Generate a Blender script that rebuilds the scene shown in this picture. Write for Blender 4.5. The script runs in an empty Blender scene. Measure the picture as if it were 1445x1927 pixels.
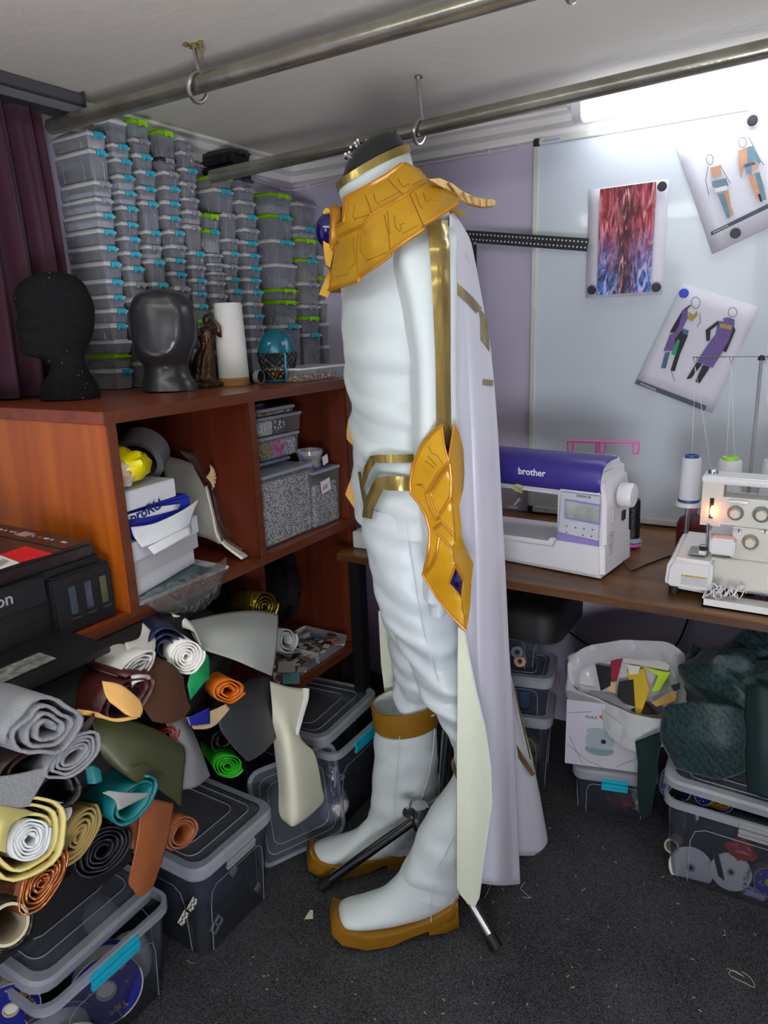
import bpy, bmesh, math, random
from mathutils import Vector, Matrix, noise
from mathutils.geometry import tessellate_polygon
R = random.Random(7)
C = bpy.context.scene.collection
scene = bpy.context.scene
V = Vector

# ------------------------------------------------------------------ camera
IW, IH, FPX = 1445.0, 1927.0, 1328.0
PITCH, YAW, ROLL, CAMH = math.radians(14.6), math.radians(32.0), math.radians(2.1), 1.36
FWD = V((-math.sin(YAW) * math.cos(PITCH), math.cos(YAW) * math.cos(PITCH), -math.sin(PITCH)))
_rt = V((math.cos(YAW), math.sin(YAW), 0))
_up = _rt.cross(FWD)
RIGHT = _rt * math.cos(ROLL) - _up * math.sin(ROLL)
UP = _up * math.cos(ROLL) + _rt * math.sin(ROLL)
CAM = V((0, 0, CAMH))
cd = bpy.data.cameras.new('camera')
cd.sensor_fit = 'HORIZONTAL'
cd.sensor_width = 36.0
cd.lens = FPX * 36.0 / IW
cd.clip_start = 0.02
cam = bpy.data.objects.new('camera', cd)
C.objects.link(cam)
mw = Matrix((RIGHT, UP, -FWD)).transposed().to_4x4()
mw.translation = CAM
cam.matrix_world = mw
scene.camera = cam

# ------------------------------------------------------------------ world, exposure
w = bpy.data.worlds.new('world')
scene.world = w
w.use_nodes = True
w.node_tree.nodes['Background'].inputs[0].default_value = (0.62, 0.66, 0.75, 1)
w.node_tree.nodes['Background'].inputs[1].default_value = 0.1
vs = scene.view_settings
vs.view_transform = 'Standard'
vs.look = 'None'
vs.exposure = 0.1
vs.gamma = 1.0
vs.use_curve_mapping = False
scene.cycles.transparent_max_bounces = 24
scene.cycles.max_bounces = 8
scene.cycles.sample_clamp_indirect = 4.0
scene.cycles.caustics_reflective = False
scene.cycles.caustics_refractive = False
LAMP_VISIBLE, LAMP_ROOM, LAMP_SOFT, LAMP_FILL = 10.0, 10.0, 2.6, 28.0      # emission strength of the LED battens and of the softbox lamps

# ------------------------------------------------------------------ rays: a pixel of the photograph to a point at a known depth
def ray(px, py):
    return RIGHT * ((px - IW / 2) / FPX) - UP * ((py - IH / 2) / FPX) + FWD
def P(px, py, X=None, Y=None, Z=None):
    d = ray(px, py)
    if X is not None: t = (X - CAM.x) / d.x
    elif Y is not None: t = (Y - CAM.y) / d.y
    else: t = (Z - CAM.z) / d.z
    return CAM + d * t
def proj(p):
    d = V(p) - CAM
    z = d.dot(FWD)
    return (IW / 2 + FPX * d.dot(RIGHT) / z, IH / 2 - FPX * d.dot(UP) / z)
def z_at(X, Y, py):
    """height at which the vertical line over (X, Y) shows at image row py"""
    lo, hi = -0.5, 3.0
    for _ in range(40):
        m = (lo + hi) / 2
        if proj((X, Y, m))[1] > py: lo = m
        else: hi = m
    return (lo + hi) / 2

# ------------------------------------------------------------------ materials
def lin(c):
    return c / 12.92 if c <= 0.04045 else ((c + 0.055) / 1.055) ** 2.4
def rgb(h, a=1.0):
    if isinstance(h, str):
        h = h.lstrip('#')
        return tuple(lin(int(h[i:i + 2], 16) / 255) for i in (0, 2, 4)) + (a,)
    return tuple(h) + (a,)
_mats = {}
def mat(name, col, rough=0.5, metal=0.0, var=0.12, vscale=12.0, bump=0.0, bscale=60.0, emit=None, estr=0.0, spec=0.5, coat=0.0, sheen=0.0, stretch=None, col2=None, vdetail=4.0):
    if name in _mats: return _mats[name]
    m = bpy.data.materials.new(name)
    m.use_nodes = True
    nt = m.node_tree
    b = nt.nodes['Principled BSDF']
    c = rgb(col)
    c2 = rgb(col2) if col2 else tuple(max(0, x * (1 - var)) for x in c[:3]) + (1,)
    tc = nt.nodes.new('ShaderNodeTexCoord')
    mp = nt.nodes.new('ShaderNodeMapping')
    if stretch: mp.inputs['Scale'].default_value = stretch
    nz = nt.nodes.new('ShaderNodeTexNoise')
    nz.inputs['Scale'].default_value = vscale
    nz.inputs['Detail'].default_value = vdetail
    rp = nt.nodes.new('ShaderNodeValToRGB')
    rp.color_ramp.elements[0].position = 0.3
    rp.color_ramp.elements[1].position = 0.7
    rp.color_ramp.elements[0].color = c2
    rp.color_ramp.elements[1].color = c
    L = nt.links.new
    L(tc.outputs['Object'], mp.inputs[0]); L(mp.outputs[0], nz.inputs['Vector']); L(nz.outputs['Fac'], rp.inputs[0]); L(rp.outputs[0], b.inputs['Base Color'])
    b.inputs['Roughness'].default_value = rough
    b.inputs['Metallic'].default_value = metal
    b.inputs['Specular IOR Level'].default_value = spec
    b.inputs['Coat Weight'].default_value = coat
    b.inputs['Sheen Weight'].default_value = sheen
    if bump:
        n2 = nt.nodes.new('ShaderNodeTexNoise'); n2.inputs['Scale'].default_value = bscale; n2.inputs['Detail'].default_value = 3
        bp = nt.nodes.new('ShaderNodeBump'); bp.inputs['Strength'].default_value = bump; bp.inputs['Distance'].default_value = 0.01
        L(mp.outputs[0], n2.inputs['Vector']); L(n2.outputs['Fac'], bp.inputs['Height']); L(bp.outputs[0], b.inputs['Normal'])
    if emit:
        b.inputs['Emission Color'].default_value = rgb(emit)
        b.inputs['Emission Strength'].default_value = estr
    _mats[name] = m
    return m
def clear(name, col='#dfe6ea', body=0.3, rough=0.25, tint='#f2f6f8', bump=0.0, bscale=30.0):
    """thin transparent plastic: light passes, a share is scattered by the frosted skin, a little mirrors"""
    if name in _mats: return _mats[name]
    m = bpy.data.materials.new(name)
    m.use_nodes = True
    nt = m.node_tree
    nt.nodes.clear()
    N = nt.nodes.new
    L = nt.links.new
    out = N('ShaderNodeOutputMaterial'); tr = N('ShaderNodeBsdfTransparent'); df = N('ShaderNodeBsdfPrincipled'); mx = N('ShaderNodeMixShader')
    gl = N('ShaderNodeBsdfGlossy'); mx2 = N('ShaderNodeMixShader'); lw = N('ShaderNodeLayerWeight'); nz = N('ShaderNodeTexNoise'); mr = N('ShaderNodeMapRange'); tc = N('ShaderNodeTexCoord')
    tr.inputs[0].default_value = rgb(tint)
    df.inputs['Base Color'].default_value = rgb(col); df.inputs['Roughness'].default_value = rough
    gl.inputs['Roughness'].default_value = rough * 0.6; gl.inputs['Color'].default_value = (0.9, 0.9, 0.9, 1)
    nz.inputs['Scale'].default_value = 14
    mr.inputs['To Min'].default_value = body * 0.8; mr.inputs['To Max'].default_value = body * 1.2
    L(tc.outputs['Object'], nz.inputs['Vector']); L(nz.outputs['Fac'], mr.inputs['Value']); L(mr.outputs[0], mx.inputs[0])
    L(tr.outputs[0], mx.inputs[1]); L(df.outputs[0], mx.inputs[2])
    lw.inputs['Blend'].default_value = 0.25
    mm = N('ShaderNodeMath'); mm.operation = 'MULTIPLY'; mm.inputs[1].default_value = 0.55
    L(lw.outputs['Fresnel'], mm.inputs[0]); L(mm.outputs[0], mx2.inputs[0]); L(mx.outputs[0], mx2.inputs[1]); L(gl.outputs[0], mx2.inputs[2]); L(mx2.outputs[0], out.inputs[0])
    if bump:
        n2 = N('ShaderNodeTexNoise'); n2.inputs['Scale'].default_value = bscale; bp = N('ShaderNodeBump'); bp.inputs['Strength'].default_value = bump; bp.inputs['Distance'].default_value = 0.02
        L(tc.outputs['Object'], n2.inputs['Vector']); L(n2.outputs['Fac'], bp.inputs['Height']); L(bp.outputs[0], gl.inputs['Normal']); L(bp.outputs[0], df.inputs['Normal'])
    _mats[name] = m
    return m
def bits(name, cols, scale=60.0, rough=0.35, metal=0.0, bump=0.6):
    """many small loose pieces: voronoi cells in several colours"""
    if name in _mats: return _mats[name]
    m = bpy.data.materials.new(name); m.use_nodes = True
    nt = m.node_tree; b = nt.nodes['Principled BSDF']; N = nt.nodes.new; L = nt.links.new
    tc = N('ShaderNodeTexCoord'); vo = N('ShaderNodeTexVoronoi'); vo.inputs['Scale'].default_value = scale
    sx = N('ShaderNodeSeparateColor'); rp = N('ShaderNodeValToRGB'); rp.color_ramp.interpolation = 'CONSTANT'
    while len(rp.color_ramp.elements) < len(cols): rp.color_ramp.elements.new(0.5)
    for i, c in enumerate(cols):
        rp.color_ramp.elements[i].position = i / len(cols); rp.color_ramp.elements[i].color = rgb(c)
    bp = N('ShaderNodeBump'); bp.inputs['Strength'].default_value = bump; bp.inputs['Distance'].default_value = 0.01; bp.invert = True
    L(tc.outputs['Object'], vo.inputs['Vector']); L(vo.outputs['Color'], sx.inputs[0]); L(sx.outputs[0], rp.inputs[0]); L(rp.outputs[0], b.inputs['Base Color'])
    L(vo.outputs['Distance'], bp.inputs['Height']); L(bp.outputs[0], b.inputs['Normal'])
    b.inputs['Roughness'].default_value = rough; b.inputs['Metallic'].default_value = metal
    _mats[name] = m
    return m

# ------------------------------------------------------------------ mesh builder
def frame_of(d):
    d = V(d).normalized()
    a = V((0, 0, 1)) if abs(d.z) < 0.9 else V((1, 0, 0))
    u = d.cross(a).normalized()
    return u, d.cross(u).normalized(), d
class MB:
    def __init__(self):
        self.v = []; self.f = []; self.mi = []
    def add(self, vs, fs, mi=0):
        o = len(self.v)
        self.v += [V(p) for p in vs]
        self.f += [tuple(i + o for i in f) for f in fs]
        self.mi += [mi] * len(fs)
        return self
    def box(self, x0, x1, y0, y1, z0, z1, mi=0):
        return self.add([(x, y, z) for z in (z0, z1) for y in (y0, y1) for x in (x0, x1)],
                        [(0, 2, 3, 1), (4, 5, 7, 6), (0, 1, 5, 4), (2, 6, 7, 3), (0, 4, 6, 2), (1, 3, 7, 5)], mi)
    def obox(self, c, a, b, d, mi=0):
        """box with centre c and half vectors a, b, d"""
        c, a, b, d = V(c), V(a), V(b), V(d)
        return self.add([c + a * x + b * y + d * z for z in (-1, 1) for y in (-1, 1) for x in (-1, 1)],
                        [(0, 2, 3, 1), (4, 5, 7, 6), (0, 1, 5, 4), (2, 6, 7, 3), (0, 4, 6, 2), (1, 3, 7, 5)], mi)
    def tube(self, pts, r, n=10, cap=True, closed=False, mi=0, flat=None):
        pts = [V(p) for p in pts]
        m = len(pts)
        rs = r if isinstance(r, (list, tuple)) else [r] * m
        vs, fs = [], []
        u = None
        for i, p in enumerate(pts):
            if closed: t = pts[(i + 1) % m] - pts[i - 1]
            else: t = pts[min(i + 1, m - 1)] - pts[max(i - 1, 0)]
            t.normalize()
            if u is None: u, _, _ = frame_of(t)
            u = (u - t * u.dot(t)).normalized()
            w_ = t.cross(u)
            for k in range(n):
                a = 2 * math.pi * k / n
                vs.append(p + u * (math.cos(a) * rs[i]) + w_ * (math.sin(a) * rs[i] * (flat or 1)))
        for i in range(m if closed else m - 1):
            j = (i + 1) % m
            for k in range(n):
                fs.append((i * n + k, i * n + (k + 1) % n, j * n + (k + 1) % n, j * n + k))
        if cap and not closed:
            fs.append(tuple(range(n - 1, -1, -1)))
            fs.append(tuple((m - 1) * n + k for k in range(n)))
        return self.add(vs, fs, mi)
    def lathe(self, prof, c=(0, 0, 0), axis=(0, 0, 1), n=24, sx=1.0, mi=0, cap=True):
        c = V(c)
        u, w_, d = frame_of(axis)
        vs, fs = [], []
        for r, z in prof:
            for k in range(n):
                a = 2 * math.pi * k / n
                vs.append(c + d * z + u * (math.cos(a) * r) + w_ * (math.sin(a) * r * sx))
        for i in range(len(prof) - 1):
            for k in range(n):
                fs.append((i * n + k, i * n + (k + 1) % n, (i + 1) * n + (k + 1) % n, (i + 1) * n + k))
        if cap:
            fs.append(tuple(range(n - 1, -1, -1)))
            fs.append(tuple((len(prof) - 1) * n + k for k in range(n)))
        return self.add(vs, fs, mi)
    def prism(self, poly, off, mi=0):
        poly = [V(p) for p in poly]; n = len(poly); off = V(off)
        return self.add(poly + [p + off for p in poly],
                        [tuple(range(n - 1, -1, -1)), tuple(range(n, 2 * n))] + [(i, (i + 1) % n, n + (i + 1) % n, n + i) for i in range(n)], mi)
    def grid(self, fn, nu, nv, cu=False, cv=False, mi=0):
        vs = [fn(i / (nu if cu else nu - 1), j / (nv if cv else nv - 1)) for j in range(nv) for i in range(nu)]
        fs = []
        for j in range(nv if cv else nv - 1):
            for i in range(nu if cu else nu - 1):
                a, b = i, (i + 1) % nu
                k, l = j, (j + 1) % nv
                fs.append((k * nu + a, k * nu + b, l * nu + b, l * nu + a))
        return self.add(vs, fs, mi)
    def loft(self, rings, cap=True, mi=0):
        n = len(rings[0]); vs = [p for r in rings for p in r]; fs = []
        for i in range(len(rings) - 1):
            for k in range(n):
                fs.append((i * n + k, i * n + (k + 1) % n, (i + 1) * n + (k + 1) % n, (i + 1) * n + k))
        if cap:
            fs.append(tuple(range(n - 1, -1, -1))); fs.append(tuple((len(rings) - 1) * n + k for k in range(n)))
        return self.add(vs, fs, mi)
    def base(self):
        lo = [min(p[i] for p in self.v) for i in range(3)]; hi = [max(p[i] for p in self.v) for i in range(3)]
        return V(((lo[0] + hi[0]) / 2, (lo[1] + hi[1]) / 2, lo[2]))
    def build(self, name, mats, parent=None, smooth=35, bevel=0.0, seg=2, solid=0.0, subd=0, fix=True):
        me = bpy.data.meshes.new(name)
        if parent is None: org = self.base()
        else: org = V(parent.get('_o', (0, 0, 0)))
        me.from_pydata([tuple(p - org) for p in self.v], [], self.f)
        ms = mats if isinstance(mats, (list, tuple)) else [mats]
        for m in ms: me.materials.append(m)
        if len(ms) > 1: me.polygons.foreach_set('material_index', self.mi)
        if bevel or fix:
            bm = bmesh.new(); bm.from_mesh(me)
            if fix: bmesh.ops.recalc_face_normals(bm, faces=bm.faces)
            if bevel:
                es = [e for e in bm.edges if len(e.link_faces) == 2 and e.calc_face_angle(0) > 0.6]
                bmesh.ops.bevel(bm, geom=es, offset=bevel, segments=seg, affect='EDGES', clamp_overlap=True)
            bm.to_mesh(me); bm.free()
        if smooth:
            me.polygons.foreach_set('use_smooth', [True] * len(me.polygons))
            me.set_sharp_from_angle(angle=math.radians(smooth))
        o = bpy.data.objects.new(name, me)
        C.objects.link(o)
        if parent is None:
            o.location = org; o['_o'] = tuple(org)
        else:
            o.parent = parent; o['_o'] = tuple(org)
        if solid:
            md = o.modifiers.new('thickness', 'SOLIDIFY'); md.thickness = solid; md.offset = 0
        if subd:
            md = o.modifiers.new('smooth', 'SUBSURF'); md.levels = subd; md.render_levels = subd
        return o
def thing(name, loc, label, cat, group=None):
    o = bpy.data.objects.new(name, None)
    o.empty_display_size = 0.05
    C.objects.link(o)
    o.location = loc; o['_o'] = tuple(loc)
    return tag(o, label, cat, group)
def tag(o, label, cat, group=None, kind=None):
    o['label'] = label; o['category'] = cat
    if group: o['group'] = group
    if kind: o['kind'] = kind
    return o
def struct(o):
    o['kind'] = 'structure'
    return o
def stuff(o):
    o['kind'] = 'stuff'
    return o
def attach(child, parent, name):
    """make a finished mesh a part of another thing"""
    child.parent = parent; child.location = child.location - parent.location; child.name = name
    for k in ('category', 'group'):
        if k in child: del child[k]
    return child
def catmull(pts, n):
    """n points along a smooth curve through pts"""
    pts = [V(p) for p in pts]; m = len(pts); out = []
    for i in range(n):
        t = i / (n - 1) * (m - 1); k = min(int(t), m - 2); t -= k
        p0, p1, p2, p3 = pts[max(k - 1, 0)], pts[k], pts[k + 1], pts[min(k + 2, m - 1)]
        out.append(0.5 * ((2 * p1) + (p2 - p0) * t + (2 * p0 - 5 * p1 + 4 * p2 - p3) * t * t + (3 * p1 - p0 - 3 * p2 + p3) * t ** 3))
    return out
def patch(rows, nu, nv):
    """smooth grid of points through a small control grid (rows of points)"""
    rr = [catmull(r, nu) for r in rows]
    cols = [catmull([r[i] for r in rr], nv) for i in range(nu)]
    return [[cols[i][j] for i in range(nu)] for j in range(nv)]
def sheet(name, rows, m, parent=None, nu=16, nv=16, thick=0.002, wob=0.0, ws=12.0, smooth=60):
    g = patch(rows, nu, nv)
    if wob:
        for r in g:
            for p in r:
                q = noise.noise_vector(p * ws); p += V(q) * wob
    mb = MB()
    mb.add([p for r in g for p in r], [(j * nu + i, j * nu + i + 1, (j + 1) * nu + i + 1, (j + 1) * nu + i) for j in range(nv - 1) for i in range(nu - 1)])
    return mb.build(name, m, parent, smooth=smooth, solid=thick, fix=False)
_font_cache = {}
def letters(name, txt, loc, ux, uy, size, m, parent, depth=0.0006, align='CENTER', shear=0.0, bold=0.0):
    cu = bpy.data.curves.new(name, 'FONT')
    cu.body = txt; cu.size = size; cu.extrude = depth; cu.align_x = align; cu.align_y = 'CENTER'; cu.shear = shear; cu.offset = bold; cu.resolution_u = 3
    tmp = bpy.data.objects.new(name, cu)
    me = bpy.data.meshes.new_from_object(tmp)
    bpy.data.objects.remove(tmp)
    ux = V(ux).normalized(); uy = V(uy); uy = (uy - ux * uy.dot(ux)).normalized(); uz = ux.cross(uy)
    org = V(parent.get('_o', (0, 0, 0))) if parent else V((0, 0, 0))
    mt = Matrix((ux, uy, uz)).transposed().to_4x4(); mt.translation = V(loc) - org
    me.transform(mt)
    me.materials.clear(); me.materials.append(m)
    o = bpy.data.objects.new(name, me)
    C.objects.link(o)
    o.parent = parent; o['_o'] = tuple(org)
    return o
def smoothstep(a, b, x):
    t = max(0.0, min(1.0, (x - a) / (b - a))); return t * t * (3 - 2 * t)
def interp(tab, x):
    """piecewise linear lookup in [(x, y...)]"""
    if x <= tab[0][0]: return tab[0][1:]
    for a, b in zip(tab, tab[1:]):
        if x <= b[0]:
            t = (x - a[0]) / (b[0] - a[0]); return tuple(p + (q - p) * t for p, q in zip(a[1:], b[1:]))
    return tab[-1][1:]
# ------------------------------------------------------------------ the room
XL, XR, YB, YF, ZC = -1.72, 1.35, 2.2, -1.7, 1.935
m_ceil = mat('ceiling_paint', '#e6e3d6', 0.85, var=0.04, vscale=3, bump=0.16, bscale=26, spec=0.2)
m_wall = mat('lilac_paint', '#c2bbd0', 0.7, var=0.04, vscale=4, bump=0.1, bscale=60, spec=0.3)
m_trim = mat('cornice_white', '#dcdad6', 0.5, var=0.04)
def carpet():
    m = bpy.data.materials.new('dark_carpet'); m.use_nodes = True
    nt = m.node_tree; b = nt.nodes['Principled BSDF']; N = nt.nodes.new; L = nt.links.new
    tc = N('ShaderNodeTexCoord'); n1 = N('ShaderNodeTexNoise'); n1.inputs['Scale'].default_value = 420; n1.inputs['Detail'].default_value = 3
    n2 = N('ShaderNodeTexNoise'); n2.inputs['Scale'].default_value = 5; n2.inputs['Detail'].default_value = 6
    rp = N('ShaderNodeValToRGB'); rp.color_ramp.elements[0].position = 0.35; rp.color_ramp.elements[1].position = 0.72
    rp.color_ramp.elements[0].color = rgb('#1c1d1f'); rp.color_ramp.elements[1].color = rgb('#646568')
    mx = N('ShaderNodeMath'); mx.operation = 'MULTIPLY_ADD'; mx.inputs[1].default_value = 0.25; 
    L(tc.outputs['Object'], n1.inputs['Vector']); L(tc.outputs['Object'], n2.inputs['Vector']); L(n2.outputs['Fac'], mx.inputs[0]); L(n1.outputs['Fac'], mx.inputs[2])
    sb = N('ShaderNodeMath'); sb.operation = 'SUBTRACT'; sb.inputs[1].default_value = 0.12
    L(mx.outputs[0], sb.inputs[0]); L(sb.outputs[0], rp.inputs[0]); L(rp.outputs[0], b.inputs['Base Color'])
    bp = N('ShaderNodeBump'); bp.inputs['Strength'].default_value = 0.7; bp.inputs['Distance'].default_value = 0.01
    L(n1.outputs['Fac'], bp.inputs['Height']); L(bp.outputs[0], b.inputs['Normal'])
    b.inputs['Roughness'].default_value = 0.95; b.inputs['Specular IOR Level'].default_value = 0.15
    return m
struct(MB().box(XL - .1, XR + .1, YF - .1, YB + .1, -0.08, 0).build('floor', carpet(), smooth=0))
struct(MB().box(XL - .1, XR + .1, YF - .1, YB + .1, ZC, ZC + .08).build('ceiling', m_ceil, smooth=0))
struct(MB().box(XL - .1, XL, YF, YB, 0, ZC).build('wall_left', m_wall, smooth=0))
struct(MB().box(XL - .1, XR + .1, YB, YB + .1, 0, ZC).build('wall_back', m_wall, smooth=0))
struct(MB().box(XR, XR + .1, YF, YB, 0, ZC).build('wall_right', m_wall, smooth=0))
struct(MB().box(XL - .1, XR + .1, YF - .1, YF, 0, ZC).build('wall_front', m_wall, smooth=0))
prof = [(0, 0), (0.07, 0), (0.07, -0.008), (0.055, -0.014), (0.045, -0.03), (0.02, -0.04), (0.014, -0.05), (0.014, -0.058), (0, -0.062)]
def cornice(name, p0, p1, out):
    mb = MB(); out = V(out)
    mb.prism([V(p0) + out * a + V((0, 0, b)) for a, b in prof], V(p1) - V(p0))
    return struct(mb.build(name, m_trim, smooth=25))
cornice('trim_1', (XL, YF, ZC), (XL, YB, ZC), (1, 0, 0))
cornice('trim_2', (XL, YB, ZC), (XR, YB, ZC), (0, -1, 0))
# thin cable run clipped below the cornice round the corner
m_cable = mat('cable_white', '#cfcbd2', 0.6)
cp = [(XL + .012, 1.35, 1.868), (XL + .012, 1.9, 1.862), (XL + .012, 2.1, 1.85), (XL + .03, YB - .012, 1.852), (-1.5, YB - .01, 1.862), (-1.1, YB - .01, 1.866), (-.85, YB - .01, 1.868)]
co = thing('wall_cable', cp[0], 'thin white cable clipped along the wall just below the cornice', 'cable')
MB().tube(catmull(cp, 40), 0.004, 6).build('wire', m_cable, co)
for q in (5, 14, 22, 30, 36):
    c = catmull(cp, 40)[q]
    MB().obox(c, (.005, 0, 0), (0, .005, 0), (0, 0, .007)).build('clip', m_cable, co, bevel=.001)
m_carp = mat('black_cable', '#141416', 0.5)

# ------------------------------------------------------------------ LED battens (the room's lamps)
m_lampbody = mat('lamp_body', '#d5d6da', 0.4, var=0.03)
m_led1 = mat('led_diffuser', '#ffffff', 0.4, emit='#f3f5ff', estr=LAMP_VISIBLE)
m_led2 = mat('led_diffuser_room', '#ffffff', 0.4, emit='#f6fbf2', estr=LAMP_ROOM)
def batten(c, ux, length, label, led, wid=0.045, hgt=0.055):
    c = V(c); ux = V(ux).normalized(); uy = V((-ux.y, ux.x, 0))
    t = thing('led_batten', c, label, 'lamp')
    MB().obox(c + V((0, 0, -0.012)), ux * (length / 2 + 0.045), uy * wid * 0.62, V((0, 0, 0.012))).build('housing', m_lampbody, t, bevel=.003)
    mb = MB(); pr = []
    for k in range(9):
        a = math.pi * k / 8
        pr.append(c - ux * (length / 2) + uy * (math.cos(a) * wid) + V((0, 0, -0.02 - math.sin(a) ** 0.6 * hgt)))
    mb.prism(pr, ux * length)
    mb.build('diffuser', led, t, smooth=40)
    for s in (-1, 1):
        MB().prism([p + ux * ((length + 0.002) if s > 0 else -0.028) + V((0, 0, .002)) for p in pr], ux * 0.026).build('end_cap', m_lampbody, t, smooth=40)
    return t
_a = P(1100, 196, Y=2.07)
batten((_a.x + 0.6, 2.07, ZC), (1, 0, 0), 1.2, 'bright white led batten lamp on the ceiling above the whiteboard', m_led1, wid=0.03, hgt=0.042)
batten((-0.62, 0.22, ZC), (1, 0, 0), 1.2, 'white led batten lamp on the ceiling over the middle of the room', m_led2)
batten((0.75, 0.35, ZC), (0, 1, 0), 1.2, 'white led batten lamp on the ceiling along the right wall', m_led2)

# two softbox lamps on stands, behind the viewer (one read from the streaks in the whiteboard, one added to light the ceiling)
m_soft = mat('softbox_front', '#ffffff', 0.6, emit='#f4fbf4', estr=LAMP_SOFT)
m_soft2 = mat('softbox_front_fill', '#ffffff', 0.6, emit='#f7f6ff', estr=LAMP_FILL)
m_softb = mat('softbox_black', '#151517', 0.7)
def softbox(c, aim, wd, hg, label, led):
    c = V(c); d = (V(aim) - c).normalized(); ux = d.cross(V((0, 0, 1))).normalized(); uy = ux.cross(d)
    t = thing('softbox_lamp', (c.x, c.y, 0), label, 'lamp', 'softbox lamps on stands')
    MB().obox(c, ux * wd / 2, uy * hg / 2, d * .006).build('diffuser', led, t, smooth=0)
    mb = MB(); b = c - d * .22
    q = [c - d * .008 + ux * (sx * wd / 2 * 1.04) + uy * (sy * hg / 2 * 1.04) for sx, sy in ((-1, -1), (1, -1), (1, 1), (-1, 1))]
    q2 = [b + ux * (sx * .06) + uy * (sy * .06) for sx, sy in ((-1, -1), (1, -1), (1, 1), (-1, 1))]
    mb.loft([q, q2]).build('hood', m_softb, t, smooth=0)
    MB().tube([V((b.x, b.y, .3)), b], .012, 12).build('pole', m_softb, t)
    for k in range(3):
        a = k * 2.094 + .4
        MB().tube([V((b.x, b.y, .32)), V((b.x + math.cos(a) * .4, b.y + math.sin(a) * .4, .012))], .01, 10).build('leg', m_softb, t)
    return t
softbox((-.72, -.85, 1.6), (-.8, 1.2, 1.4), .55, .75, 'black softbox lamp on a tripod, the one nearer the shelf unit', m_soft)
softbox((.25, -.5, .75), (-.25, .5, 1.93), .55, .55, 'added black softbox lamp on a tripod turned up to brighten the ceiling', m_soft2)  # added fill lamp, bounces light off the ceiling

# ------------------------------------------------------------------ steel pipes and their eye bolts
def steel():
    m = mat('galvanised_pipe', '#b6b4a6', 0.27, 0.85, var=0.35, vscale=9, col2='#8c897a', bump=0.08, bscale=40)
    return m
m_pipe = steel()
m_zinc = mat('zinc_steel', '#b9b9b6', 0.28, 0.95, var=0.1)
m_foam = mat('plug_foam', '#8d7a4c', 0.9, var=0.4, vscale=60, bump=0.8, bscale=90)
def pipe(p0, p1, r, label, bolts):
    t = thing('hanging_pipe', p0, label, 'pipe', 'steel pipes under the ceiling')
    p0, p1 = V(p0), V(p1)
    n = 24
    MB().tube([p0 + (p1 - p0) * (i / n) for i in range(n + 1)], r, 20).build('tube', m_pipe, t)
    u = (p1 - p0).normalized()
    ring_u = V((0, 0, 1)); ring_w = V((0, 1, 0))
    for k, xb in enumerate(bolts):
        c = p0 + (p1 - p0) * ((xb - p0.x) / (p1.x - p0.x))
        mb = MB()
        tilt = V((0.25, 0, 0))
        ring = [c + V((0, 0, -0.006)) + (ring_u * math.cos(a) + ring_w * math.sin(a) + tilt * math.cos(a)) * 0.026 for a in [2 * math.pi * q / 20 for q in range(20)]]
        mb.tube(ring, 0.0045, 8, closed=True)
        top = c + V((0.0, 0, 0.02)) + tilt * 0.026
        mb.tube([top, V((c.x - 0.002, c.y, ZC))], 0.0042, 8)
        mb.build('eye_bolt', m_zinc, t)
        mp_ = MB()
        if k == 0 and 'nearer' in label:
            for q in range(9):
                a = R.random() * 6.28; d = R.random() * .018
                mp_.lathe([(0.002, -.012 * R.random()), (.006 + .004 * R.random(), -.004), (.004, .001)], (c.x + math.cos(a) * d, c.y + math.sin(a) * d, ZC - .001), n=6)
            mp_.tube([(c.x + .018, c.y, ZC), (c.x + .02, c.y, ZC - .03)], [.006, .002], 6)
            mp_.build('plug', m_foam, t)
        else:
            mp_.lathe([(.011, 0), (.009, .004)], (c.x, c.y, ZC - .005), n=10)
            mp_.build('plug', m_zinc, t)
    return t
pipe((-1.66, 1.2, 1.86), (1.3, 1.2, 1.858), 0.0175, 'long steel pipe under the ceiling, the nearer of two, with foam-plugged eye bolt', [P(372, 158, Y=1.2).x, P(1080, -18, Y=1.2).x])
_q = P(399, 333, X=-1.55)
pipe(_q, (1.3, 1.76, 1.905), 0.0175, 'steel pipe running behind the neck of the dressed mannequin, farther of two', [P(824, 234, Y=1.75).x])

# ------------------------------------------------------------------ curtain and its rail
m_curt = mat('burgundy_velvet', '#3c0a26', 0.75, var=0.35, vscale=30, stretch=(1, 1, .1), sheen=0.15)
m_rail = mat('rail_dark', '#55555a', 0.35, 0.4, var=0.15, vscale=40)
XC = -1.60
yr = P(95, 230, X=XC).y
def cfn(u, v):
    y = yr - 0.55 * (1 - u) + 0.012 * math.sin(v * 3)
    a = u * 8 * 2 * math.pi
    x = XC - 0.03 + math.sin(a) * (0.012 + 0.014 * v) + 0.006 * math.sin(a * 2.3 + 1)
    return V((x, y, 1.88 - v * (1.88 - 1.232)))
cu_o = MB().grid(cfn, 160, 14).build('curtain', m_curt, solid=0.002, fix=False)
tag(cu_o, 'burgundy velvet curtain hanging in folds from a dark rail', 'curtain')
ye = P(151, 200, X=XC).y
t = thing('curtain_rail', (XC, ye, 1.881), 'dark grey curtain rail fixed under the ceiling above the burgundy curtain', 'curtain rail')
mb = MB()
mb.prism([V((XC + a, ye, 1.881 + b * .86)) for a, b in ((-.05, 0), (0.012, 0), (.016, .02), (.006, .024), (.012, .03), (.012, .05), (.0, .06), (-.05, .061))], (0, -1.6, 0))
mb.build('channel', m_rail, t, smooth=25)
MB().box(XC - .05, XC + .018, ye, ye + .006, 1.88, 1.9345).build('end_cap', m_rail, t, bevel=.002)
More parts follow.
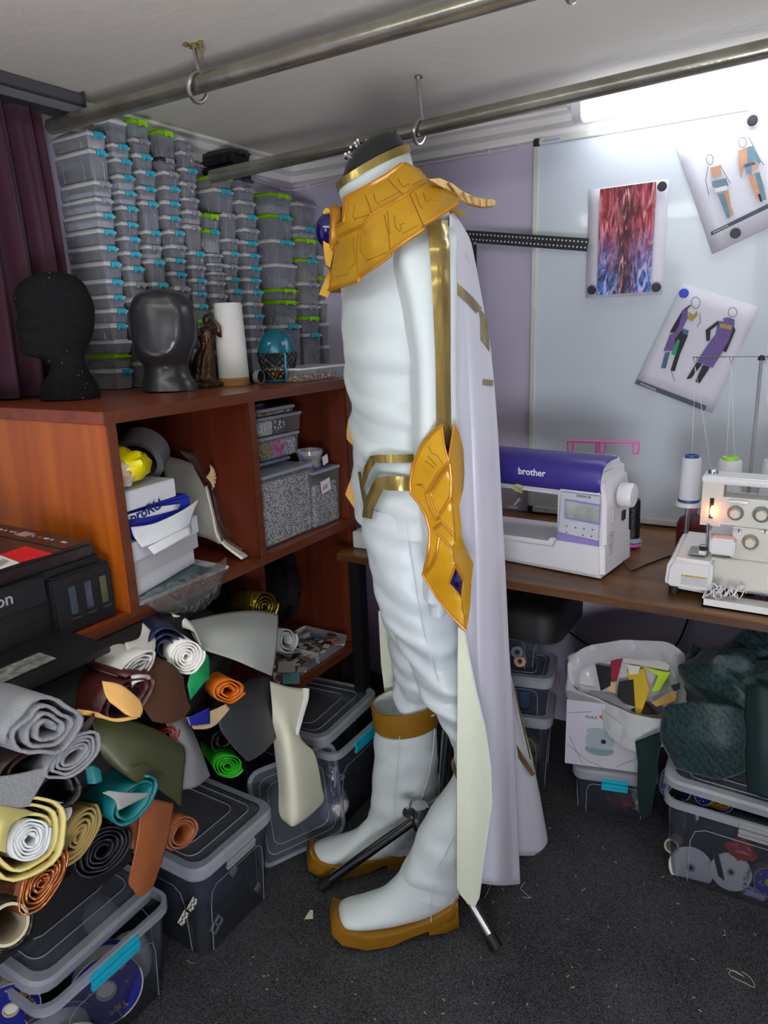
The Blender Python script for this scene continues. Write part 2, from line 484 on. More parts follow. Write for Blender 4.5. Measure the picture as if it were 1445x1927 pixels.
# ------------------------------------------------------------------ wooden shelf unit on the left
def wood(name, c1, c2, rough=0.35, axis='z', scale=3.0):
    m = bpy.data.materials.new(name); m.use_nodes = True
    nt = m.node_tree; b = nt.nodes['Principled BSDF']; N = nt.nodes.new; L = nt.links.new
    tc = N('ShaderNodeTexCoord'); mp = N('ShaderNodeMapping')
    s = {'z': (9, 9, 0.7), 'y': (9, .7, 9), 'x': (.7, 9, 9)}[axis]
    mp.inputs['Scale'].default_value = tuple(q * scale / 3 for q in s)
    n1 = N('ShaderNodeTexNoise'); n1.inputs['Scale'].default_value = 2.2; n1.inputs['Detail'].default_value = 8; n1.inputs['Distortion'].default_value = 0.6
    rp = N('ShaderNodeValToRGB'); rp.color_ramp.elements[0].position = .3; rp.color_ramp.elements[1].position = .7
    rp.color_ramp.elements[0].color = rgb(c2); rp.color_ramp.elements[1].color = rgb(c1)
    L(tc.outputs['Object'], mp.inputs[0]); L(mp.outputs[0], n1.inputs['Vector']); L(n1.outputs['Fac'], rp.inputs[0]); L(rp.outputs[0], b.inputs['Base Color'])
    b.inputs['Roughness'].default_value = rough
    return m
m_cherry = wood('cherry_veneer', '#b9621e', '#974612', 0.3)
m_cherry_shade = wood('cherry_shaded', '#662a15', '#481a0b', 0.4)  # darker copy of the veneer, the compartments' shade put into its colour
m_cherry_top = wood('cherry_top', '#854022', '#6a2c14', 0.3, 'y')
m_edge = wood('cherry_edge', '#643420', '#522614', 0.4, 'y', 6)
XF = -1.15                     # front plane of the shelf unit
CY0, CY1 = P(193, 767, X=XF).y, P(654, 717, X=XF).y
CZ = 1.226
ZM = 0.818                     # top of the middle board
ZB = 0.425                     # top of the bottom board
TH = 0.02
YM = P(481, 890, X=XF).y       # middle upright
YP = 0.25                      # the board with the printer runs on towards the viewer
cab = thing('shelf_unit', (XF - .28, (CY0 + CY1) / 2, 0), 'cherry wood shelf unit with open compartments, foam heads standing on its top', 'shelf')
cab['_o'] = (XF - .28, (CY0 + CY1) / 2, 0)
MB().box(XL + .005, XF + .004, CY0 - .004, CY1, CZ - .024, CZ).build('top_board', [m_cherry_top], cab, bevel=.001)
MB().box(XL + .005, XF, CY0, CY0 + TH, ZM, CZ - .024).build('side_panel', m_cherry, cab, bevel=.001)
MB().box(XL + .005, XF, CY1 - TH, CY1, ZB - TH, CZ - .024).build('side_panel', m_cherry_shade, cab, bevel=.001)
MB().box(XL + .005, XF, YM - TH / 2, YM + TH / 2, ZM, CZ - .024).build('upright', m_cherry_shade, cab, bevel=.001)
MB().box(XL + .005, XF - .005, YM - TH / 2, YM + TH / 2, ZB, ZM - TH).build('upright', m_cherry_shade, cab, bevel=.001)
MB().box(XL + .005, XF, YP, CY1 - TH, ZM - TH, ZM).build('middle_board', m_cherry_top, cab, bevel=.001)
MB().box(XL + .005, XF, YP, CY1 - TH, ZB - TH, ZB).build('bottom_board', m_cherry_top, cab, bevel=.001)
MB().box(XL + .005, XL + .012, YM - .1, CY1 - TH, ZB, CZ - .024).build('back_panel', m_cherry_shade, cab, bevel=.001)
MB().box(XL + .005, XL + .012, CY0 + .17, YM - .1, ZM, CZ - .024).build('back_panel', m_cherry_shade, cab, bevel=.001)
m_edgeband = m_edge
for (y0, y1, z0, z1) in ((CY0 - .004, CY1, CZ - .024, CZ), (CY0, CY0 + TH, ZM, CZ - .024), (CY1 - TH, CY1, ZB - TH, CZ - .024), (YM - TH / 2, YM + TH / 2, ZM, CZ - .024), (YP, CY1 - TH, ZM - TH, ZM), (YP, CY1 - TH, ZB - TH, ZB)):
    MB().box(XF + .0035, XF + .0055, y0, y1, z0, z1).build('edge_band', m_edgeband, cab, smooth=0)
m_black = mat('black_steel', '#101012', 0.5, 0.2)
for (x, y) in ((XF - .03, CY1 - .03), (XL + .04, CY1 - .03), (XL + .04, YP + .03), (XF - .03, YP + .03)):
    MB().box(x - .015, x + .015, y - .015, y + .015, 0, ZB - TH).build('leg', m_black, cab)
for z in (ZM, ):
    for y in (YP + .03,):
        MB().box(XL + .03, XL + .06, y - .015, y + .015, ZB, ZM - TH).build('leg', m_black, cab)

# ------------------------------------------------------------------ towers of small clear storage boxes
m_bclear = clear('box_plastic', '#dfe2ec', 0.27, 0.15, '#dcdfe8')
m_blid = clear('box_lid', '#f2f4f4', 0.72, 0.3, '#f2f4f5')
m_bgreen = clear('box_lid_green', '#9be00a', 0.8, 0.3, '#b9f23a')
m_bdark = mat('box_lid_dark', '#3b3b3e', 0.4)
m_teal = mat('clip_teal', '#1fb2cd', 0.35, var=0.05)
m_gclip = mat('clip_green', '#8fd90c', 0.35, var=0.05)
m_sclip = clear('clip_clear', '#a9abb2', 0.75, 0.3)
CONT = {
    'k': bits('bits_black', ['#0d0d10', '#17171b', '#222227', '#101014'], 70),
    'n': bits('bits_slate', ['#3a3c4a', '#454756', '#404250', '#4c4e5e'], 14, .5, 0, .2),
    'w': bits('bits_white', ['#e9e4da', '#cfc8bc', '#f3f0ea', '#b9b2a8'], 90),
    'o': bits('bits_gold', ['#c9a24a', '#8a6a24', '#e8cf8a', '#5a4a22'], 120, 0.25, 0.6),
    's': bits('bits_silver', ['#d8d8d8', '#8b8b8b', '#f2f2f2', '#545454'], 110, 0.2, 0.7),
    'v': bits('bits_violet', ['#55516a', '#5e5876', '#4e4a60'], 14, .5, 0, .2),
    'r': bits('bits_orange', ['#d38a3a', '#e0a860', '#8a4a20'], 50),
    'g': bits('bits_green', ['#3fae7a', '#2c7a56', '#7fd0a8'], 60),
    'h': bits('bits_shell', ['#8c8486', '#5e585c', '#b7aeb0', '#3f3a3e'], 55),
    'p': bits('bits_paper', ['#eeeeee', '#e6e6ea', '#dcdce2'], 8, 0.6, 0, .1),
}
ORD = ['top', 'second', 'third', 'fourth', 'fifth', 'sixth', 'seventh', 'eighth', 'ninth', 'tenth', 'eleventh', 'twelfth', 'thirteenth', 'fourteenth', 'fifteenth', 'sixteenth', 'seventeenth', 'eighteenth']
def storage_box(Y0, Y1, Xf, dep, z0, z1, lid, clip, cont, label, grp, fill=None):
    w_ = Y1 - Y0; hgt = z1 - z0; lh = min(0.012, hgt * 0.3)
    yc = (Y0 + Y1) / 2; xb = Xf - dep; zt = z1 - lh; s = 0.07
    t = thing('storage_box', ((Xf + xb) / 2, yc, z0), label, 'box', grp)
    i0 = w_ * s
    def rect(inx, z): return [V((Xf - inx, Y0 + inx, z)), V((Xf - inx, Y1 - inx, z)), V((xb + inx, Y1 - inx, z)), V((xb + inx, Y0 + inx, z))]
    b0, b1 = rect(i0, z0 + .0005), rect(i0 * .35, zt)
    mb = MB()
    mb.add(b0 + b1, [(0, 1, 2, 3), (0, 1, 5, 4), (1, 2, 6, 5), (2, 3, 7, 6), (3, 0, 4, 7)])
    # rounded panel outline pressed into the front and the side
    for k, (a, b, c, d) in enumerate(((b0[0], b0[1], b1[0], b1[1]), (b0[3], b0[0], b1[3], b1[0]))):
        q = lambda u, v: (a.lerp(b, u)).lerp(c.lerp(d, u), v)
        path = [q(.2, .0), q(.2, .55), q(.25, .74), q(.34, .8), q(.66, .8), q(.75, .74), q(.8, .55), q(.8, 0)]
        mb.tube(path, min(.0011, w_ * .018), 4, cap=False)
    mb.build('body', m_bclear, t, smooth=30, fix=False)
    lm = {'c': m_blid, 'g': m_bgreen, 'd': m_bdark}[lid]
    mb = MB(); e = 0.004
    mb.box(xb - e * .5, Xf + e, Y0 - e * .2, Y1 + e * .2, zt, zt + lh * .62)
    mb.box(xb + .004, Xf - .002, Y0 + .004, Y1 - .004, zt + lh * .62, z1)
    mb.build('lid', lm, t, bevel=min(.003, lh * .28), seg=2)
    if clip:
        cm = {'t': m_teal, 'g': m_gclip, 's': m_sclip, 'd': m_bdark}[clip]
        y0, y1 = Y0 + w_ * .34, Y0 + w_ * .80
        mb = MB()
        mb.box(Xf + e * .6, Xf + e + .004, y0, y1, zt - lh * .15, z1 - lh * .1)
        for y in (y0, y1 - w_ * .09):
            mb.box(Xf + e, Xf + e + .006, y, y + w_ * .09, zt - lh * .45, z1 - lh * .2)
        mb.build('clip', cm, t, bevel=.0012, seg=1)
    if cont:
        f_ = fill if fill else R.uniform(.45, .85)
        n = 7; mb = MB()
        zc = z0 + .002 + (hgt - lh) * f_
        def fn(u, v):
            x = xb + i0 * 1.15 + .002 + (dep - 2.3 * i0 - .004) * v; y = Y0 + i0 * 1.15 + .001 + (w_ - 2.3 * i0 - .002) * u
            ed = 1 - max(abs(2 * u - 1), abs(2 * v - 1)) ** 4 * .3
            return V((x, y, z0 + .003 + (zc - z0 - .003) * min(1, ed * (1 + .16 * noise.noise(V((x, y, z0)) * 55)))))
        g = [[fn(i / (n - 1), j / (n - 1)) for i in range(n)] for j in range(n)]
        top = [p for r in g for p in r]
        mb.add(top, [(j * n + i, j * n + i + 1, (j + 1) * n + i + 1, (j + 1) * n + i) for j in range(n - 1) for i in range(n - 1)])
        rim = [g[0][i] for i in range(n)] + [g[j][n - 1] for j in range(1, n)] + [g[n - 1][i] for i in range(n - 2, -1, -1)] + [g[j][0] for j in range(n - 2, 0, -1)]
        k = len(rim)
        mb.add(rim + [V((p.x, p.y, z0 + .003)) for p in rim], [(i, (i + 1) % k, k + (i + 1) % k, k + i) for i in range(k)])
        stuff(mb.build('contents', CONT[cont], t, smooth=60))
    return t
XB = -1.585
# stack: left and right image column of the front faces at a row, depth, rows (image row of the lid's top, lid, clip, contents), base height
STACKS = [
 ((163, 198, 262), .14, [(243, 'c', 't', 'o'), (277, 'c', 't', 'k'), (337, 'c', 's', 'p'), (369, 'c', 's', 'p'), (398, 'c', 't', 'p'), (428, 'c', 't', 'v'), (460, 'c', 't', 'n'), (490, 'c', 't', 'v'), (524, 'c', 't', 'n'), (554, 'c', 't', 'k'), (580, 'c', 't', 'k'), (608, 'c', 't', 'k'), (639, 'c', None, 'k'), (666, 'g', None, 'o'), (694, 'c', 't', 'k')]),
 ((212, 245, 275), .13, [(219, 'c', None, 'h'), (266, 'c', 't', 'p'), (295, 'c', 't', 'v'), (325, 'c', 't', 'p'), (356, 'c', 't', 'p'), (384, 'c', 't', 'n'), (415, 'c', 't', 'n'), (443, 'c', 't', 'n'), (471, 'c', 't', 'n'), (499, 'c', 't', 'v'), (529, 'c', 's', 'n'), (560, 'c', 't', 'n'), (600, 'c', 't', 'k'), (640, 'c', 't', 'k'), (680, 'c', 't', 'k')]),
 ((256, 288, 290), .13, [(220, 'g', 'g', 'g'), (256, 'c', 's', 'n'), (285, 'c', 't', 'n'), (317, 'c', 't', 'g'), (347, 'c', 't', 'w'), (375, 'c', 't', 'v'), (431, 'c', 't', 'n'), (459, 'c', 's', 'w'), (487, 'c', 't', 'k'), (530, 'c', 't', 'n'), (570, 'c', 't', 'n'), (610, 'c', 't', 'k'), (655, 'c', 't', 'k')]),
 ((305, 336, 347), .13, [(241, 'g', 'g', 'k'), (294, 'd', 's', 'k'), (319, 'c', 's', 'n'), (347, 'c', 't', 'r'), (375, 'c', 't', 'v'), (403, 'c', 't', 'n'), (431, 'c', 't', 'n'), (459, 'c', 's', 'v'), (484, 'c', 't', 'n'), (510, 'c', 't', 'n'), (538, 'c', 's', 'n'), (570, 'c', 't', 'n'), (610, 'c', 't', 'k'), (655, 'c', 't', 'k')]),
 ((343, 371, 347), .13, [(255, 'c', 's', 'h'), (281, 'c', 's', 'k'), (313, 'c', 't', 'n'), (339, 'c', 's', 'v'), (370, 'c', 's', 'n'), (393, 'c', 's', 'w'), (421, 'c', 's', 'v'), (471, 'c', 't', 'n'), (498, 'c', 's', 'n'), (523, 'c', 't', 'n'), (548, 'c', 't', 'n'), (571, 'c', 't', 'n'), (600, 'g', 't', 'o'), (630, 'c', 't', 'k'), (660, 'c', 't', 'k')]),
 ((388, 415, 425), .13, [(400, 'g', 'g', 'n'), (429, 'g', 't', 'w'), (476, 'c', 's', 's'), (494, 'c', 's', 's'), (511, 'c', 's', 's'), (528, 'c', 's', 'v'), (552, 'c', 's', 's'), (580, 'c', 't', 'n'), (620, 'c', 't', 'k'), (660, 'c', 't', 'k')]),
 ((420, 444, 425), .13, [(399, 'c', 's', 'v'), (447, 'c', 's', 'n'), (471, 'c', 't', 'n'), (496, 'c', 's', 'n'), (520, 'c', 't', 'n'), (543, 'c', 't', 'n'), (570, 'c', 's', 'n'), (590, 'c', 't', 'n'), (612, 'g', 'g', 'n'), (635, 'g', 'g', 'k'), (657, 'c', 't', 'k')]),
 ((453, 483, 404), .13, [(333, 'd', 'd', 'n'), (350, 'c', 's', 'v'), (375, 'c', 's', 'o'), (401, 'c', 't', 'n'), (428, 'c', 's', 'n'), (451, 'c', 't', 'n'), (475, 'c', 't', 'n'), (499, 'c', 't', 'n'), (522, 'c', 't', 'n'), (545, 'c', 't', 'n'), (568, 'c', 's', 'n'), (591, 'c', 't', 'n'), (612, 'c', 's', 'n'), (635, 'c', 's', 'n'), (657, 'c', 't', 'k')]),
 ((508, 551, 380), .14, [(359, 'g', 'g', 'w'), (400, 'g', 't', 'k'), (448, 'c', 't', 'n'), (494, 'c', None, 's'), (542, 'g', 'g', 'o'), (564, 'g', 'g', 's'), (611, 'c', 't', 'k')]),
 ((562, 597, 470), .13, [(378, 'c', 's', 'k'), (424, 'c', 't', 'w'), (447, 'g', 'g', 's'), (485, 'g', 't', 'o'), (530, 'c', 's', 'o'), (573, 'c', 's', 'n'), (595, 'g', 'g', 'n'), (628, 'c', 't', 'o')]),
 ((606, 646, 570), .13, [(450, 'c', 's', 'n'), (480, 'c', 's', 'v'), (519, 'g', 'g', 'n'), (545, 'g', 'g', 'n'), (565, 'c', 's', 'o'), (607, 'c', 's', 's'), (650, 'c', 's', 'k')]),
]
STN = ['first stack', 'second stack', 'third stack', 'fourth stack', 'fifth stack', 'sixth stack', 'seventh stack', 'eighth stack', 'ninth stack', 'tenth stack', 'eleventh stack']
CN = {'t': 'with turquoise clip', 's': 'with clear clip', 'g': 'with green clip', 'd': 'with dark clip', None: 'without clip'}
LN = {'c': 'clear storage box', 'g': 'green-lidded storage box', 'd': 'dark-lidded storage box'}
stack_y1 = 0
for si, ((xl, xr, yr_), dep, rows) in enumerate(STACKS):
    Y0, Y1 = P(xl, yr_, X=XB).y, P(xr, yr_, X=XB).y
    zs = [z_at(XB, Y0, r[0]) for r in rows] + [CZ + .001]
    zs[0] = min(zs[0], ZC - .02)
    for i, (py, lid, clip, cont) in enumerate(rows):
        if zs[i] - zs[i + 1] < .012: continue
        jx = R.uniform(-.004, .004); jy = R.uniform(-.003, .003)
        storage_box(Y0 + jy, Y1 + jy, XB + jx, dep if zs[i] < 1.868 else .056, zs[i + 1] + .0006, zs[i], lid, clip, cont,
                    '%s %s, %s, %s from curtain' % (LN[lid], CN[clip], 'topmost' if i == 0 else ORD[i] + ' from top', STN[si]), 'stacked storage boxes on the wall')
    stack_y1 = max(stack_y1, Y1)
# three broad boxes standing on the sixth and seventh stacks
Yw0, Yw1 = P(404, 380, X=XB).y, P(440, 380, X=XB).y
for (za, zb, lid, clip, cont, lab) in ((351, 399, 'c', 't', 'k', 'wide clear storage box with dark contents on the sixth and seventh stacks'),
                                       (327, 351, 'g', None, 'o', 'wide storage box with bright green lid below the dark boxes near the cornice')):
    storage_box(Yw0, Yw1, XB, .15, z_at(XB, Yw0, zb) + .001, z_at(XB, Yw0, za), lid, clip, cont, lab, 'stacked storage boxes on the wall')
Yd0, Yd1 = P(440, 300, X=XB).y, P(474, 300, X=XB).y
m_smoke = clear('smoked_plastic', '#26262a', 0.7, 0.25, '#8c8c94')
_sv = (m_bclear, m_blid); m_bclear = m_smoke
zd = z_at(XB, Yd0, 333)
storage_box(Yd0, Yd1, XB, .15, zd + .002, zd + .042, 'd', 'd', 'k', 'smoked dark storage box, lower of two under the cornice', 'stacked storage boxes on the wall')
storage_box(Yd0 - .012, Yd1 - .006, XB, .15, zd + .0425, zd + .082, 'd', 'd', 'k', 'smoked dark storage box, topmost one under the cornice', 'stacked storage boxes on the wall')
m_bclear = _sv[0]
# the riser that carries the stacks beyond the shelf unit, and its plinth
ris = MB().box(XL + .005, XB + .03, CY1 + .004, YB - .03, .001, CZ).build('corner_riser', m_cherry_shade, bevel=.002)
tag(ris, 'plain brown corner riser carrying the last stacks of boxes behind the mannequin', 'riser')
# ------------------------------------------------------------------ the dressed mannequin: a frame along its own facing direction
MO = V((-0.816, 1.206, 0))
FD = V((-0.776, -0.631, 0)).normalized()
LD = V((-FD.y, FD.x, 0))
LD = LD if LD.y < 0 else -LD          # towards its near (left) side
def S(px, py, lat=0.0):
    d = ray(px, py); o = MO + LD * lat
    t = (o - CAM).dot(LD) / d.dot(LD)
    return CAM + d * t
def mirror(p):
    l = (p - MO).dot(LD)
    return p - LD * (2 * l)
def ring_tab(rings, n):
    """rings (fx, fy, bx, by, lat centre, lat radius) resampled to n"""
    out = []
    for i in range(n):
        t = i / (n - 1) * (len(rings) - 1); k = min(int(t), len(rings) - 2); t -= k
        g = lambda q: rings[max(0, min(len(rings) - 1, q))]
        a, b, c, d = g(k - 1), g(k), g(k + 1), g(k + 2)
        out.append([0.5 * (2 * q1 + (q2 - q0) * t + (2 * q0 - 5 * q1 + 4 * q2 - q3) * t * t + (3 * q1 - q0 - 3 * q2 + q3) * t ** 3) for q0, q1, q2, q3 in zip(a, b, c, d)])
    return out
def ringloft(rings, nv=40, nu=40, disp=None, sq=1.0, cap=True):
    tab = ring_tab(rings, nv); rr = []
    for j, (fx, fy, bx, by, lc, lr) in enumerate(tab):
        a, b = S(fx, fy, lc), S(bx, by, lc)
        m, h_ = (a + b) / 2, (a - b) / 2
        row = []
        for k in range(nu):
            th = 2 * math.pi * k / nu
            c, s = math.cos(th), math.sin(th)
            if sq != 1.0:
                c = math.copysign(abs(c) ** sq, c); s = math.copysign(abs(s) ** sq, s)
            p = m + h_ * c + LD * (lr * s)
            if disp:
                nrm = (h_.normalized() * c + LD * s).normalized()
                p = p + nrm * disp(th, j / (nv - 1), p)
            row.append(p)
        rr.append(row)
    return MB().loft(rr, cap=cap)
def ring_lat(rings, px, py, off=0.0, sq=1.0):
    """how far towards the viewer the near side of a ringloft lies at a pixel"""
    ys = [(r[1] + r[3]) / 2 for r in rings]
    k = 0
    while k < len(ys) - 2 and py > ys[k + 1]: k += 1
    t = max(0, min(1, (py - ys[k]) / (ys[k + 1] - ys[k])))
    fx, fy, bx, by, lc, lr = [a + (b - a) * t for a, b in zip(rings[k], rings[k + 1])]
    q = (px - (fx + bx) / 2) / ((bx - fx) / 2)
    return lc + lr * max(0.02, 1 - abs(q) ** (2 / sq)) ** (sq / 2) + off
def plate(poly, latfn, thick, step=14.0, flip=False, ridge=None):
    """solid plate from an outline in image columns/rows laid on a curved depth"""
    bm = bmesh.new()
    vs = [bm.verts.new((x, y, 0)) for x, y in poly]
    for tr_ in tessellate_polygon([[V((x, y, 0)) for x, y in poly]]): bm.faces.new([vs[i] for i in tr_])
    bm.normal_update()
    for _ in range(7):
        es = [e for e in bm.edges if e.calc_length() > step]
        if not es: break
        bmesh.ops.subdivide_edges(bm, edges=es, cuts=1)
        bmesh.ops.triangulate(bm, faces=[f for f in bm.faces if len(f.verts) > 3])
    bm.verts.ensure_lookup_table(); bm.verts.index_update()
    pts = [(v.co.x, v.co.y) for v in bm.verts]
    tri = [tuple(v.index for v in f.verts) for f in bm.faces]
    be = [(e.verts[0].index, e.verts[1].index) for e in bm.edges if e.is_boundary]
    bm.free()
    n = len(pts)
    fr = [S(x, y, latfn(x, y)) for x, y in pts]
    bk = [S(x, y, latfn(x, y)) - LD * thick for x, y in pts]
    if flip:
        fr = [mirror(p) for p in fr]; bk = [mirror(p) for p in bk]
    return MB().add(fr + bk, tri + [tuple(n + i for i in reversed(f)) for f in tri] + [(a, b, n + b, n + a) for a, b in be])
def strip(line, wid, latfn, thick=0.002, step=10.0):
    """ribbon of a given pixel width along a pixel polyline"""
    ln = []
    for (x0, y0), (x1, y1) in zip(line, line[1:]):
        m = max(1, int(math.hypot(x1 - x0, y1 - y0) / step))
        ln += [(x0 + (x1 - x0) * i / m, y0 + (y1 - y0) * i / m) for i in range(m)]
    ln.append(line[-1])
    L_, R_ = [], []
    for i, (x, y) in enumerate(ln):
        a, b = ln[max(0, i - 1)], ln[min(len(ln) - 1, i + 1)]
        dx, dy = b[0] - a[0], b[1] - a[1]; d = math.hypot(dx, dy) or 1
        ww = wid(i / (len(ln) - 1)) if callable(wid) else wid
        L_.append((x - dy / d * ww / 2, y + dx / d * ww / 2)); R_.append((x + dy / d * ww / 2, y - dx / d * ww / 2))
    mb = MB(); n = len(ln)
    fr = [S(x, y, latfn(x, y) + thick) for x, y in L_] + [S(x, y, latfn(x, y) + thick) for x, y in ln] + [S(x, y, latfn(x, y) + thick) for x, y in R_]
    bk = [S(x, y, latfn(x, y) - .002) for x, y in L_] + [S(x, y, latfn(x, y) - .002) for x, y in R_]
    fs = []
    for i in range(n - 1):
        fs += [(i, i + 1, n + i + 1, n + i), (n + i, n + i + 1, 2 * n + i + 1, 2 * n + i), (i + 1, i, 3 * n + i, 3 * n + i + 1), (2 * n + i, 2 * n + i + 1, 4 * n + i + 1, 4 * n + i)]
    fs += [(0, n, 2 * n, 4 * n, 3 * n), (n - 1, 4 * n - 1, 5 * n - 1, 3 * n - 1, 2 * n - 1)]
    return mb.add(fr + bk, fs)
def cord(line, latfn, r, n=6):
    pts = []
    for (x0, y0), (x1, y1) in zip(line, line[1:]):
        m = max(1, int(math.hypot(x1 - x0, y1 - y0) / 8))
        pts += [(x0 + (x1 - x0) * i / m, y0 + (y1 - y0) * i / m) for i in range(m)]
    pts.append(line[-1])
    return MB().tube([S(x, y, latfn(x, y)) for x, y in pts], r, n)

m_white = mat('white_twill', '#c3cccd', 0.5, var=0.03, vscale=200, bump=0.10, bscale=11, sheen=0.25)
m_pants = mat('white_satin', '#c2cbcf', 0.42, var=0.03, vscale=60, bump=0.3, bscale=9, sheen=0.2, stretch=(1, 1, .6))
m_capef = mat('cape_cloth', '#cfd0dc', 0.42, var=0.03, vscale=60, bump=0.04, bscale=10, sheen=0.2)
m_lining = mat('cape_lining', '#cdd3bf', 0.55, var=0.04, vscale=60, bump=0.06, bscale=10)
m_gold = mat('gold_paint', '#c8981a', 0.40, 0.08, var=0.22, vscale=14, col2='#b5830f', bump=0.12, bscale=30, coat=0.15)
m_goldlt = mat('gold_paint_pale', '#c9a35a', 0.38, 0.4, var=0.25, vscale=20, bump=0.1, bscale=30)
m_goldedge = mat('gold_paint_rim', '#bb7f1c', 0.4, 0.2, var=0.2, vscale=20)
m_groove = mat('gold_groove', '#8a5c0c', 0.7)
m_foil = mat('gold_foil', '#b39c58', 0.25, 0.7, var=0.45, vscale=22, bump=0.6, bscale=22, stretch=(1, 1, .35))
m_gem = mat('blue_gem', '#100a58', 0.08, 0.0, var=0.3, vscale=10, coat=0.8)
m_sole = mat('gold_sole', '#8f640c', 0.5, 0.1, var=0.2, vscale=16)
m_seam = mat('seam_thread', '#c9ced6', 0.6)
m_form = mat('black_jersey', '#0c0c10', 0.8, sheen=0.1)
m_chrome = mat('chrome_tube', '#c5c8cc', 0.12, 1.0, var=0.05)
m_darkchrome = mat('dark_chrome', '#85878d', 0.2, 1.0, var=0.05)
m_rubber = mat('black_rubber', '#0b0b0c', 0.6)

# ---- the dress form itself
form = thing('mannequin', (MO.x, MO.y, 0), 'black mannequin neck and tripod stand under the white costume', 'mannequin')
cf, cb = S(640, 352, 0), S(764, 288, 0)
cc = (cf + cb) / 2; ch = (cf - cb) / 2
top = S(702, 258, 0)
mb = MB(); rings = []
for i in range(9):
    t = i / 8
    k = math.cos(t * math.pi / 2) ** .7
    ctr = cc.lerp(top, math.sin(t * math.pi / 2)) if i < 8 else top
    base_ = cc + (top - cc) * math.sin(t * math.pi / 2)
    rings.append([base_ + ch * (math.cos(a) * max(k, .02)) * .94 + LD * (math.sin(a) * .052 * max(k, .02)) for a in [2 * math.pi * q / 24 for q in range(24)]])
low = [c + V((0, 0, -.2)) - FD * .03 for c in rings[0]]
mb.loft([low] + rings).build('neck', m_form, form, smooth=60)
m_pinw = mat('pin_pearl', '#e8e6e0', 0.2); m_pink = mat('pin_black', '#08080a', 0.25)
for i, (px, py, c) in enumerate(((657, 287, 0), (663, 281, 1), (651, 298, 1), (668, 269, 0), (673, 264, 0), (679, 270, 1), (690, 265, 0), (699, 259, 1), (703, 260, 1), (733, 256, 1), (738, 259, 0), (743, 247, 1), (660, 277, 0), (671, 275, 0), (650, 290, 0), (684, 268, 1))):
    lat = R.uniform(-.03, .03); e = S(px, py, lat); s_ = cc.lerp(e, .75)
    ob = MB()
    ob.tube([s_, e], .0005, 4)
    ob.lathe([(.0004, -.0028), (.002, -.002), (.0028, 0), (.002, .002), (.0004, .0028)], e, n=8)
    ob.build('pin', m_pink if c else m_pinw, form)
hubp = S(790, 1535, -.02)
MB().tube([S(842, 1360, -.02), S(832, 1500, -.02), hubp], .012, 14).build('pole', m_darkchrome, form)
hubp = S(790, 1535, -.02)
MB().lathe([(.022, -.03), (.024, -.02), (.024, .02), (.02, .03)], hubp, n=18).build('hub', m_chrome, form)
l1 = P(604, 1668, Z=.016); l2 = P(936, 1786, Z=.012); l3 = hubp + (hubp - (l1 + l2) / 2) * 1.0; l3.z = .012
for e in (l1, l2, l3):
    st_ = hubp.copy()
    d = (e - st_)
    mbx = MB().tube([st_, st_ + d * .93], .0125, 16)
    lg = mbx.build('tripod_leg', m_chrome if e is l2 else m_darkchrome, form)
    MB().tube([st_ + d * .9, e], .0145, 16).build('rubber_foot', m_rubber, lg)
kn = S(768, 1525, .02)
MB().lathe([(.004, -.035), (.004, 0), (.012, .001), (.0135, .006), (.012, .012)], kn, axis=(LD * .9 + FD * .3), n=16).build('clamp_screw', m_chrome, form)

# ---- trousers
leg_near = [(676, 945, 858, 955, .06, .11), (680, 990, 862, 1005, .07, .10), (694, 1050, 865, 1065, .085, .092), (706, 1105, 868, 1120, .095, .085), (726, 1160, 872, 1165, .10, .08), (752, 1215, 880, 1215, .105, .074), (778, 1265, 890, 1262, .11, .07), (804, 1318, 896, 1310, .112, .062), (836, 1374, 905, 1362, .115, .055), (855, 1412, 910, 1402, .115, .05), (864, 1465, 912, 1450, .115, .045)]
leg_far = [(678, 945, 850, 955, -.06, .11), (684, 990, 842, 1000, -.07, .10), (700, 1080, 836, 1088, -.09, .088), (715, 1145, 838, 1152, -.10, .08), (730, 1190, 838, 1196, -.105, .074), (738, 1245, 836, 1248, -.11, .066), (744, 1300, 826, 1300, -.115, .058), (748, 1350, 818, 1350, -.115, .05), (750, 1420, 812, 1420, -.115, .045)]
def pant_disp(seed):
    def f(th, v, p):
        a = .0055 * smoothstep(.2, .55, v) + .0025
        q = noise.noise(V((p.x * 9 + seed, p.y * 9, p.z * 26 + math.sin(th) * 1.2)))
        f2 = math.sin(p.z * 95 + th * 2.2 + 2 * noise.noise(p * 9)) * smoothstep(.4, .75, v) * smoothstep(1.0, .8, v)
        f3 = math.sin(th * 5 + p.z * 9 + seed) * .0022 * smoothstep(.05, .3, v)
        return a * 2.2 * q + .0052 * max(-.3, f2) + f3
    return f
tr = thing('trousers', (MO.x, MO.y, .35), 'white satin trousers worn by the mannequin', 'trousers')
ringloft(leg_near, 90, 56, pant_disp(1.0)).build('trouser_leg', m_pants, tr, smooth=80)
ringloft(leg_far, 90, 48, pant_disp(5.0)).build('trouser_leg', m_pants, tr, smooth=80)
cord([(782, 958), (765, 975), (767, 1000), (772, 1040), (783, 1109), (790, 1150), (799, 1195), (816, 1256), (826, 1285), (850, 1300)], lambda x, y: ring_lat(leg_near, x, y, .002), .0012, 5).build('seam', m_seam, tr)

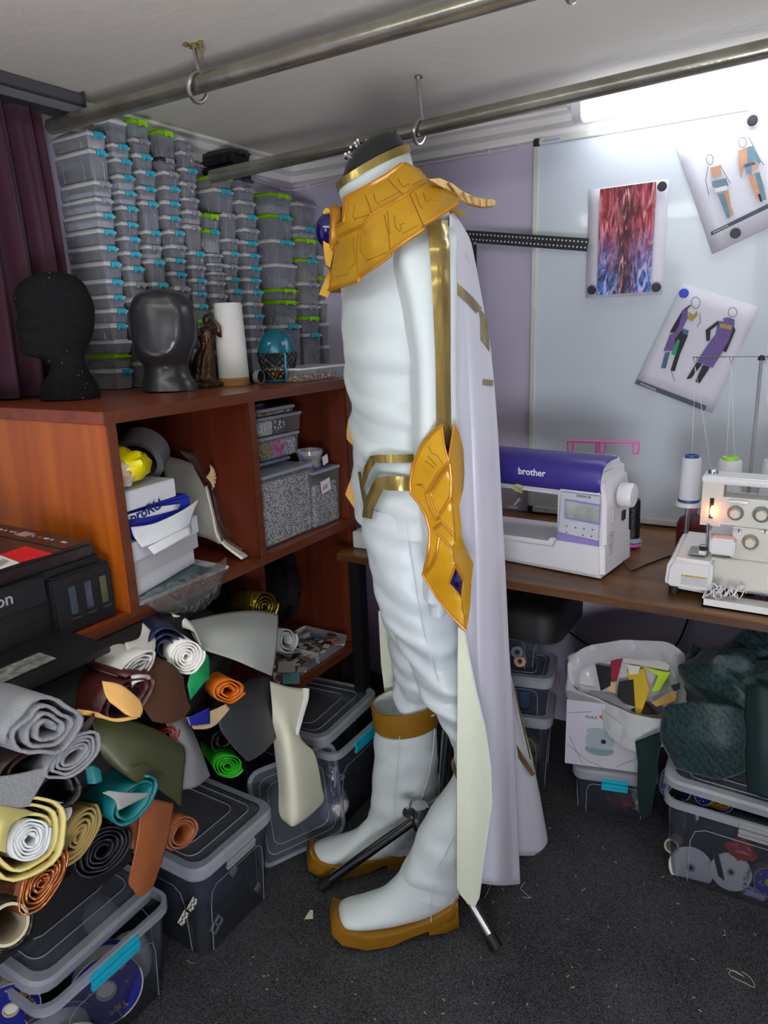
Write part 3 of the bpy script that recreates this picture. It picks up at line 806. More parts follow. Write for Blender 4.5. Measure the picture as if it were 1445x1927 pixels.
# ---- tunic
torso = [(700, 372, 800, 372, 0, .07), (672, 400, 838, 400, 0, .12), (655, 440, 850, 450, 0, .175), (645, 490, 853, 505, 0, .185), (641, 577, 850, 590, 0, .178), (646, 640, 842, 650, 0, .166), (654, 700, 836, 708, 0, .157), (661, 760, 834, 765, 0, .154), (665, 820, 840, 825, 0, .160), (666, 880, 850, 885, 0, .170), (667, 930, 856, 935, 0, .176), (668, 972, 858, 978, 0, .178)]
def torso_disp(th, v, p):
    w1 = smoothstep(.35, .55, v) * smoothstep(1.0, .8, v)
    q = math.sin(p.z * 62 + 2.4 * math.sin(th * 1.0) + 3 * noise.noise(V((p.x * 5, p.y * 5, p.z * 4))))
    w2 = smoothstep(.2, .35, v) * smoothstep(.62, .5, v)
    q2 = math.sin((p.z * 30 + (p - MO).dot(FD) * 34) + 2 * noise.noise(p * 6))
    return .0075 * w1 * max(-.15, q) ** 1 + .003 * w2 * q2 + .004 * noise.noise(V((p.x * 8, p.y * 8, p.z * 22))) * smoothstep(.12, .3, v)
tun = thing('tunic', (MO.x, MO.y, .9), 'white fitted tunic with gold hip chevrons on the mannequin', 'tunic')
ringloft(torso, 110, 72, torso_disp).build('body', m_white, tun, smooth=80)
# stand collar with gold binding
def tilt_ring(f, b, lr, n=32):
    c, h_ = (f + b) / 2, (f - b) / 2
    return [c + h_ * math.cos(a) + LD * (math.sin(a) * lr) for a in [2 * math.pi * q / n for q in range(n)]]
rt, rb = tilt_ring(S(634, 345), S(766, 275), .058), tilt_ring(S(652, 400), S(782, 345), .078)
ctr_ = lambda r: sum(r, V()) / len(r)
MB().loft([rb, [a.lerp(b, .5) * 1 for a, b in zip(rb, rt)], rt], cap=False).build('collar', m_white, tun, smooth=60, solid=.003, fix=False)
def grow(r, k):
    c = ctr_(r); return [c + (p - c) * k for p in r]
r1 = grow([b.lerp(a, 0.0) for a, b in zip(rb, rt)], 1.045); r2 = grow([b.lerp(a, .24) for a, b in zip(rb, rt)], 1.045)
mbt = MB(); mbt.loft([r2, r1, grow(rt, .985), grow([b.lerp(a, .2) for a, b in zip(rb, rt)], .98)], cap=False)
mbt.build('collar_binding', m_foil, tun, smooth=60)
slv = [(752, 430, 838, 422, .165, .035), (742, 475, 852, 455, .185, .05), (750, 530, 853, 522, .2, .055), (764, 600, 853, 600, .205, .055), (773, 660, 853, 662, .207, .053), (778, 740, 854, 745, .21, .05), (780, 820, 856, 828, .215, .048), (784, 900, 858, 900, .21, .036), (792, 970, 860, 970, .208, .03), (800, 1040, 858, 1040, .206, .028), (800, 1090, 856, 1092, .206, .026), (798, 1128, 850, 1130, .206, .026)]
def slv_disp(th, v, p):
    return .003 * noise.noise(V((p.x * 10, p.y * 10, p.z * 18)))
ringloft(slv, 60, 48, slv_disp, sq=.5).build('sleeve', m_white, tun, smooth=80)
ringloft([(806, 1100, 845, 1100, .206, .022), (806, 1128, 845, 1128, .206, .022), (808, 1155, 838, 1153, .206, .022)], 10, 24).build('cuff', m_pants, tun, smooth=60)
slv_far = [tuple([a - 14 if i in (0, 2) else a for i, a in enumerate(r[:4])]) + (-r[4], r[5]) for r in slv]
slv_far = [(700, 450, 800, 440, -.17, .04), (690, 520, 790, 515, -.2, .05), (688, 600, 775, 600, -.21, .05), (686, 700, 765, 700, -.215, .047), (684, 800, 755, 800, -.22, .044), (682, 900, 750, 900, -.22, .04), (684, 960, 745, 960, -.22, .036)]
ringloft(slv_far, 30, 28, slv_disp).build('sleeve', m_white, tun, smooth=80)
sl = lambda x, y: ring_lat(slv, x, y, .010 + .03 * smoothstep(520, 420, y), .5)
gs = strip([(823, 415), (828, 480), (831, 560), (833, 645), (834, 720), (835, 800), (836, 850)], lambda t: 40 - 12 * min(1, t * 1.6), sl, .002)
gs.build('sleeve_stripe', m_foil, tun, smooth=60)
tl = lambda x, y: ring_lat(torso, x, y, .006)
strip([(786, 862), (702, 864), (692, 880), (684, 908), (681, 916)], lambda t: 16 if t < .7 else 16 - 12 * (t - .7) / .3, tl).build('hip_trim', m_foil, tun, smooth=50)
strip([(786, 911), (715, 909), (704, 930), (694, 955), (690, 975)], lambda t: 27 - 14 * max(0, t - .4), tl).build('hip_trim', m_foil, tun, smooth=50)
strip([(676, 888), (680, 915), (686, 948), (690, 974)], 6, tl).build('hip_trim', m_foil, tun, smooth=50)

# ---- boots
def bar(stations, mbx=None, n=10):
    """solid lofted through stations (top x, top y, bottom x, bottom y, lat centre, half width): flat top, rounded sides"""
    rr = []
    for (tx, ty, bx, by, lc, hw) in stations:
        t_, b_ = S(tx, ty, lc + hw) - LD * hw, S(bx, by, lc + hw) - LD * hw
        row = []
        for (s, q) in ((-.8, 0), (0, 0), (.8, 0), (1, .12), (1.02, .5), (1, .9), (.85, 1), (0, 1), (-.85, 1), (-1, .9), (-1.02, .5), (-1, .12)):
            row.append(t_.lerp(b_, q) + LD * (hw * s))
        rr.append(row)
    return MB().loft(rr)
def boot(label, shaft, foot_tab, sole_a, sole_b, cuff, sm, zipl=None, seams=()):
    t = thing('boot', S(*sm), label, 'boot', 'white and gold boots')
    fd = lambda th, v, p: .006 * noise.noise(V((p.x * 14, p.y * 14, p.z * 24))) + .0028 * max(-.3, math.sin(p.z * 70 + th * 2.4 + 3 * noise.noise(p * 9))) * smoothstep(.35, .7, v)
    ringloft(shaft, 44, 36, fd).build('shaft', m_white, t, smooth=80)
    ringloft(foot_tab, 30, 32, lambda th, v, p: .0016 * noise.noise(p * 26)).build('foot', m_white, t, smooth=80)
    so = bar(sole_a).build('sole', m_sole, t, smooth=50)
    bar(sole_b).build('heel', m_sole, t, smooth=50)
    if cuff:
        rr = [tilt_ring(S(*f, cuff[-1]), S(*b, cuff[-1]), lr) for f, b, lr in cuff[:-1]]
        outer = rr
        inner = [grow(r, .93) for r in reversed(rr)]
        MB().loft(outer + inner[:1], cap=False).build('cuff', m_sole, t, smooth=50)
        MB().loft(inner + [grow(inner[-1], .96) + [] if False else [p + V((0, 0, -.03)) for p in inner[-1]]], cap=False).build('cuff_lining', m_white, t, smooth=50)
    for ln, lt in seams: cord(ln, lambda x, y, lt=lt: lt, .001, 5).build('seam', m_seam, t)
    if zipl:
        cord(zipl[0], zipl[1], .0016, 6).build('zip', m_seam, t)
    return t
LF, LN_ = -.115, .115
boot('far white boot with gold sole and wide gold cuff at the knee',
     [(707, 1375, 820, 1352, LF, .062), (705, 1425, 823, 1420, LF, .060), (702, 1470, 826, 1465, LF, .057), (700, 1510, 817, 1500, LF, .052), (690, 1545, 812, 1538, LF, .048), (678, 1566, 806, 1572, LF, .045), (672, 1580, 796, 1596, LF, .043)],
     [(700, 1530, 806, 1556, LF, .044), (688, 1546, 798, 1586, LF, .044), (664, 1567, 764, 1600, LF, .044), (632, 1581, 714, 1606, LF, .046), (606, 1588, 666, 1612, LF, .045), (592, 1594, 630, 1614, LF, .040), (587, 1600, 606, 1612, LF, .028)],
     [(584, 1598, 577, 1622, LF, .022), (588, 1612, 580, 1642, LF, .038), (604, 1626, 602, 1654, LF, .048), (640, 1632, 642, 1658, LF, .052), (690, 1622, 693, 1646, LF, .049), (718, 1617, 722, 1631, LF, .045), (760, 1609, 764, 1625, LF, .044), (784, 1598, 788, 1620, LF, .034)],
     [(728, 1618, 731, 1640, LF, .042), (760, 1612, 764, 1641, LF, .042), (784, 1600, 786, 1634, LF, .034)],
     [((704, 1372), (824, 1352), .066), ((700, 1345), (828, 1318), .069), ((698, 1330), (830, 1306), .07), LF], (690, 1650, LF),
     ([(818, 1372), (815, 1410), (808, 1455), (795, 1500), (786, 1512), (772, 1516)], lambda x, y: LF + .055),
     [([(752, 1385), (748, 1440), (744, 1500), (742, 1560), (742, 1606)], LF + .062)])
boot('near white boot with gold sole, in front of the tripod leg',
     [(856, 1462, 915, 1450, LN_, .05), (838, 1492, 912, 1490, LN_, .052), (804, 1540, 905, 1545, LN_, .053), (786, 1572, 892, 1590, LN_, .052), (770, 1610, 880, 1630, LN_, .050), (756, 1638, 868, 1652, LN_, .048), (746, 1660, 862, 1684, LN_, .046)],
     [(770, 1610, 866, 1640, LN_, .046), (752, 1646, 860, 1680, LN_, .046), (716, 1680, 830, 1704, LN_, .046), (676, 1698, 762, 1722, LN_, .048), (650, 1706, 704, 1730, LN_, .047), (640, 1712, 668, 1730, LN_, .042), (635, 1718, 648, 1728, LN_, .030)],
     [(631, 1714, 622, 1730, LN_, .024), (634, 1738, 623, 1762, LN_, .040), (654, 1756, 642, 1782, LN_, .050), (690, 1764, 690, 1792, LN_, .054), (735, 1758, 738, 1784, LN_, .051), (762, 1752, 764, 1770, LN_, .047), (812, 1733, 818, 1751, LN_, .046), (846, 1712, 852, 1735, LN_, .043), (860, 1690, 864, 1712, LN_, .030)],
     [(806, 1738, 808, 1763, LN_, .044), (836, 1722, 840, 1760, LN_, .044), (861, 1696, 864, 1748, LN_, .034)],
     [((858, 1464), (914, 1452), .052), ((850, 1446), (916, 1430), .054), LN_], (740, 1790, LN_), None,
     [([(860, 1570), (838, 1610), (822, 1640)], LN_ + .056), ([(816, 1660), (812, 1695), (811, 1735)], LN_ + .052)])

# ---- cape
cape_x = [(400, 846, 852), (420, 846, 867), (451, 847, 885), (510, 848, 897), (577, 849, 909), (658, 850, 923), (740, 851, 931), (824, 856, 937), (953, 860, 944), (1083, 863, 951), (1213, 864, 957), (1300, 865, 963), (1387, 865, 967), (1526, 866, 973), (1665, 868, 979)]
cape_f = [(400, 840), (600, 890), (900, 925), (1250, 955), (1290, 966), (1350, 980), (1422, 997), (1491, 1010), (1578, 1024), (1612, 1026)]
def cape_lat(x, y):
    xl, xr = interp(cape_x, y)
    t = max(0, min(1, (x - xl) / max(1, xr - xl)))
    v = smoothstep(420, 1000, y)
    return .205 - .02 * t - .15 * t * t + v * (.030 * (abs(math.sin(math.pi * (t * 1.9 + .28 + .00012 * (y - 900)))) - .6) + .008 * math.sin(t * 13 + y * .003))
def cape_pt(u, v):
    yb = 1662 - 4 * math.cos(u * 9) if u < .55 else 1662 + (1610 - 1662) * smoothstep(.55, .66, u)
    y = 402 + v * (yb - 402)
    xl, xr = interp(cape_x, y)
    if u <= .5:
        t = u / .5
        x = xl + (xr - xl) * t
        return S(x, y, cape_lat(x, y))
    t = (u - .5) / .5
    xf, = interp(cape_f, y)
    lat0 = cape_lat(xr, y)
    low = smoothstep(1230, 1420, y)
    pts = [V((xr, lat0, 0)), V((xr - 10 - 6 * low, lat0 - .05, 0)), V((xf, -.09, 0)), V((xf - 14, -.15, 0)), V((xl + 10, -.2, 0))]
    c = catmull(pts, 41)
    q = t * 40; k = min(int(q), 39); p = c[k].lerp(c[k + 1], q - k)
    return S(p.x, y, p.y)
cape = thing('cape', (MO.x + .15, MO.y + .15, .1), 'long white cape hanging down the back of the mannequin', 'cape')
MB().grid(cape_pt, 90, 90).build('cloth', m_capef, cape, smooth=80, solid=.002, fix=False)
lap = [(862, 1180), (875, 1190), (882, 1232), (896, 1301), (913, 1370), (923, 1440), (925, 1509), (916, 1578), (908, 1640), (901, 1689), (892, 1707), (878, 1698), (866, 1684), (860, 1670), (860, 1400)]
plate(lap, lambda x, y: .235 + .008 * math.sin((x - 860) / 20), .003, 24).build('lining_lapel', m_lining, cape, smooth=60)
cord(lap[1:12], lambda x, y: .236 + .008 * math.sin((x - 860) / 20), .0015, 6).build('piping', m_seam, cape)
plate([(712, 1150), (731, 1150), (732, 1180), (738, 1250), (744, 1310), (724, 1306), (717, 1250)], lambda x, y: -.2, .003, 24).build('lining_lapel', m_lining, cape, smooth=60)
ct = lambda x, y: cape_lat(x, y) + .006
strip([(850, 534), (866, 547), (884, 564), (902, 585)], 15, ct).build('gold_trim', m_foil, cape, smooth=50)
plate([(898, 572), (916, 598), (922, 662), (913, 652), (904, 640), (903, 600)], lambda x, y: cape_lat(x, y) + .006, .003, 20).build('gold_trim', m_foil, cape)
plate([(876, 478), (881, 480), (888, 492), (889, 506), (884, 498), (879, 486)], lambda x, y: cape_lat(x, y) + .006, .003, 20).build('gold_trim', m_foil, cape)
strip([(909, 719), (928, 721)], 11, ct).build('gold_trim', m_foil, cape)
fl = lambda x, y: -.055
strip([(968, 1294), (979, 1346), (989, 1388), (998, 1429)], 3, fl).build('gold_trim', m_foil, cape)
strip([(968, 1403), (982, 1428), (1004, 1459)], 9, fl).build('gold_trim', m_foil, cape)

# ---- gold shoulder mantle
mantle_out = [(645, 374), (653, 369), (685, 352), (726, 329), (755, 307), (764, 305), (790, 318), (806, 337), (835, 354), (864, 372), (861, 384), (845, 394), (820, 409), (796, 423), (797, 433), (764, 453), (734, 473), (735, 482), (707, 499), (677, 521), (675, 530), (645, 539), (618, 547), (624, 505), (630, 475), (638, 455), (632, 441), (630, 427), (643, 421)]
upper_y = [(610, 430), (645, 374), (685, 352), (726, 329), (755, 307), (790, 312), (864, 360)]
lower_y = [(610, 548), (675, 530), (735, 482), (797, 433), (864, 380)]
def man_lat(x, y):
    a, = interp(upper_y, x); b, = interp(lower_y, x)
    u = max(0, min(1, (y - a) / max(8, b - a)))
    w_, = interp([(605, .06), (630, .22), (660, .55), (700, .85), (760, 1.0), (820, 1.0), (864, .92)], x)
    return (.085 + .155 * u ** .8) * w_ + .022
def man_off(o): return lambda x, y: man_lat(x, y) + o
man = thing('mantle', S(740, 430, 0), 'gold painted foam shoulder mantle with a blue gem at the front', 'costume armour')
plate(mantle_out, man_lat, .012, 16).build('near_plate', m_gold, man, smooth=50)
plate(mantle_out, man_lat, .012, 22, flip=True).build('far_plate', m_gold, man, smooth=50)
for ln, r_ in (([(636, 445), (684, 424), (700, 403), (762, 368), (806, 338)], .0028), ([(646, 376), (654, 371), (686, 354), (727, 331), (757, 309)], .004), ([(632, 426), (648, 418), (655, 372)], .003), ([(618, 546), (675, 529), (677, 521), (735, 481), (735, 473), (797, 432), (797, 424), (862, 383)], .003), ([(806, 338), (835, 354), (864, 372)], .002)):
    cord(ln, man_off(.001), r_, 6).build('raised_rim', m_goldedge, man)
for ln in ([(645, 441), (636, 480), (620, 545)], [(676, 428), (671, 470), (673, 528)], [(723, 405), (731, 440), (735, 480)], [(771, 366), (786, 400), (796, 424)], [(687, 368), (694, 385), (700, 403)], [(731, 338), (745, 355), (759, 366)]):
    cord(ln, man_off(.0004), .0009, 5).build('groove', m_groove, man)
for ln in ([(668, 385), (664, 405), (665, 410), (670, 415)], [(667, 412), (697, 404)], [(703, 364), (706, 378), (711, 382), (714, 386)], [(715, 380), (752, 361)], [(748, 336), (754, 347), (760, 352), (768, 346), (772, 350)], [(775, 349), (795, 338)],
           [(729, 396), (732, 432), (735, 440)], [(742, 405), (744, 428), (753, 436), (756, 430), (752, 424), (760, 420)], [(757, 440), (788, 424)], [(781, 362), (790, 388), (796, 393)], [(796, 362), (801, 380), (812, 375), (824, 380)],
           [(680, 425), (679, 475), (686, 482), (690, 490), (730, 475)], [(686, 430), (686, 442)], [(664, 445), (668, 495), (656, 508), (655, 516), (632, 522)]):
    cord(ln, man_off(.0003), .0007, 5).build('carved_line', m_groove, man)
tail = [(806, 337), (828, 335), (853, 346), (866, 357), (888, 369), (905, 374), (928, 375), (933, 379), (931, 387), (909, 389), (888, 384), (866, 375), (835, 354)]
plate(tail, lambda x, y: .19 - (x - 806) * .0012, .02, 16).build('back_tail', m_goldlt, man, smooth=40)
for (a, b) in (((844, 345), (868, 376)), ((872, 362), (880, 381)), ((888, 369), (892, 384)), ((905, 374), (906, 388)), ((918, 375), (918, 388))):
    cord([a, b], lambda x, y: .192 - (x - 806) * .0012, .0022, 6).build('tail_ridge', m_goldlt, man)
plate([(846, 391), (877, 397), (877, 401), (862, 411), (850, 404)], lambda x, y: .02, .02, 20).build('back_tab', m_goldlt, man)
plate([(621, 505), (625, 540), (616, 560), (600, 554), (610, 530)], lambda x, y: -.01, .02, 20).build('front_tab', m_gold, man)
# medallion at the breast
gc = S(614, 434, .0); gax = (FD + V((0, 0, .1))).normalized()
MB().lathe([(.043, -.02), (.047, -.012), (.047, -.004), (.04, 0), (.032, -.002)], gc - gax * .004, axis=gax, n=28).build('medallion_ring', m_goldedge, man, smooth=50)
gm = [(.033 * math.cos(a), .026 * math.sin(a)) for a in [math.pi / 2 * q / 8 for q in range(9)]]
MB().lathe(gm + [(.0005, .0262)], gc - gax * .004, axis=gax, n=28).build('gem', m_gem, man, smooth=60)
plate([(607, 399), (613, 391), (628, 395), (632, 400), (627, 413), (618, 404), (611, 409)], lambda x, y: .012, .03, 20).build('medallion_wing', m_gold, man)
plate([(608, 453), (618, 459), (632, 447), (641, 455), (628, 474), (621, 504), (613, 498), (610, 478)], lambda x, y: .03, .03, 20).build('medallion_wing', m_gold, man)
cord([(633, 449), (640, 452), (628, 474), (624, 470), (633, 449)], lambda x, y: .034, .0022, 6).build('raised_rim', m_goldedge, man)
plate([(634, 452), (637, 454), (628, 471), (626, 469)], lambda x, y: .034, .003, 20).build('groove', m_groove, man)

# ---- bracers
br_out = [(831, 800), (836, 838), (844, 868), (849, 835), (855, 798), (864, 813), (872, 845), (874, 889), (872, 920), (864, 953), (868, 990), (868, 1011), (881, 1042), (891, 1060), (887, 1096), (885, 1135), (881, 1171), (877, 1187), (848, 1157), (822, 1123), (796, 1082), (803, 1055), (808, 1024), (809, 1000), (801, 969), (788, 946), (773, 929), (772, 907), (777, 873), (796, 834), (819, 808)]
br_ridge = [(795, 843), (868, 843), (876, 845), (1011, 857), (1034, 852), (1127, 868), (1187, 877)]
def br_lat(x, y):
    rx, = interp(br_ridge, y)
    d = (x - rx) / (70 if x < rx else 32)
    return .298 - .05 * min(1.3, abs(d)) ** 1.25
def bo(o): return lambda x, y: br_lat(x, y) + o
br = thing('bracer', S(835, 1187, .26), 'gold painted bracer with a dark blue diamond gem on the near forearm', 'costume armour', 'gold bracers')
plate(br_out, br_lat, .009, 12).build('plate', m_gold, br, smooth=40)
plate([(836, 805), (852, 800), (848, 835), (844, 866), (839, 845)], lambda x, y: .262, .006, 18).build('inner_plate', m_sole, br)
for ln, r_ in (([(833, 799), (819, 808), (796, 834), (777, 873), (772, 907), (773, 929), (788, 946), (801, 969), (809, 1000), (808, 1024), (803, 1055), (796, 1082), (822, 1123), (848, 1157), (877, 1187)], .0028), ([(855, 798), (849, 835), (844, 868)], .0022), ([(831, 800), (836, 838), (844, 868)], .0016),
               ([(845, 870), (826, 890), (812, 915), (801, 928), (806, 945), (820, 978), (828, 973)], .0028), ([(845, 878), (830, 895), (818, 915), (811, 929), (824, 962)], .0022), ([(828, 968), (848, 935), (849, 900), (846, 872)], .0026), ([(816, 996), (832, 983), (854, 1008)], .0026),
               ([(816, 996), (852, 1034)], .002), ([(826, 1010), (822, 1040), (812, 1065), (799, 1080)], .0028)):
    cord(ln, bo(.0015), r_, 6).build('raised_rim', m_goldedge, br)
for ln in ([(806, 840), (812, 853), (823, 857), (833, 872)], [(805, 858), (822, 877)], [(800, 867), (817, 880)], [(781, 912), (790, 913), (799, 919)], [(785, 911), (796, 912)], [(852, 1034), (868, 1127), (877, 1186)], [(846, 876), (857, 1011), (852, 1034)]):
    cord(ln, bo(.0004), .0008, 5).build('carved_line', m_groove, br)
gem_o = [(857, 1065), (872, 1094), (868, 1124), (845, 1098)]
plate(gem_o, bo(.003), .004, 30).build('gem_seat', m_groove, br, smooth=0)
gq = [S(x, y, br_lat(x, y) + .004) for x, y in [(857, 1068), (870, 1094), (867.5, 1120), (847, 1098)]]
MB().add(gq + [S(861, 1095, br_lat(861, 1095) + .012)], [(0, 1, 4), (1, 2, 4), (2, 3, 4), (3, 0, 4), (3, 2, 1, 0)]).build('gem', m_gem, br, smooth=0)
cord(gem_o + gem_o[:1], bo(.004), .0018, 6).build('gem_rim', m_goldedge, br)
fx = lambda x, y: ((x - 772) * .70 + 652 - 19 * smoothstep(950, 1070, y), (y - 907) * .68 + 812)
br2 = thing('bracer', S(690, 940, -.27), 'gold bracer on the far forearm, mostly hidden behind the white tunic', 'costume armour', 'gold bracers')
plate([fx(*p) for p in br_out], lambda x, y: -.262, .009, 14).build('plate', m_gold, br2, smooth=40)
# ------------------------------------------------------------------ things on top of the shelf unit
def use_frame(X, Y):
    """profile plane through (X, Y) facing the viewer, for objects traced as rings"""
    global MO, LD, FD
    MO = V((X, Y, 0)); LD = V((-X, -Y, 0)).normalized(); FD = V((-LD.y, LD.x, 0))
def base_of(px, py, Z):
    p = P(px, py, Z=Z); return p
m_foamhead = mat('flocked_black', '#1d1d1f', 0.95, var=0.6, vscale=160, bump=0.4, bscale=220, spec=.2)
m_gloss = mat('gloss_graphite', '#37373a', 0.28, 0.35, var=0.06)
def set_z(rings, Z):
    """scale so that the last ring's rows stand on height Z"""
    return rings
head1 = [(98, 499, 112, 500, 0, .008), (62, 505, 140, 508, 0, .05), (34, 522, 158, 524, 0, .068), (23, 548, 170, 548, 0, .074), (26, 562, 175, 562, 0, .075), (32, 577, 177, 577, 0, .073), (31, 590, 177, 590, 0, .07), (27, 603, 176, 603, 0, .067), (33, 613, 174, 613, 0, .063), (33, 624, 171, 624, 0, .06), (36, 634, 167, 634, 0, .056), (36, 644, 163, 642, 0, .052), (42, 656, 160, 652, 0, .047), (72, 664, 158, 664, 0, .042), (92, 674, 161, 676, 0, .042), (90, 690, 168, 690, 0, .045), (80, 708, 178, 706, 0, .052), (73, 727, 187, 722, 0, .058), (72, 740, 188, 736, 0, .06)]
def standing(rings, X, Y, Z):
    """move the rings' foot to the height Z by choosing the depth of the frame"""
    use_frame(X, Y)
use_frame(-1.50, 1.02)
_b = S(130, 738)
def face(th, v, p):
    return -.004 * math.exp(-((v - .30) / .03) ** 2) * (1 if .25 < abs(math.sin(th)) < .8 and math.cos(th) > 0 else 0)
hd = ringloft(head1, 80, 48, face)
dz = CZ + .0005 - min(p.z for p in hd.v)
hd.v = [p + V((0, 0, dz)) for p in hd.v]
hdo = hd.build('foam_head', m_foamhead, smooth=80)
lm_ = MB()
fv = [p for p in hd.v if (p - MO).dot(LD) > .02]
for k in range(15):
    p = R.choice(fv) + LD * .0006; s_ = R.uniform(.0004, .0013)
    lm_.lathe([(s_ * .4, -s_), (s_, 0), (s_ * .4, s_)], p, n=5)
stuff(lm_.build('lint_flecks', mat('lint_fleck', '#b8b6b0', .9), hdo))
tag(hdo, 'matt black foam mannequin head with nose and lips, flecked with lint', 'mannequin head')
head2 = [(280, 528, 322, 529, 0, .02), (255, 538, 345, 540, 0, .055), (243, 556, 360, 556, 0, .068), (239, 574, 368, 574, 0, .073), (242, 600, 371, 600, 0, .073), (246, 627, 369, 627, 0, .069), (252, 648, 362, 646, 0, .062), (259, 664, 357, 662, 0, .05), (269, 675, 354, 674, 0, .044), (268, 690, 358, 690, 0, .046), (264, 706, 368, 704, 0, .052), (263, 720, 373, 718, 0, .056)]
use_frame(-1.42, 1.22)
hd = ringloft(head2, 70, 48)
dz = CZ + .0005 - min(p.z for p in hd.v)
hd.v = [p + V((0, 0, dz)) for p in hd.v]
# the smooth face plane: a flattened oval pressed into the front
for i, p in enumerate(hd.v):
    px, py = proj(p)
    e = ((px - 292) / 42) ** 2 + ((py - 608) / 62) ** 2
    if e < 1 and (p - MO).dot(LD) > 0:
        hd.v[i] = p - LD * (.012 * (1 - e) ** .5)
tag(hd.build('faceless_head', m_gloss, smooth=80), 'glossy graphite faceless display head on the wooden shelf top', 'mannequin head')
def drop(mb, Z):
    dz = Z + .0004 - min(p.z for p in mb.v); mb.v = [p + V((0, 0, dz)) for p in mb.v]; return mb
m_bronze = mat('bronze', '#33231b', 0.35, 0.7, var=0.5, vscale=40, col2='#5e4630', bump=0.4, bscale=60)
use_frame(-1.40, 1.35)
st = [(383, 577, 389, 577, 0, .004), (379, 583, 393, 583, 0, .010), (380, 592, 392, 592, 0, .010), (383, 598, 390, 598, 0, .006), (373, 606, 400, 605, 0, .014), (374, 622, 399, 622, 0, .016), (378, 637, 395, 637, 0, .013), (370, 655, 398, 655, 0, .02), (366, 680, 400, 680, 0, .024), (364, 698, 402, 698, 0, .026), (362, 706, 412, 706, 0, .034), (361, 713, 413, 713, 0, .034)]
mbs = ringloft(st, 60, 40, lambda th, v, p: .0016 * math.sin(th * 9) * smoothstep(.4, .6, v) + .0012 * noise.noise(p * 70))
arm = lambda pts, r: mbs.tube([S(x, y, l) for x, y, l in pts], r, 8)
arm([(376, 606, .01), (368, 625, .015), (366, 642, .01), (360, 650, .006)], [.007, .006, .005, .004])
arm([(398, 606, .01), (405, 618, .015), (403, 600, .018), (396, 590, .016)], [.007, .006, .005, .004])
arm([(360, 640, .0), (356, 660, 0), (360, 690, 0), (368, 700, 0)], [.004, .012, .012, .006])
_c = S(386, 650)
mbs.v = [_c + (p - _c) - (p - _c).cross(V((0, 0, 1))).cross(V((0, 0, 1))) * .3 for p in mbs.v]
drop(mbs, CZ)
tag(mbs.build('statuette', m_bronze, smooth=60), 'small dark bronze statuette of a robed standing figure', 'statuette')
m_paperw = mat('paper_white', '#d2d1ce', 0.75, var=0.03)
m_burnt = mat('cork_brown', '#9a7440', 0.8, var=0.2)
def cone_on(px0, px1, pyt, pyb, X, Y):
    use_frame(X, Y); return S((px0 + px1) / 2, pyb), S(px1, pyb) - S(px0, pyb), S((px0 + px1) / 2, pyt)
use_frame(-1.36, 1.42)
b = V((S(440, 708).x, S(440, 708).y, CZ)); r_ = (S(469, 700) - S(411, 700)).length / 2; hh = z_at(b.x, b.y, 571) - CZ
tt = thing('paper_roll', b, 'tall white paper roll with a brown foot on the wooden shelf top', 'paper roll')
MB().lathe([(r_ * .93, .0), (r_, .022), (r_ * .96, hh * .5), (r_ * .9, hh - .004), (r_ * .84, hh), (.008, hh), (.008, hh - .02)], b + V((0, 0, .0008)), n=32).build('roll', m_paperw, tt, smooth=50)
MB().lathe([(r_ * 1.0, 0), (r_ * 1.02, .012), (r_ * 1.015, .02), (r_ * .9, .024)], b + V((0, 0, .0004)), n=32).build('brown_foot', m_burnt, tt, smooth=50)
m_blackp = mat('black_plastic', '#111113', 0.35, var=0.1)
m_greyp = mat('grey_plastic', '#8f9193', 0.4)
use_frame(-1.33, 1.46)
b = S(482, 694); b.z = CZ + .0185
tt = thing('torch', (b.x, b.y, CZ), 'short black torch lying beside the paper roll', 'torch')
ax = (S(500, 690) - S(466, 700)); ax.z = 0; ax = (ax.normalized() * .8 + LD * .6).normalized()
MB().lathe([(.013, -.05), (.014, -.02), (.018, -.012), (.018, .012)], b, axis=ax, n=24).build('body', m_blackp, tt)
MB().lathe([(.0182, .0), (.0184, .014), (.0165, .0145), (.0165, .004)], b, axis=ax, n=24, cap=False).build('rim', m_greyp, tt)
# teal cat-shaped lantern jar
m_teald = mat('teal_lacquer', '#0f6a7c', 0.25, 0.2, var=0.25, vscale=20)
m_tealb = mat('teal_bright', '#1795c4', 0.3)
m_pinkv = mat('iridescent_pink', '#c48ae0', 0.25, 0.2, var=0.4, vscale=12, col2='#7a90e8')
use_frame(-1.30, 1.53)
b = S(524, 704); b.z = CZ
sc_ = (S(556, 660) - S(491, 660)).length / 2 * 1.12; hh = z_at(b.x, b.y, 618) - CZ
cat = thing('cat_lantern', b, 'teal cat-shaped lantern jar with pink ears and wire mesh belly', 'lantern')
MB().lathe([(sc_ * .62, 0), (sc_ * .66, .004), (sc_ * .62, .009)], b + V((0, 0, .0005)), n=28).build('base', m_teald, cat)
zz = hh * .55
MB().lathe([(sc_ * .97, zz), (sc_ * .93, zz + .012), (sc_ * .8, hh * .8), (sc_ * .5, hh * .95), (sc_ * .12, hh), (.0005, hh)], b, n=28).build('cap', m_teald, cat, smooth=60)
def body_r(t): return sc_ * (.62 + .38 * math.sin(min(1, t * 1.15) * math.pi / 2))
for k in range(18):
    for s in (-1, 1):
        MB().tube([b + V((math.cos(k / 18 * 6.283 + s * t * 1.5) * body_r(t), math.sin(k / 18 * 6.283 + s * t * 1.5) * body_r(t), .008 + (zz - .006) * t)) for t in [q / 7 for q in range(8)]], .0013, 4).build('mesh_wire', m_blackp, cat)
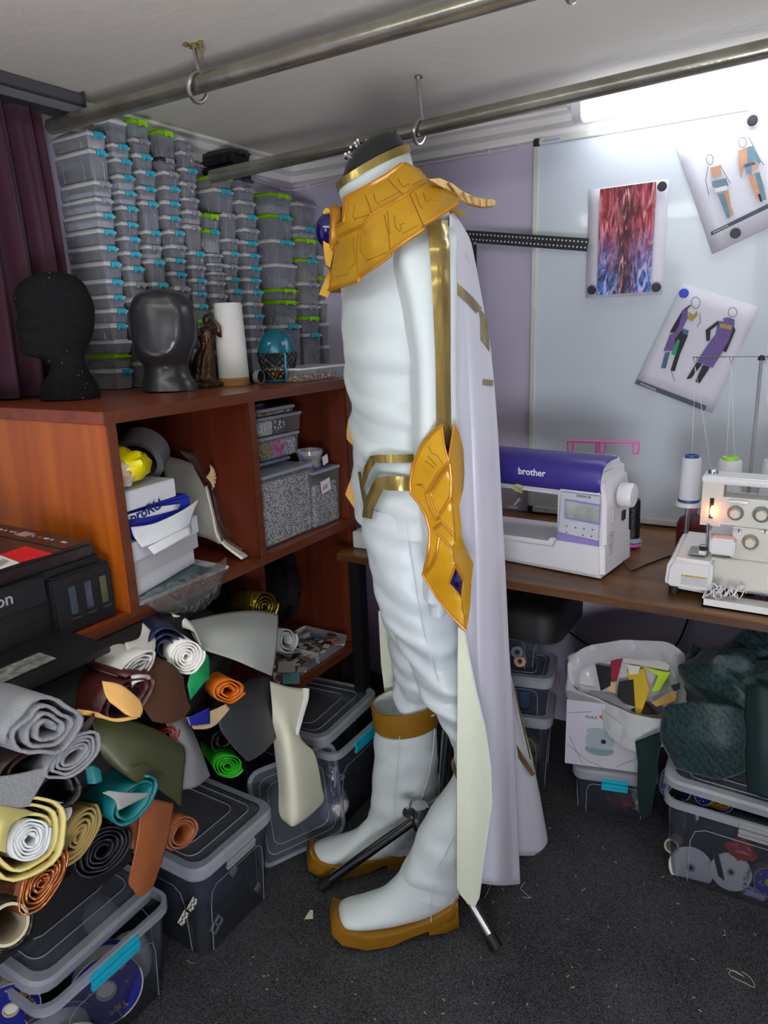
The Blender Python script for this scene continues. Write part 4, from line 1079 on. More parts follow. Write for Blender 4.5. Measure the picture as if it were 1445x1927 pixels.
for s in (510, 530):
    e = S(s, 614, .0); f_ = S(s, 628, .0)
    MB().lathe([(.007, 0), (.004, .008), (.0004, .018)], V((f_.x, f_.y, b.z + hh * .86)), n=10, axis=(FD * (-.15 if s < 520 else .15) + V((0, 0, 1)))).build('ear', m_pinkv, cat)
fc = b + LD * sc_ * .8 + V((0, 0, hh * .72))
fr_ = S(545, 640) - S(524, 640); fr_.z = 0; fr_.normalize()
MB().lathe([(.006, 0), (.004, .004), (.0005, .006)], fc + fr_ * sc_ * .35, axis=LD, n=12).build('muzzle', m_pinkv, cat)
for s in (-1, 0, 1):
    MB().tube([fc + fr_ * (sc_ * -.1) + LD * .001, fc + fr_ * (sc_ * -.45) + V((0, 0, .004 * s)) - LD * .003], .0012, 5).build('whisker', m_paperw, cat)
MB().tube([b + LD * sc_ * 1.0 + fr_ * sc_ * .4 + V((0, 0, q)) for q in (.004, .03, .06, zz)], .003, 8, flat=.5).build('handle', m_tealb, cat)
stuff(MB().lathe([(sc_ * .58, .01), (sc_ * .7, .025), (sc_ * .4, .034), (.001, .03)], b, n=20).build('contents', CONT['o'], cat))
# divided clear tray at the end of the shelf top
Y0, Y1 = P(566, 700, X=-1.2).y, P(652, 696, X=-1.2).y
tt = thing('organiser_box', (-1.25, (Y0 + Y1) / 2, CZ), 'low clear organiser box of gold findings at the end of the shelf top', 'box')
mb = MB(); z1 = CZ + .032
mb.add([V((x, y, z)) for z, e in ((CZ + .001, .004), (z1, 0)) for x, y in ((-1.2 - e, Y0 + e), (-1.2 - e, Y1 - e), (-1.33 + e, Y1 - e), (-1.33 + e, Y0 + e))], [(0, 1, 2, 3), (0, 1, 5, 4), (1, 2, 6, 5), (2, 3, 7, 6), (3, 0, 4, 7)])
mb.build('body', clear('tray_plastic', '#dfe3e6', .25, .2), tt, fix=False)
MB().box(-1.334, -1.196, Y0 - .003, Y1 + .003, z1, z1 + .005).build('lid', m_blid, tt, bevel=.001)
for k in (1, 2):
    y = Y0 + (Y1 - Y0) * k / 3
    MB().box(-1.328, -1.204, y - .0006, y + .0006, CZ + .002, z1).build('divider', m_blid, tt)
stuff(MB().box(-1.32, -1.208, Y0 + .008, Y1 - .03, CZ + .002, CZ + .018).build('contents', CONT['o'], tt, bevel=.004))

# ------------------------------------------------------------------ printer on the middle board
m_prn = mat('printer_black', '#17171a', 0.45, var=0.15, vscale=60, bump=0.05, bscale=300)
m_prntop = mat('printer_lid', '#2a1f20', 0.16, var=0.2, vscale=4)
m_dark = mat('dark_gap', '#050506', 0.8)
PX0, PX1, PY0, PY1 = -1.50, -1.17, .395, .838
pz = ZM + .001
pr = thing('printer', ((PX0 + PX1) / 2, (PY0 + PY1) / 2, pz), 'black inkjet printer with ink tank windows and a red sticker, output tray open', 'printer')
mb = MB(); mb.box(PX0, PX1 - .012, PY0, PY1 - .012, pz + .012, pz + .135); mb.box(PX0 + .01, PX1 - .03, PY0 + .01, PY1 - .02, pz, pz + .012)
mb.build('body', m_prn, pr, bevel=.004)
MB().box(PX0 + .005, PX1 - .004, PY0 + .004, PY1 - .02, pz + .136, pz + .162).build('scanner_lid', m_prntop, pr, bevel=.006)
MB().box(PX0 + .01, PX1 - .01, PY1 - .085, PY1 - .03, pz + .1615, pz + .1635).build('control_panel', m_prntop, pr, bevel=.0008)
m_key = mat('key_white', '#cfcfd2', 0.5); m_keyr = mat('key_red', '#c0563a', 0.5); m_lcd = mat('lcd_pink', '#b39aa2', 0.3)
for i, (x, w_, mm) in enumerate(((.03, .016, m_key), (.055, .006, m_key), (.075, .006, m_key), (.088, .006, m_key), (.15, .006, m_key), (.172, .008, m_keyr), (.19, .014, m_key), (.212, .006, m_key), (.245, .016, m_key))):
    MB().box(PX0 + .03 + x, PX0 + .03 + x + w_, PY1 - .06, PY1 - .054, pz + .1635, pz + .1645).build('key', mm, pr, bevel=.0004)
MB().box(PX0 + .135, PX0 + .172, PY1 - .068, PY1 - .044, pz + .1635, pz + .1642).build('display', m_lcd, pr)
# tank block with three windows
mb = MB(); ty0, ty1 = .708, PY1
mb.box(PX1 - .06, PX1 + .004, ty0, ty1, pz + .002, pz + .118)
mb.build('tank_housing', m_prn, pr, bevel=.004)
for k, c in enumerate(('#3a4854', '#40364c', '#514d33')):
    y = ty0 + .03 + k * .034
    MB().box(PX1 + .0035, PX1 + .0048, y, y + .022, pz + .035, pz + .095).build('window_frame', m_dark, pr)
    wm = mat('ink_%d' % k, c, 0.15, var=0.3, vscale=20, coat=.5)
    MB().box(PX1 + .0045, PX1 + .0056, y + .003, y + .017, pz + .038, pz + .092).build('ink_window', wm, pr)
    MB().box(PX1 + .0045, PX1 + .0056, y + .003, y + .022, pz + .028, pz + .030).build('level_mark', mat('mark_grey', '#4a4a4e', .5), pr)
MB().box(PX1 - .02, PX1 - .0112, PY0 + .02, ty0 - .004, pz + .018, pz + .075).build('paper_slot', m_dark, pr)
MB().box(PX1 - .018, PX1 + .0, PY0 + .01, ty0 - .006, pz + .078, pz + .13).build('front_panel', m_prn, pr, bevel=.003)
letters('maker_name', 'Canon', (PX1 + .0005, P(10, 1128, X=PX1).y - .028, pz + .108), (0, 1, 0), (0, 0, 1), .031, mat('logo_silver', '#b9babd', 0.3, 0.5), pr, bold=.0004)
letters('series_name', 'PIXMA', (PX1 + .0005, P(-30, 1160, X=PX1).y, pz + .086), (0, 1, 0), (0, 0, 1), .012, mat('logo_silver', '#b9babd', 0.3, 0.5), pr)
MB().add([(PX1 - .02, PY0 + .03, pz + .016), (PX1 - .02, .725, pz + .016), (PX1 + .13, .725, pz + .012), (PX1 + .13, PY0 + .03, pz + .012),
          (PX1 - .02, PY0 + .03, pz + .004), (PX1 - .02, .725, pz + .004), (PX1 + .13, .725, pz - .004), (PX1 + .13, PY0 + .03, pz - .004)],
         [(0, 1, 2, 3), (7, 6, 5, 4), (0, 4, 5, 1), (1, 5, 6, 2), (2, 6, 7, 3), (3, 7, 4, 0)]).build('output_tray', m_prn, pr, bevel=.002)
m_dust = mat('dust', '#8b8d88', 0.9, var=0.6, vscale=60, col2='#3a3b3d')
MB().box(PX1 + .05, PX1 + .1, .5, .64, pz + .0138, pz + .0152).build('dusty_recess', m_dust, pr, bevel=.0005)
m_redst = mat('sticker_red', '#e0142c', 0.35, var=0.05); m_whst = mat('sticker_white', '#e6e6e6', 0.4); m_grst = mat('sticker_grey', '#9c9ea0', 0.5)
zt = pz + .1622
q = [P(x, y, Z=zt) for x, y in ((2, 1050), (48, 1029), (97, 1041), (38, 1058))]
q0 = [P(x, y, Z=zt) for x, y in ((-40, 1060), (2, 1044), (38, 1058), (-20, 1082))]
MB().prism([P(x, y, Z=zt) for x, y in ((0, 1044), (48, 1028), (98, 1042), (38, 1058))], (0, 0, .0006)).build('sticker', m_redst, pr)
MB().prism([P(x, y, Z=zt) for x, y in ((-30, 1056), (0, 1045), (37, 1059), (-20, 1078))], (0, 0, .0006)).build('sticker', m_whst, pr)
MB().prism([P(x, y, Z=zt + .0006) for x, y in ((-10, 1060), (6, 1052), (18, 1056), (2, 1066))], (0, 0, .0003)).build('code_patch', m_grst, pr)

# ------------------------------------------------------------------ upper left compartment: papers and packets
def slab(name, a, b, X, depth, th, m, label=None, cat=None, group=None, parent=None, sag=0.0, bevel=.001, X2=None):
    """flat packet: front lower edge from pixel a to pixel b at depth X, going back into the shelf"""
    p, q = P(*a, X=X), P(*b, X=X if X2 is None else X2)
    bk = V((-depth, 0, sag)); up_ = V((0, 0, th))
    mb = MB().add([p, q, q + bk, p + bk, p + up_, q + up_, q + bk + up_, p + bk + up_], [(3, 2, 1, 0), (4, 5, 6, 7), (0, 1, 5, 4), (1, 2, 6, 5), (2, 3, 7, 6), (3, 0, 4, 7)])
    o = mb.build(name, m, parent, bevel=bevel)
    if label: tag(o, label, cat, group)
    return o
m_sheetw = mat('sheet_white', '#cfd1d6', 0.7, var=0.05, vscale=8)
m_sheetg = mat('sheet_grey', '#b9b9bb', 0.7, var=0.08, vscale=8)
m_blue = mat('packet_blue', '#2230a0', 0.35, var=0.15)
m_duct = mat('duct_tape', '#77797e', 0.3, 0.5, var=0.1)
m_kraft = mat('board_grey', '#a7a59c', 0.85, var=0.08)
m_suede = mat('suede_taupe', '#8c8064', 0.9, var=0.15, vscale=30)
m_cream = mat('board_cream', '#e4e2d2', 0.8, var=0.05)
m_shell = mat('shell', '#d8b98c', 0.5, var=0.25, vscale=30)
m_film = clear('clear_film', '#d8dadc', 0.06, 0.1, '#f4f5f5', bump=0.5, bscale=40)
zf = ZM + .001
Xp = XF - .02
zr = P(338, 932, X=Xp - .012).z
zb_ = zr - .0635
bh = (zb_ - zf - .018) / 3
# from the bottom up: tray, plastic sleeve, loose sheets, blue packet, white ream, snack packet, tape
p0, p1 = P(256, 1132, X=XF - .01), P(432, 1050, X=XF - .01)
yA, yB = CY0 + TH + .004, p1.y
o = MB(); o.box(XF - .3, XF - .012, yA, yB, zf, zf + .008); tag(o.build('document_tray', m_sheetw, bevel=.003), 'flat white plastic tray under the papers in the upper compartment', 'tray')
o = MB(); o.box(XF - .29, XF - .02, yA + .005, yB - .05, zf + .0085, zf + .016); tag(o.build('leaflet', mat('leaflet_teal', '#1d5f5a', .5, var=.3, vscale=25, col2='#58606c'), bevel=.0005), 'teal printed leaflets lying in the white plastic tray', 'leaflet')
for i, (a, b, dz, th, m_, lab) in enumerate((((246, 1098), (400, 1040), .017, bh, m_sheetw, 'lowest bundle of loose white sheets above the teal leaflets'),
                                              ((243, 1078), (402, 1028), .017 + bh, bh, m_sheetg, 'greyish bundle of loose sheets, second in the paper pile'),
                                              ((243, 1055), (398, 1020), .017 + 2 * bh, bh, m_sheetw, 'white bundle of loose sheets just below the blue packet'))):
    y0, y1 = yA + .004, P(*b, X=Xp).y
    o = MB(); sk = .012 * (i - 1)
    o.add([(Xp + .005 * i, y0, zf + dz), (Xp - .05 + sk, y1, zf + dz), (Xp - .26, y1 - .01, zf + dz), (Xp - .25, y0, zf + dz), (Xp + .005 * i, y0, zf + dz + th), (Xp - .05 + sk, y1, zf + dz + th), (Xp - .26, y1 - .01, zf + dz + th), (Xp - .25, y0, zf + dz + th)],
          [(3, 2, 1, 0), (4, 5, 6, 7), (0, 1, 5, 4), (1, 2, 6, 5), (2, 3, 7, 6), (3, 0, 4, 7)])
    tag(o.build('paper_bundle', m_, bevel=.001), lab, 'paper', 'loose paper bundles')
blu = thing('paper_packet', (Xp - .1, yA + .1, zb_), 'torn blue and white packet of printer paper under the white ream', 'paper packet')
yb1 = P(366, 960, X=Xp).y
MB().box(Xp - .24, Xp - .006, yA + .003, yb1, zb_, zb_ + .062).build('wrapper', m_blue, blu, bevel=.006)
sheet('torn_paper', [[P(246, 992, X=Xp + .004), P(290, 985, X=Xp + .012), P(340, 962, X=Xp + .012), P(376, 938, X=Xp - .01)], [P(252, 1010, X=Xp + .008), P(300, 1004, X=Xp + .02), P(340, 985, X=Xp + .02), P(362, 970, X=Xp + .01)], [P(267, 1030, X=Xp + .02), P(310, 1016, X=Xp + .03), P(340, 1000, X=Xp + .03), P(358, 998, X=Xp + .02)]], m_sheetw, blu, 14, 8, .0006)
sheet('torn_paper', [[P(278, 1030, X=Xp + .028), P(320, 1008, X=Xp + .034), P(360, 990, X=Xp + .03)], [P(290, 1044, X=Xp + .034), P(330, 1022, X=Xp + .04), P(362, 1003, X=Xp + .034)]], m_sheetw, blu, 8, 5, .0006)
sheet('label', [[P(236, 970, X=Xp + .0005), P(290, 955, X=Xp + .0005), P(340, 948, X=Xp + .0005)], [P(240, 978, X=Xp + .001), P(290, 970, X=Xp + .001), P(335, 958, X=Xp + .001)]], m_sheetw, blu, 6, 4, .0006)
letters('brand_print', 'proRU', P(275, 962, X=Xp + .003), (0, 1, .17), (0, 0, 1), .03, mat('print_navy', '#141c66', .5), blu, depth=.0003, bold=.0006)
o = MB(); y0, y1 = yA + .002, P(338, 920, X=Xp).y
o.add([(Xp + .004, y0, zr), (Xp - .012, y1, zr), (Xp - .23, y1 - .01, zr), (Xp - .22, y0, zr), (Xp + .004, y0, zr + .04), (Xp - .012, y1, zr + .04), (Xp - .23, y1 - .01, zr + .04), (Xp - .22, y0, zr + .04)], [(3, 2, 1, 0), (4, 5, 6, 7), (0, 1, 5, 4), (1, 2, 6, 5), (2, 3, 7, 6), (3, 0, 4, 7)])
tag(o.build('paper_ream', m_sheetw, bevel=.002), 'white wrapped paper ream lying on the blue packet', 'paper ream')
zs_ = zr + .042
sn = thing('snack_packet', (Xp - .06, y0 + .06, zs_), 'crumpled yellow and white packet on top of the white ream', 'packet')
def blob(c, ax_, ay_, az_, seed, n=18, wr=.25):
    def fn(u, v):
        a, b_ = u * 2 * math.pi, (v - .5) * math.pi
        d = V((math.cos(a) * math.cos(b_), math.sin(a) * math.cos(b_), math.sin(b_)))
        k = 1 + wr * noise.noise(d * 2.6 + V((seed, 0, 0))) + wr * .5 * noise.noise(d * 6 + V((0, seed, 0)))
        return V(c) + V((d.x * ax_ * k, d.y * ay_ * k, d.z * az_ * k))
    return MB().grid(fn, n, n, cu=True)
drop(blob((Xp - .05, P(262, 905, X=Xp).y, zs_ + .025), .06, .058, .036, 3), zs_).build('yellow_part', mat('packet_yellow', '#e6d708', .3, var=.1), sn, smooth=50)
drop(blob((Xp - .03, P(238, 905, X=Xp).y, zs_ + .028), .04, .035, .03, 7), zs_).build('white_part', mat('packet_print', '#d9d2c4', .35, var=.5, vscale=30, col2='#9a6a4a'), sn, smooth=50)
tc_ = P(266, 856, X=Xp - .1); tax = V((.75, .35, -.1)).normalized()
mb = MB().lathe([(.042, -.026), (.056, -.026), (.056, .026), (.042, .026), (.042, -.026)], tc_, axis=(.42, -.8, -.42), n=40, cap=False)
tag(mb.build('duct_tape', m_duct, smooth=40), 'roll of silver grey duct tape at the back of the upper compartment', 'tape')
# leaning boards, suede scraps and the clear bag
ln_ = thing('folded_board', P(400, 1040, X=XF - .05), 'folded grey card board leaning against the upright beside the papers', 'board')
Xb = XF - .14
sheet('front_leaf', [[P(302, 856, X=Xb - .12), P(345, 866, X=Xb - .08), P(386, 884, X=Xb - .04)], [P(318, 930, X=Xb - .1), P(360, 940, X=Xb - .05), P(398, 960, X=Xb)], [P(340, 1008, X=Xb - .1), P(380, 1010, X=Xb - .03), P(414, 1024, X=Xb + .05)]], m_kraft, ln_, 8, 8, .002)
sheet('edge_leaf', [[P(386, 915, X=Xb + .0), P(390, 914, X=Xb - .002)], [P(400, 972, X=Xb + .04), P(404, 970, X=Xb + .03)], [P(412, 1016, X=Xb + .07), P(417, 1012, X=Xb + .06)], [P(455, 1052, X=XF - .012), P(468, 1046, X=XF - .03)]], m_cream, ln_, 5, 14, .004)
sheet('suede_leaf', [[P(400, 965, X=Xb - .01), P(425, 960, X=Xb - .03)], [P(415, 1010, X=Xb + .03), P(445, 1000, X=Xb - .0)], [P(445, 1042, X=XF - .05), P(462, 1030, X=XF - .06)]], m_suede, ln_, 8, 10, .003)
sf = thing('starfish', P(430, 958, X=Xb - .02), 'pale dried starfish stuck on the clear bag beside the leaning board', 'starfish')
mb = MB(); c0 = P(425, 962, X=Xb + .0)
for a in (0.2, 1.35, 2.7, 3.9, 5.1):
    e = c0 + V((0, math.cos(a) * .036, math.sin(a) * .03))
    mb.tube([c0, c0.lerp(e, .5) + V((.003, 0, 0)), e], [.008, .006, .0025], 7, flat=.5)
mb.build('arms', m_shell, sf)
c0 = P(393, 897, X=Xb + .02)
sh = MB()
def shell_fn(u, v):
    a = -1.35 + 2.7 * u; r = .032 * v * (1 + .04 * math.cos(u * 40))
    return c0 + V((.012 * math.sin(v * 2.4) + .0015 * math.cos(u * 44), math.cos(a) * r * .75 - .008, math.sin(a) * r))
sh.grid(shell_fn, 60, 8)
tag(sh.build('seashell', m_shell, solid=.0015, smooth=60, fix=False), 'ribbed beige seashell above the leaning card board', 'seashell')
bg = thing('film_bag', P(330, 1130, X=XF + .01), 'crinkled clear plastic film hanging over the edge of the middle board', 'plastic film')
sheet('film', [[P(250, 1125, X=XF - .03), P(310, 1100, X=XF - .03), P(370, 1075, X=XF - .03), P(428, 1050, X=XF - .03)], [P(262, 1132, X=XF + .012), P(320, 1118, X=XF + .012), P(380, 1092, X=XF + .012), P(420, 1075, X=XF + .012)], [P(300, 1148, X=XF + .03), P(340, 1148, X=XF + .04), P(390, 1125, X=XF + .03), P(418, 1100, X=XF + .02)], [P(325, 1158, X=XF + .015), P(350, 1160, X=XF + .02), P(390, 1142, X=XF + .02), P(415, 1118, X=XF + .015)]], m_film, bg, 24, 18, .0004, wob=.006, ws=38)
bg2 = thing('clear_bag', P(420, 1000, X=Xb), 'limp clear bag with dark straps behind the leaning card board', 'plastic bag')
sheet('film', [[P(340, 850, X=Xb - .06), P(395, 852, X=Xb - .05), P(402, 870, X=Xb - .06)], [P(395, 920, X=Xb + .01), P(420, 915, X=Xb - .03), P(430, 930, X=Xb - .05)], [P(415, 1020, X=Xb + .08), P(450, 1010, X=Xb + .03), P(470, 1050, X=XF - .01)]], m_film, bg2, 14, 14, .0004, wob=.004, ws=30)
MB().tube(catmull([P(400, 880, X=Xb - .05), P(418, 890, X=Xb - .05), P(424, 920, X=Xb - .04), P(415, 945, X=Xb - .03)], 14), .004, 8).build('strap', m_blackp, bg2)

# ------------------------------------------------------------------ upper right compartment: bead boxes
def bead_box(name, a, b, yt, X, dep, z0, cont, label, lid=True, fill=.9, lidm=None, flare=.0):
    """clear box: front face from pixel columns a to b; top at image row yt"""
    Y0, Y1 = P(a, yt + 20, X=X).y, P(b, yt + 20, X=X).y
    global last_box
    z1 = z_at(X, Y0, yt); last_box = t = thing(name, (X - dep / 2, (Y0 + Y1) / 2, z0), label, 'box', 'bead boxes')
    mb = MB(); e = .004
    mb.add([V((x, y, z)) for z, e in ((z0 + .001, e), (z1 - .006, 0)) for x, y in ((X - e, Y0 + e), (X - e, Y1 - e), (X - dep + e, Y1 - e), (X - dep + e, Y0 + e))], [(0, 1, 2, 3), (0, 1, 5, 4), (1, 2, 6, 5), (2, 3, 7, 6), (3, 0, 4, 7)])
    mb.build('body', clear('bead_box_plastic', '#e4e6ea', .1, .12, '#f6f7f8'), t, fix=False)
    if lid:
        MB().box(X - dep - .002, X + .004, Y0 - .003, Y1 + .003, z1 - .008, z1).build('lid', lidm or clear('bead_box_lid', '#cfd6e2', .4, .25), t, bevel=.002)
    cs = cont if isinstance(cont, (list, tuple)) else [cont]
    for i, c in enumerate(cs):
        ya, yb_ = Y0 + .006 + (Y1 - Y0 - .012) * i / len(cs), Y0 + .005 + (Y1 - Y0 - .012) * (i + 1) / len(cs)
        if c: stuff(MB().box(X - dep + .008, X - .0055, ya, yb_, z0 + .003, z0 + .003 + (z1 - z0 - .012) * fill).build('beads', c, t, bevel=.002))
    return z1
bs = bits('beads_silver', ['#ffffff', '#d5d5d5', '#8c8c8c', '#f4f4f4', '#6a6a6c'], 330, .2, .2, 0.6)
bp_ = bits('beads_pearl', ['#f4f2ee', '#e2e0dc', '#fafafa'], 130, .2, 0, 1.0)
bk_ = bits('beads_dark', ['#2e2e30', '#e8e8ea', '#1a1a1c', '#4a4a4c'], 150, .2, .2, 1.0)
bgold = bits('beads_goldmix', ['#d9c060', '#b7952c', '#f0e2a0', '#8a6f20'], 170, .2, .6, 1.0)
bpink = bits('beads_pink', ['#d82a9a', '#f08ac8', '#b8187a', '#f4c0e0'], 170, .3, 0, 1.0)
Xq = XF - .03
zz = bead_box('bead_box', 494, 588, 898, Xq, .15, zf, bs, 'large clear box brimful of silver beads in the upper right compartment', fill=.93)
zq = bead_box('bead_box', 590, 639, 889, Xq + .005, .09, zf, bs, 'narrow clear box of silver beads with a berry label', fill=.78)
lb = last_box
c0 = P(613, 914, X=Xq + .0065)
MB().obox(c0, (.0006, 0, 0), (0, .022, .003), (0, -.002, .018)).build('label_card', m_sheetw, lb, bevel=.0004)
lb_card = lb.children[-1]
for dy, dz2, cc_ in ((-.010, -.003, '#b81c2c'), (-.004, .002, '#d8344a'), (.001, -.005, '#2a2030'), (-.012, -.008, '#d02838'), (.006, .001, '#c04858')):
    MB().lathe([(.0035, 0), (.0025, .0008), (.0005, .001)], c0 + V((.0006, dy, dz2)), axis=(1, 0, 0), n=10).build('berry_print', mat('berry' + cc_, cc_, .5), lb)
z3 = zz + .001
Xr = XF - .10
zc = bead_box('bead_box', 489, 546, 873, Xr, .12, z3, CONT['k'], 'dark lidded clear box under the pink and gold beads', lidm=clear('lid_blue', '#8ea0c8', .5, .3))
zd_ = bead_box('bead_box', 489, 563, 826, Xr, .12, zc + .001, [bgold, bpink, bs], 'clear box of gold, pink and silver beads in three sections')
ze = bead_box('bead_box', 487, 567, 788, Xr, .12, zd_ + .001, [bp_, bk_, None], 'clear box of white pearls and dark beads, second from the top of its stack')
bead_box('bead_box', 486, 554, 772, Xr, .11, ze + .001, [CONT['o'], CONT['s']], 'shallow clear box of gold and silver findings on top of the pearl box', fill=.6)
# little bucket with blue handle on the narrow box
bc_ = P(585, 892, X=Xq - .045); bc_.z = zq + .001
rb_ = .036; hb = z_at(bc_.x, bc_.y, 846) - bc_.z
bu = thing('clear_bucket', bc_, 'small clear plastic bucket with a blue handle standing on the bead boxes', 'bucket')
MB().lathe([(rb_ * .82, 0), (rb_, hb), (rb_ * 1.08, hb), (rb_ * 1.08, hb - .012), (rb_ * 1.02, hb - .012)], bc_, n=32, cap=False).build('body', clear('bucket_plastic', '#e2e4ea', .22, .2), bu, fix=False)
stuff(MB().lathe([(rb_ * .8, .002), (rb_ * .88, hb * .3), (rb_ * .4, hb * .36), (.001, hb * .34)], bc_, n=24).build('beads', bits('beads_brown', ['#a87c44', '#d8b070', '#6e4c24', '#e8d0a0'], 120, .3, .3, 1.0), bu))
hp = [bc_ + V((math.cos(a) * rb_ * 1.1 + .0, math.sin(a) * rb_ * 1.1, hb - .008 - .045 * math.sin((a + 1.5708) / 3.1416 * math.pi) ** .8)) for a in [-1.5708 + 3.1416 * q / 16 for q in range(17)]]
MB().tube(hp, .0022, 7).build('handle', mat('handle_blue', '#1d3fae', .35), bu)
MB().obox(bc_ + V((rb_ * 1.12, .018, hb * .42)), (.0005, 0, 0), (0, .012, .003), (0, -.002, .012)).build('price_tag', m_sheetw, bu)

# ------------------------------------------------------------------ lower right compartment: tray of scraps, dark bag
zl = ZB + .001
tra = thing('scrap_tray', (XF - .05, P(590, 1230, X=XF).y, zl), 'clear divided tray of leather chips and scraps on the bottom board', 'tray')
ya, yb_ = P(545, 1262, X=XF - .005).y, P(655, 1205, X=XF - .005).y
mb = MB(); mb.add([V((x, y, z)) for z, e in ((zl, .006), (zl + .035, 0)) for x, y in ((XF - .008 - e, ya + e), (XF - .008 - e, yb_ - e), (XF - .17 + e, yb_ - e), (XF - .17 + e, ya + e))], [(0, 1, 2, 3), (0, 1, 5, 4), (1, 2, 6, 5), (2, 3, 7, 6), (3, 0, 4, 7)])
mb.build('body', clear('tray_plastic', '#dfe3e6', .25, .2), tra, fix=False)
MB().box(XF - .165, XF - .012, (ya + yb_) / 2 - .001, (ya + yb_) / 2 + .001, zl + .002, zl + .033).build('divider', m_blid, tra)
ccs = ['#e4e2da', '#d8d4cc', '#c9c4b8', '#e8e6e2', '#2b62c4', '#e07a3e', '#5aa0a8', '#b82a4c', '#22242c', '#d9b890', '#f0ece4', '#8c8478']
cm_ = [mat('chip_%d' % i, c, .7) for i, c in enumerate(ccs)]
for k in range(64):
    x = R.uniform(XF - .16, XF - .02); y = R.uniform(ya + .012, yb_ - .012); z = zl + .006 + R.random() * .026
    a = R.random() * 3; u_ = V((math.cos(a), math.sin(a), R.uniform(-.3, .3))) * R.uniform(.006, .016); w_ = V((-math.sin(a), math.cos(a), R.uniform(-.3, .3))) * R.uniform(.005, .011)
    MB().obox((x, y, z), u_, w_, u_.cross(w_).normalized() * .0015).build('chip', R.choice(cm_[:4] + cm_), tra, bevel=.0006, seg=1)
m_orleath = mat('leather_orange', '#c26410', 0.4, var=0.12, vscale=20)
q = P(585, 1172, X=XF - .12); mb = MB().tube([q + V((-.02, -.03, .012)), q + V((0, .05, -.002))], .011, 12, flat=.6)
for cdx, (a, b, mm, lab) in enumerate((((522, 1270), (556, 1240), mat('scrap_taupe', '#b3aa98', .7), 'taupe leather scrap with a red corner at the tray end'), ((535, 1285), (560, 1268), mat('scrap_teal', '#6fa6a4', .7), 'pale teal scrap lying on the bottom board edge'))):
    c0 = P((a[0] + b[0]) / 2, (a[1] + b[1]) / 2, X=XF + .0); c0.z = max(c0.z, zl + .004)
    o = MB().obox(c0, (.02, .012, 0), (-.014, .018, .004), (0, 0, .0015)).build('leather_scrap', mm, bevel=.001)
    tag(o, lab, 'scrap', 'leather scraps')
# heap of chips that slid off the tray
hp_ = thing('scrap_heap', (XF - .08, ya - .03, zl), 'loose heap of coloured scraps beside the clear tray', 'scrap heap')
for k in range(30):
    x = R.uniform(XF - .15, XF - .01); y = R.uniform(ya - .075, ya - .004); z = zl + .004 + R.random() * .02
    a = R.random() * 3; u_ = V((math.cos(a), math.sin(a), R.uniform(-.3, .3))) * R.uniform(.008, .02); w_ = V((-math.sin(a), math.cos(a), R.uniform(-.3, .3))) * R.uniform(.006, .013)
    MB().obox((x, y, z), u_, w_, u_.cross(w_).normalized() * .0015).build('chip', R.choice(cm_), hp_, bevel=.0006, seg=1)
m_dkbag = clear('dark_bag', '#6a6b72', .3, .2, '#d5d5da', bump=.8, bscale=24)
o = drop(blob((-1.45, P(615, 1100, X=-1.45).y, zl + .12), .1, .1, .13, 11, 26, .3), zl)
yl_, yh_ = YM + TH / 2 + .004, CY1 - TH - .004
o.v = [V((p.x, max(yl_, min(yh_, p.y)), min(ZM - TH - .004, p.z))) for p in o.v]
tag(o.build('dark_bag', m_dkbag, smooth=60), 'dark glossy plastic bag stuffed at the back of the lower right compartment', 'bag')
